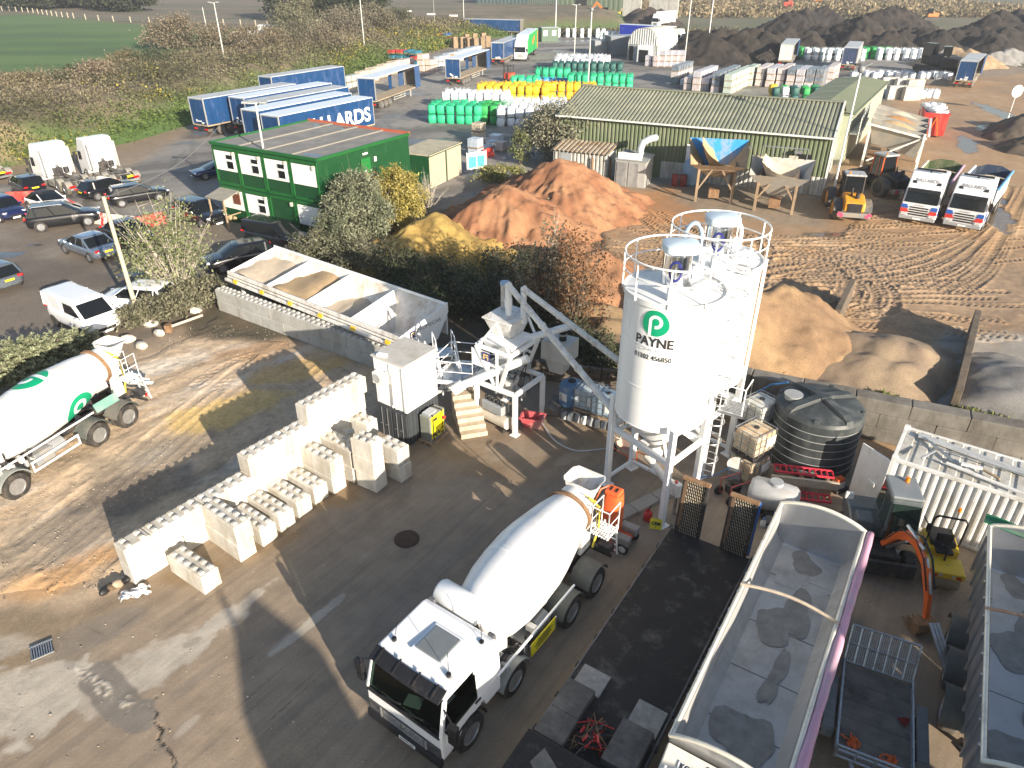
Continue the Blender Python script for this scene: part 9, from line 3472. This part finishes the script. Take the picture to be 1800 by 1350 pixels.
def bush(name,label,cat,base,h,r,c0,c1,n=5000,size=.13,clumps=60,stems=9,bare=0.0,trunk=.07,airy=.35,group=None,spread=.28,bk=None,low=.12,squash=1.0,long=1.6):
 t=thing(name,label,cat,base,rnd.uniform(0,6),group)
 rs=npr
 cen=[]
 lob=rs.uniform(0,6.28,3)
 while len(cen)<clumps:
  q=rs.normal(size=3)
  q/=np.linalg.norm(q)
  k=rs.uniform(airy,1)**.6
  a=math.atan2(q[1],q[0])
  rr=r*(1+.22*math.sin(2*a+lob[0])+.16*math.sin(3*a+lob[1]))
  z=h*(low+(1-low)*(.5+.5*q[2]*k))
  wid=1-.35*max(0,(z/h-.5)*2)**2
  cen.append((q[0]*k*rr*wid,q[1]*k*rr*wid*squash,z+rs.normal()*.12*h*.4))
 cen=np.array(cen)
 b=MB()
 for i in range(stems):
  c=Vector(cen[i%len(cen)])
  m=Vector((c.x*.35,c.y*.35,c.z*.5))+Vector((rnd.gauss(0,.12),rnd.gauss(0,.12),0))*r*.4
  b.tube([(rnd.gauss(0,.05),rnd.gauss(0,.05),-.1),m,c],[trunk,trunk*.6,trunk*.2],5)
 b.build('trunk',bk or bark,t,smooth=60)
 if bare>0:
  b=MB()
  for i in range(int(60*bare)):
   c=Vector(cen[rs.randint(len(cen))])
   a0=c*rnd.uniform(.2,.5)
   e_=c*rnd.uniform(1.0,1.25)+Vector((rnd.gauss(0,.1),rnd.gauss(0,.1),rnd.gauss(.1,.15)))*r
   mid=a0.lerp(e_,.55)+Vector((rnd.gauss(0,.06),rnd.gauss(0,.06),.05*h))
   b.tube([a0,mid,e_],[trunk*.35,trunk*.22,trunk*.08],4)
   for k in range(3):
    q=mid.lerp(e_,rnd.uniform(0,.8))
    b.tube([q,q+Vector((rnd.gauss(0,.22),rnd.gauss(0,.22),rnd.uniform(.0,.3)))*r*.8],[trunk*.16,trunk*.05],3)
  b.build('twigs',bk or bark,t)
 if n:
  which=rs.randint(0,len(cen),n)
  p=cen[which]+rs.normal(size=(n,3))*np.array([r,r,h*.5])*spread*.55
  p[:,2]=np.maximum(p[:,2],.05)
  tone=rs.uniform(0,1,len(cen))[which]*.7+rs.uniform(0,.3,n)
  leaves('crown',p,size,blend(c0,c1,tone),t,long,.5 if long>2 else 0)
 return t
GG,YG,DK,DK2=(.13,.15,.09),(.26,.25,.07),(.035,.05,.022),(.075,.09,.04)
bush('willow_bush','big grey green willow bush in front of the green cabins','bush',at(635,436),4.9,2.7,(.12,.14,.085),(.27,.28,.19),24000,.075,150,18,.8,spread=.17,airy=.25,long=2.8,trunk=.05)
bush('willow_bush','yellow leaved bush right of the grey green willow','bush',at(705,412),4.5,2.0,(.24,.2,.04),(.42,.36,.12),17000,.08,110,14,.5,spread=.18,long=2.6,trunk=.05)
bush('willow_bush','lower grey green bush between the willow and the yellow sand','bush',at(590,445),2.6,1.9,(.13,.14,.09),(.25,.25,.17),8000,.08,70,12,.6,long=2.6,spread=.2)
bush('sapling_tree','leafy pale stemmed sapling beside the timber pole','tree',at(318,524),5.4,2.3,(.12,.15,.065),(.25,.27,.13),4200,.1,80,16,1.4,trunk=.07,airy=.15,bk=pale_bark,spread=.34)
for(u,v,h,r,n,lab) in[(240,572,1.1,1.2,2600,'low grey green scrub at the foot of the timber pole'),(285,560,1.4,1.4,3200,'tangle of grey scrub under the sapling'),(335,545,1.6,1.4,3200,'scrub between the sapling and the grey block wall'),(365,525,1.3,1.1,2200,'dark scrub at the end of the grey block wall')]:
 bush('scrub_bush',lab,'bush',at(u,v),h,r,(.11,.11,.07),(.22,.21,.14),n,.1,40,8,.5,trunk=.03,group='scrub along the car park edge')
for k,(u,v,h,r,n,c0,c1,lab) in enumerate([(560,455,1.9,1.6,4200,(.07,.08,.04),(.2,.2,.13),'dull green bush at the left end of the thicket'),(640,475,2.2,1.9,5200,(.06,.07,.035),(.19,.19,.12),'dull green bush behind the first aggregate bay'),(705,500,2.4,1.8,5200,DK,(.12,.13,.06),'dark bush behind the middle of the aggregate bins'),(765,520,2.6,2.0,5200,DK,DK2,'dark bramble mound below the ochre heap'),(740,545,1.7,1.5,3600,(.05,.08,.03),(.12,.16,.07),'green arching bramble behind the last aggregate bay'),(830,545,2.6,2.0,4200,DK,DK2,'dark twiggy bush at the end of the aggregate bins'),(880,560,2.8,1.9,4200,DK,(.08,.085,.045),'dark twiggy bush behind the weigh hopper'),(930,590,2.6,1.8,3800,DK,DK2,'dark bush right behind the batching plant'),(900,505,2.8,1.8,3800,DK,(.09,.09,.05),'dark bush between ochre and red sand'),(1010,620,2.0,1.7,3200,(.03,.04,.02),DK2,'dark bramble under the screw feeders'),(1060,650,1.8,1.4,2800,(.03,.04,.02),DK2,'dark bramble beside the front silo')]):
 bush('thicket_bush',lab,'bush',at(u,v),h*.82,r,c0,c1,int(n*.75),.1,60,9,2.2,trunk=.035,bk=M('twig_grey',(.2,.18,.14),.9),airy=.2,spread=.36,group='thicket behind the batching plant')
bush('bare_tree','thin brown leaved tree in front of the red brown sand','tree',at(1000,592),5.4,1.9,(.13,.065,.03),(.26,.14,.07),3600,.1,70,14,1.2,trunk=.06,airy=.15,spread=.34)
bush('bare_tree','thin grey leaved tree left of the brown leaved one','tree',at(955,585),5.2,1.7,(.08,.085,.055),(.2,.19,.13),3200,.1,60,12,1.2,trunk=.06,airy=.15,bk=pale_bark,spread=.34)
bush('bare_shrub','leafless grey shrub at the foot of the cabin stair','shrub',at(752,372),2.6,1.5,GG,GG,150,.08,50,14,1.6,trunk=.05,bk=pale_bark)
bush('round_bush','round silvery grey bush at the left end of the corrugated shed','bush',at(985,283),5.2,3.7,(.14,.14,.095),(.31,.3,.22),15000,.15,110,14,.8,low=.05)
bush('small_bush','yellow green weeds along the back of the orange sand','bush',at(880,322),1.5,1.9,(.14,.16,.05),(.3,.28,.1),3000,.12,40,8,.5)
bush('small_bush','straggly young bush by the left slope of the orange sand','bush',at(915,290),3.2,1.2,(.1,.13,.05),(.24,.25,.12),1800,.12,35,8,.8,trunk=.03)
for k,(u,v,r,lab) in enumerate([(1690,752,1.1,'grassy green tuft behind the white container, left'),(1730,765,1.3,'grassy green tuft behind the white container, right'),(1540,722,.8,'low weeds on the retaining wall by the black tank'),(1365,690,.7,'dry weeds above the retaining wall left of the black tank')]):
 p=at(u,v,.0)
 t=thing('weed_tuft',lab,'weeds',p,0,'weeds along the retaining wall')
 n=1500
 a,rr=npr.uniform(0,6.28,n),r*np.sqrt(npr.uniform(0,1,n))
 q=np.stack([rr*np.cos(a),rr*np.sin(a)*.6,npr.uniform(.0,.8,n)*(1-.5*rr/r)+.1],1)
 leaves('blades',q,.16,blend((.09,.13,.03),(.27,.27,.09),npr.uniform(0,1,n)),t,3.0,1.2)
for k in range(7):
 p=at(-40+k*31,705-k*13)
 hh=[1.6,1.75,1.55,1.7,1.45,1.3,1.0][k]
 t=thing('fir_tree',['','spiky pale green fir, second from the left edge','spiky fir in the left part of the hedge','spiky fir in the middle of the hedge','spiky fir right of the middle of the hedge','spiky fir before the van bonnet','small spiky fir at the right end of the hedge'][k] or 'spiky pale green fir cut by the left edge','fir tree',p,rnd.random()*6,'row of firs between van and mixer')
 b=MB()
 b.tube([(0,0,0),(0,0,hh)],[.08,.02],6)
 P_,cc=[],[]
 for i in range(95):
  z=hh*rnd.uniform(.06,1)
  a=rnd.uniform(0,2*PI)
  L=(1.5-.7*z/hh)*rnd.uniform(.6,1.05)
  tip=Vector((L*math.cos(a),L*math.sin(a),z+.35*L))
  rt=Vector((0,0,z))
  b.tube([rt,tip],[.02,.006],3)
  for m in range(60):
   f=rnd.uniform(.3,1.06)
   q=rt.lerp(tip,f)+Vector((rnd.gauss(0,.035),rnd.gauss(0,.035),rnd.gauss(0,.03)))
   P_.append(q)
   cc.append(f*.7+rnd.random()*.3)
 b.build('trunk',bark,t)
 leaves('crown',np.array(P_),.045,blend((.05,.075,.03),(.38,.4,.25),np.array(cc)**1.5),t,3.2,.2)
for k,(u,v,h,r,c0,c1,lab) in enumerate([(318,92,6.5,5.5,(.13,.11,.075),(.25,.21,.15),'big bare brown bush standing above the blue trailers'),(525,78,9,6.0,(.11,.115,.07),(.22,.21,.14),'tall grey green tree before the caravan'),(228,122,3.2,3.2,(.1,.09,.05),(.2,.16,.1),'brown bush in the middle of the bank'),(272,122,3.2,3.0,(.04,.06,.03),(.09,.1,.06),'dark green bush in the middle of the bank'),(170,150,3.5,3.0,(.16,.13,.09),(.27,.22,.16),'pale bare bush on the bank above the tractor units'),(125,150,2.6,2.6,(.05,.07,.035),(.12,.12,.07),'dark bush at the field edge'),(60,160,2.6,3.2,(.11,.1,.055),(.2,.17,.1),'brown green bush at the field edge, left'),(20,156,2.2,2.6,(.14,.12,.07),(.24,.2,.13),'tan bush at the left end of the bank'),(400,90,5,4.5,(.12,.1,.07),(.23,.19,.13),'brown bush behind the leaning floodlight post'),(445,100,5,4.5,(.1,.09,.06),(.22,.18,.12),'brown bush in front of the white van body'),(605,70,7,5,(.12,.11,.08),(.22,.2,.15),'grey bare bush right of the caravan'),(660,62,7,5,(.11,.1,.07),(.21,.19,.13),'grey bush behind the floodlight post on the bank'),(702,48,5,4.5,(.05,.06,.035),(.12,.12,.07),'dark bush before the lane'),(480,92,4.5,4,(.1,.09,.06),(.22,.18,.12),'brown scrub bush under the tall grey green tree'),(570,92,4.5,4.5,(.12,.1,.07),(.23,.2,.14),'brown scrub bush below the caravan')]):
 bush('bank_bush',lab,'bush',at(u,v,2.6)+Vector((0,0,-.4)),h,r,c0,c1,8000 if h>5 else 4000,.2 if h>4 else.16,80,12,1.2 if h>4 else.5,trunk=.06,airy=.3,low=.03,group='bushes on the bank')
for k,(u,v,h,r,lab) in enumerate([(535,36,13,9,'dark evergreen tree at the left of the clump on the skyline'),(590,34,15,10,'tallest dark evergreen in the skyline clump'),(635,32,12,8,'dark evergreen at the right of the skyline clump')]):
 bush('evergreen_tree',lab,'tree',at(u,v,3.3),h,r,(.018,.026,.013),(.045,.058,.03),9000,.5,110,12,0,trunk=.2,low=.02,group='dark trees on the skyline')
for k,(u,v) in enumerate([(45,18),(75,16),(105,14),(135,12),(165,14),(200,18),(-10,16),(230,20)]):
 bush('hedge_bush','dark hedgerow bush along the far field edge, %s'%['near the white shed','second from the white shed','third from the white shed','before the dark gap','after the dark gap','nearer the fence corner','cut by the left edge','last before the ploughed field'][k],'bush',at(u,v,3.3),7,8,(.022,.03,.016),(.06,.07,.04),2600,.6,60,8,0,trunk=.1,low=.02,group='hedgerow at the top of the field')
nC=4600
P_,cc=[],[]
edge=[Vector((*p,0)) for p in FOOT]
tries=0
bx=np.concatenate([npr.uniform(-130,8,16000)])
by=npr.uniform(66,215,16000)
dd=sdpoly(bx,by,FOOT+[(40,250),(60,480),(-900,480),(-900,60)])
gg_=sdpoly(bx,by,GREEN)
ok=(dd>.6)&(dd<30)&(gg_<1)&(npr.uniform(0,1,16000)<np.clip(1.15-dd/34,.2,1))
bx,by,dd=bx[ok][:nC],by[ok][:nC],dd[ok][:nC]
zz=3.3*sstep(0,11,dd)+.1
tone=fbm(bx*.1,by*.1,3,120)
per=44
pts=np.repeat(np.stack([bx,by,zz],1),per,0)+npr.normal(size=(len(bx)*per,3))*np.array([.75,.75,.38])
pts[:,2]+=np.abs(npr.normal(size=len(pts)))*.45
tc=np.repeat(blend((.085,.085,.045),(.2,.17,.115),np.clip(tone*2-.5,0,1)),per,0)
gm=np.repeat((1-sstep(2.0,10,dd+(fbm(bx*.2,by*.2,2,121)-.5)*5)),per)
tc=tc*(1-gm[:,None]*.8)+np.array([.1,.16,.03])*gm[:,None]*.8
yl=np.repeat((fbm(bx*.16,by*.16,3,122)>.6)&(dd<14),per)&(npr.uniform(0,1,len(tc))<.22)
tc[yl]=np.array([.33,.28,.04])
tag(leaves('undergrowth',pts,np.repeat(.09+.0008*by,per),tc,None,1.8),'brown and green scrubby undergrowth with yellow flowering weeds over the bank','undergrowth',kind='stuff')
bx,by=npr.uniform(30,230,1500),npr.uniform(300,420,1500)
per=22
pts=np.repeat(np.stack([bx,by,np.full(1500,.3)],1),per,0)+npr.normal(size=(1500*per,3))*np.array([2.2,2.2,.7])
tag(leaves('rough_grassland',pts,.9,blend((.16,.13,.07),(.28,.22,.13),npr.uniform(0,1,len(pts))),None,1.8),'tan rough grassland beyond the compost','rough grass',kind='stuff')
bx,by=npr.uniform(-14,62,900),npr.uniform(212,226,900)
ok=~((bx>-12)&(bx<4)&(by<219))
bx,by=bx[ok],by[ok]
pts=np.repeat(np.stack([bx,by,np.full(len(bx),.2)],1),per,0)+npr.normal(size=(len(bx)*per,3))*np.array([.8,.8,.6])
tag(leaves('weed_strip',pts,.4,blend((.07,.075,.04),(.2,.17,.11),npr.uniform(0,1,len(pts))),None,1.8),'weedy strip between the storage yard and the warehouse','weeds',kind='stuff')
fn=thing('field_fence','line of pale wooden fence posts across the green field edge','fence',(0,0,0))
fl_=curve([at(u,v,3.3) for u,v in((-60,16),(40,21),(110,30),(200,38),(330,42),(450,46),(520,52))],8)
post=None
acc=0
last=None
for p in fl_:
 if last is not None:
  acc+=math.hypot(p[0]-last[0],p[1]-last[1])
 last=p
 if post is None or acc>4.2:
  acc=0
  if post is None:
   post=MB().bar((0,0,0),(0,0,1.5),.22).build('post',M('post_wood',(.4,.36,.28),.8),fn)
   q=post
  else:
   q=post.copy()
   C.objects.link(q)
  q.location=(p[0],p[1],3.2)
w_=MB()
for z in(3.9,4.4):
 w_.tube([(x,y,z) for x,y in fl_],.03,3)
w_.build('wire',M('wire_grey'),fn)
for k,(u,v) in enumerate(((312,552),(265,572),(280,590),(345,548),(225,600),(250,612))):
 b=MB()
 b.sphere((0,0,.1),.35,8,5,sc=(1.2,.8,.6))
 o=b.build('rubble_block',concrete)
 o.location=at(u,v)+Vector((0,0,.05))
 o.rotation_euler=(rnd.random()*.5,rnd.random()*.5,rnd.random()*3)
 tag(o,['pale stone lying under the sapling scrub','pale stone at the foot of the timber pole','stone nearest the mixer ladder','stone by the end of the grey wall','stone beside the mixer hopper','stone in front of the mixer hopper'][k],'stone','pale stones at the dirt edge')
lp=thing('scaffold_pole','pale pole lying at the edge of the dirt by the scrub','pole',at(298,583),0)
e_=at(358,563)-at(298,583)
MB().cyl((0,0,.25),(e_.x,e_.y,.3),.07,seg=8).build('pole',M('pole_pale',(.5,.42,.33),.7),lp)
MB().box((0,0,.2),(.3,.3,.4)).build('stub',rust,lp)
n=9000
px_,py_=npr.uniform(-22,-4,n),npr.uniform(12.5,34,n)
ok=sdpoly(px_,py_,DIRT)>.3
px_,py_=px_[ok],py_[ok]
qx,qy=npr.uniform(-13,14,900),npr.uniform(9,24,900)
px_,py_=np.concatenate([px_,qx]),np.concatenate([py_,qy])
n=len(px_)
s_=np.abs(npr.normal(size=n))*.012+.007
oct_=np.array([(1,0,0),(0,1,0),(-1,0,0),(0,-1,0),(0,0,.7),(0,0,-.7)])
v=np.stack([px_,py_,np.where(np.arange(n)<n-900,.09,.015)],1)[:,None,:]+oct_[None]*s_[:,None,None]*npr.uniform(.6,1.4,(n,6,1))
f=np.array([(0,1,4),(1,2,4),(2,3,4),(3,0,4),(1,0,5),(2,1,5),(3,2,5),(0,3,5)])
me=bpy.data.meshes.new('loose_stones')
me.from_pydata(v.reshape(-1,3).tolist(),[],(f[None]+np.arange(n)[:,None,None]*6).reshape(-1,3).tolist())
me.materials.append(M('stone_mix',(.33,.29,.23),.9,var=.2,isl=.5))
o=bpy.data.objects.new('loose_stones',me)
C.objects.link(o)
tag(o,'loose stones strewn over the dirt and yard',kind='stuff')
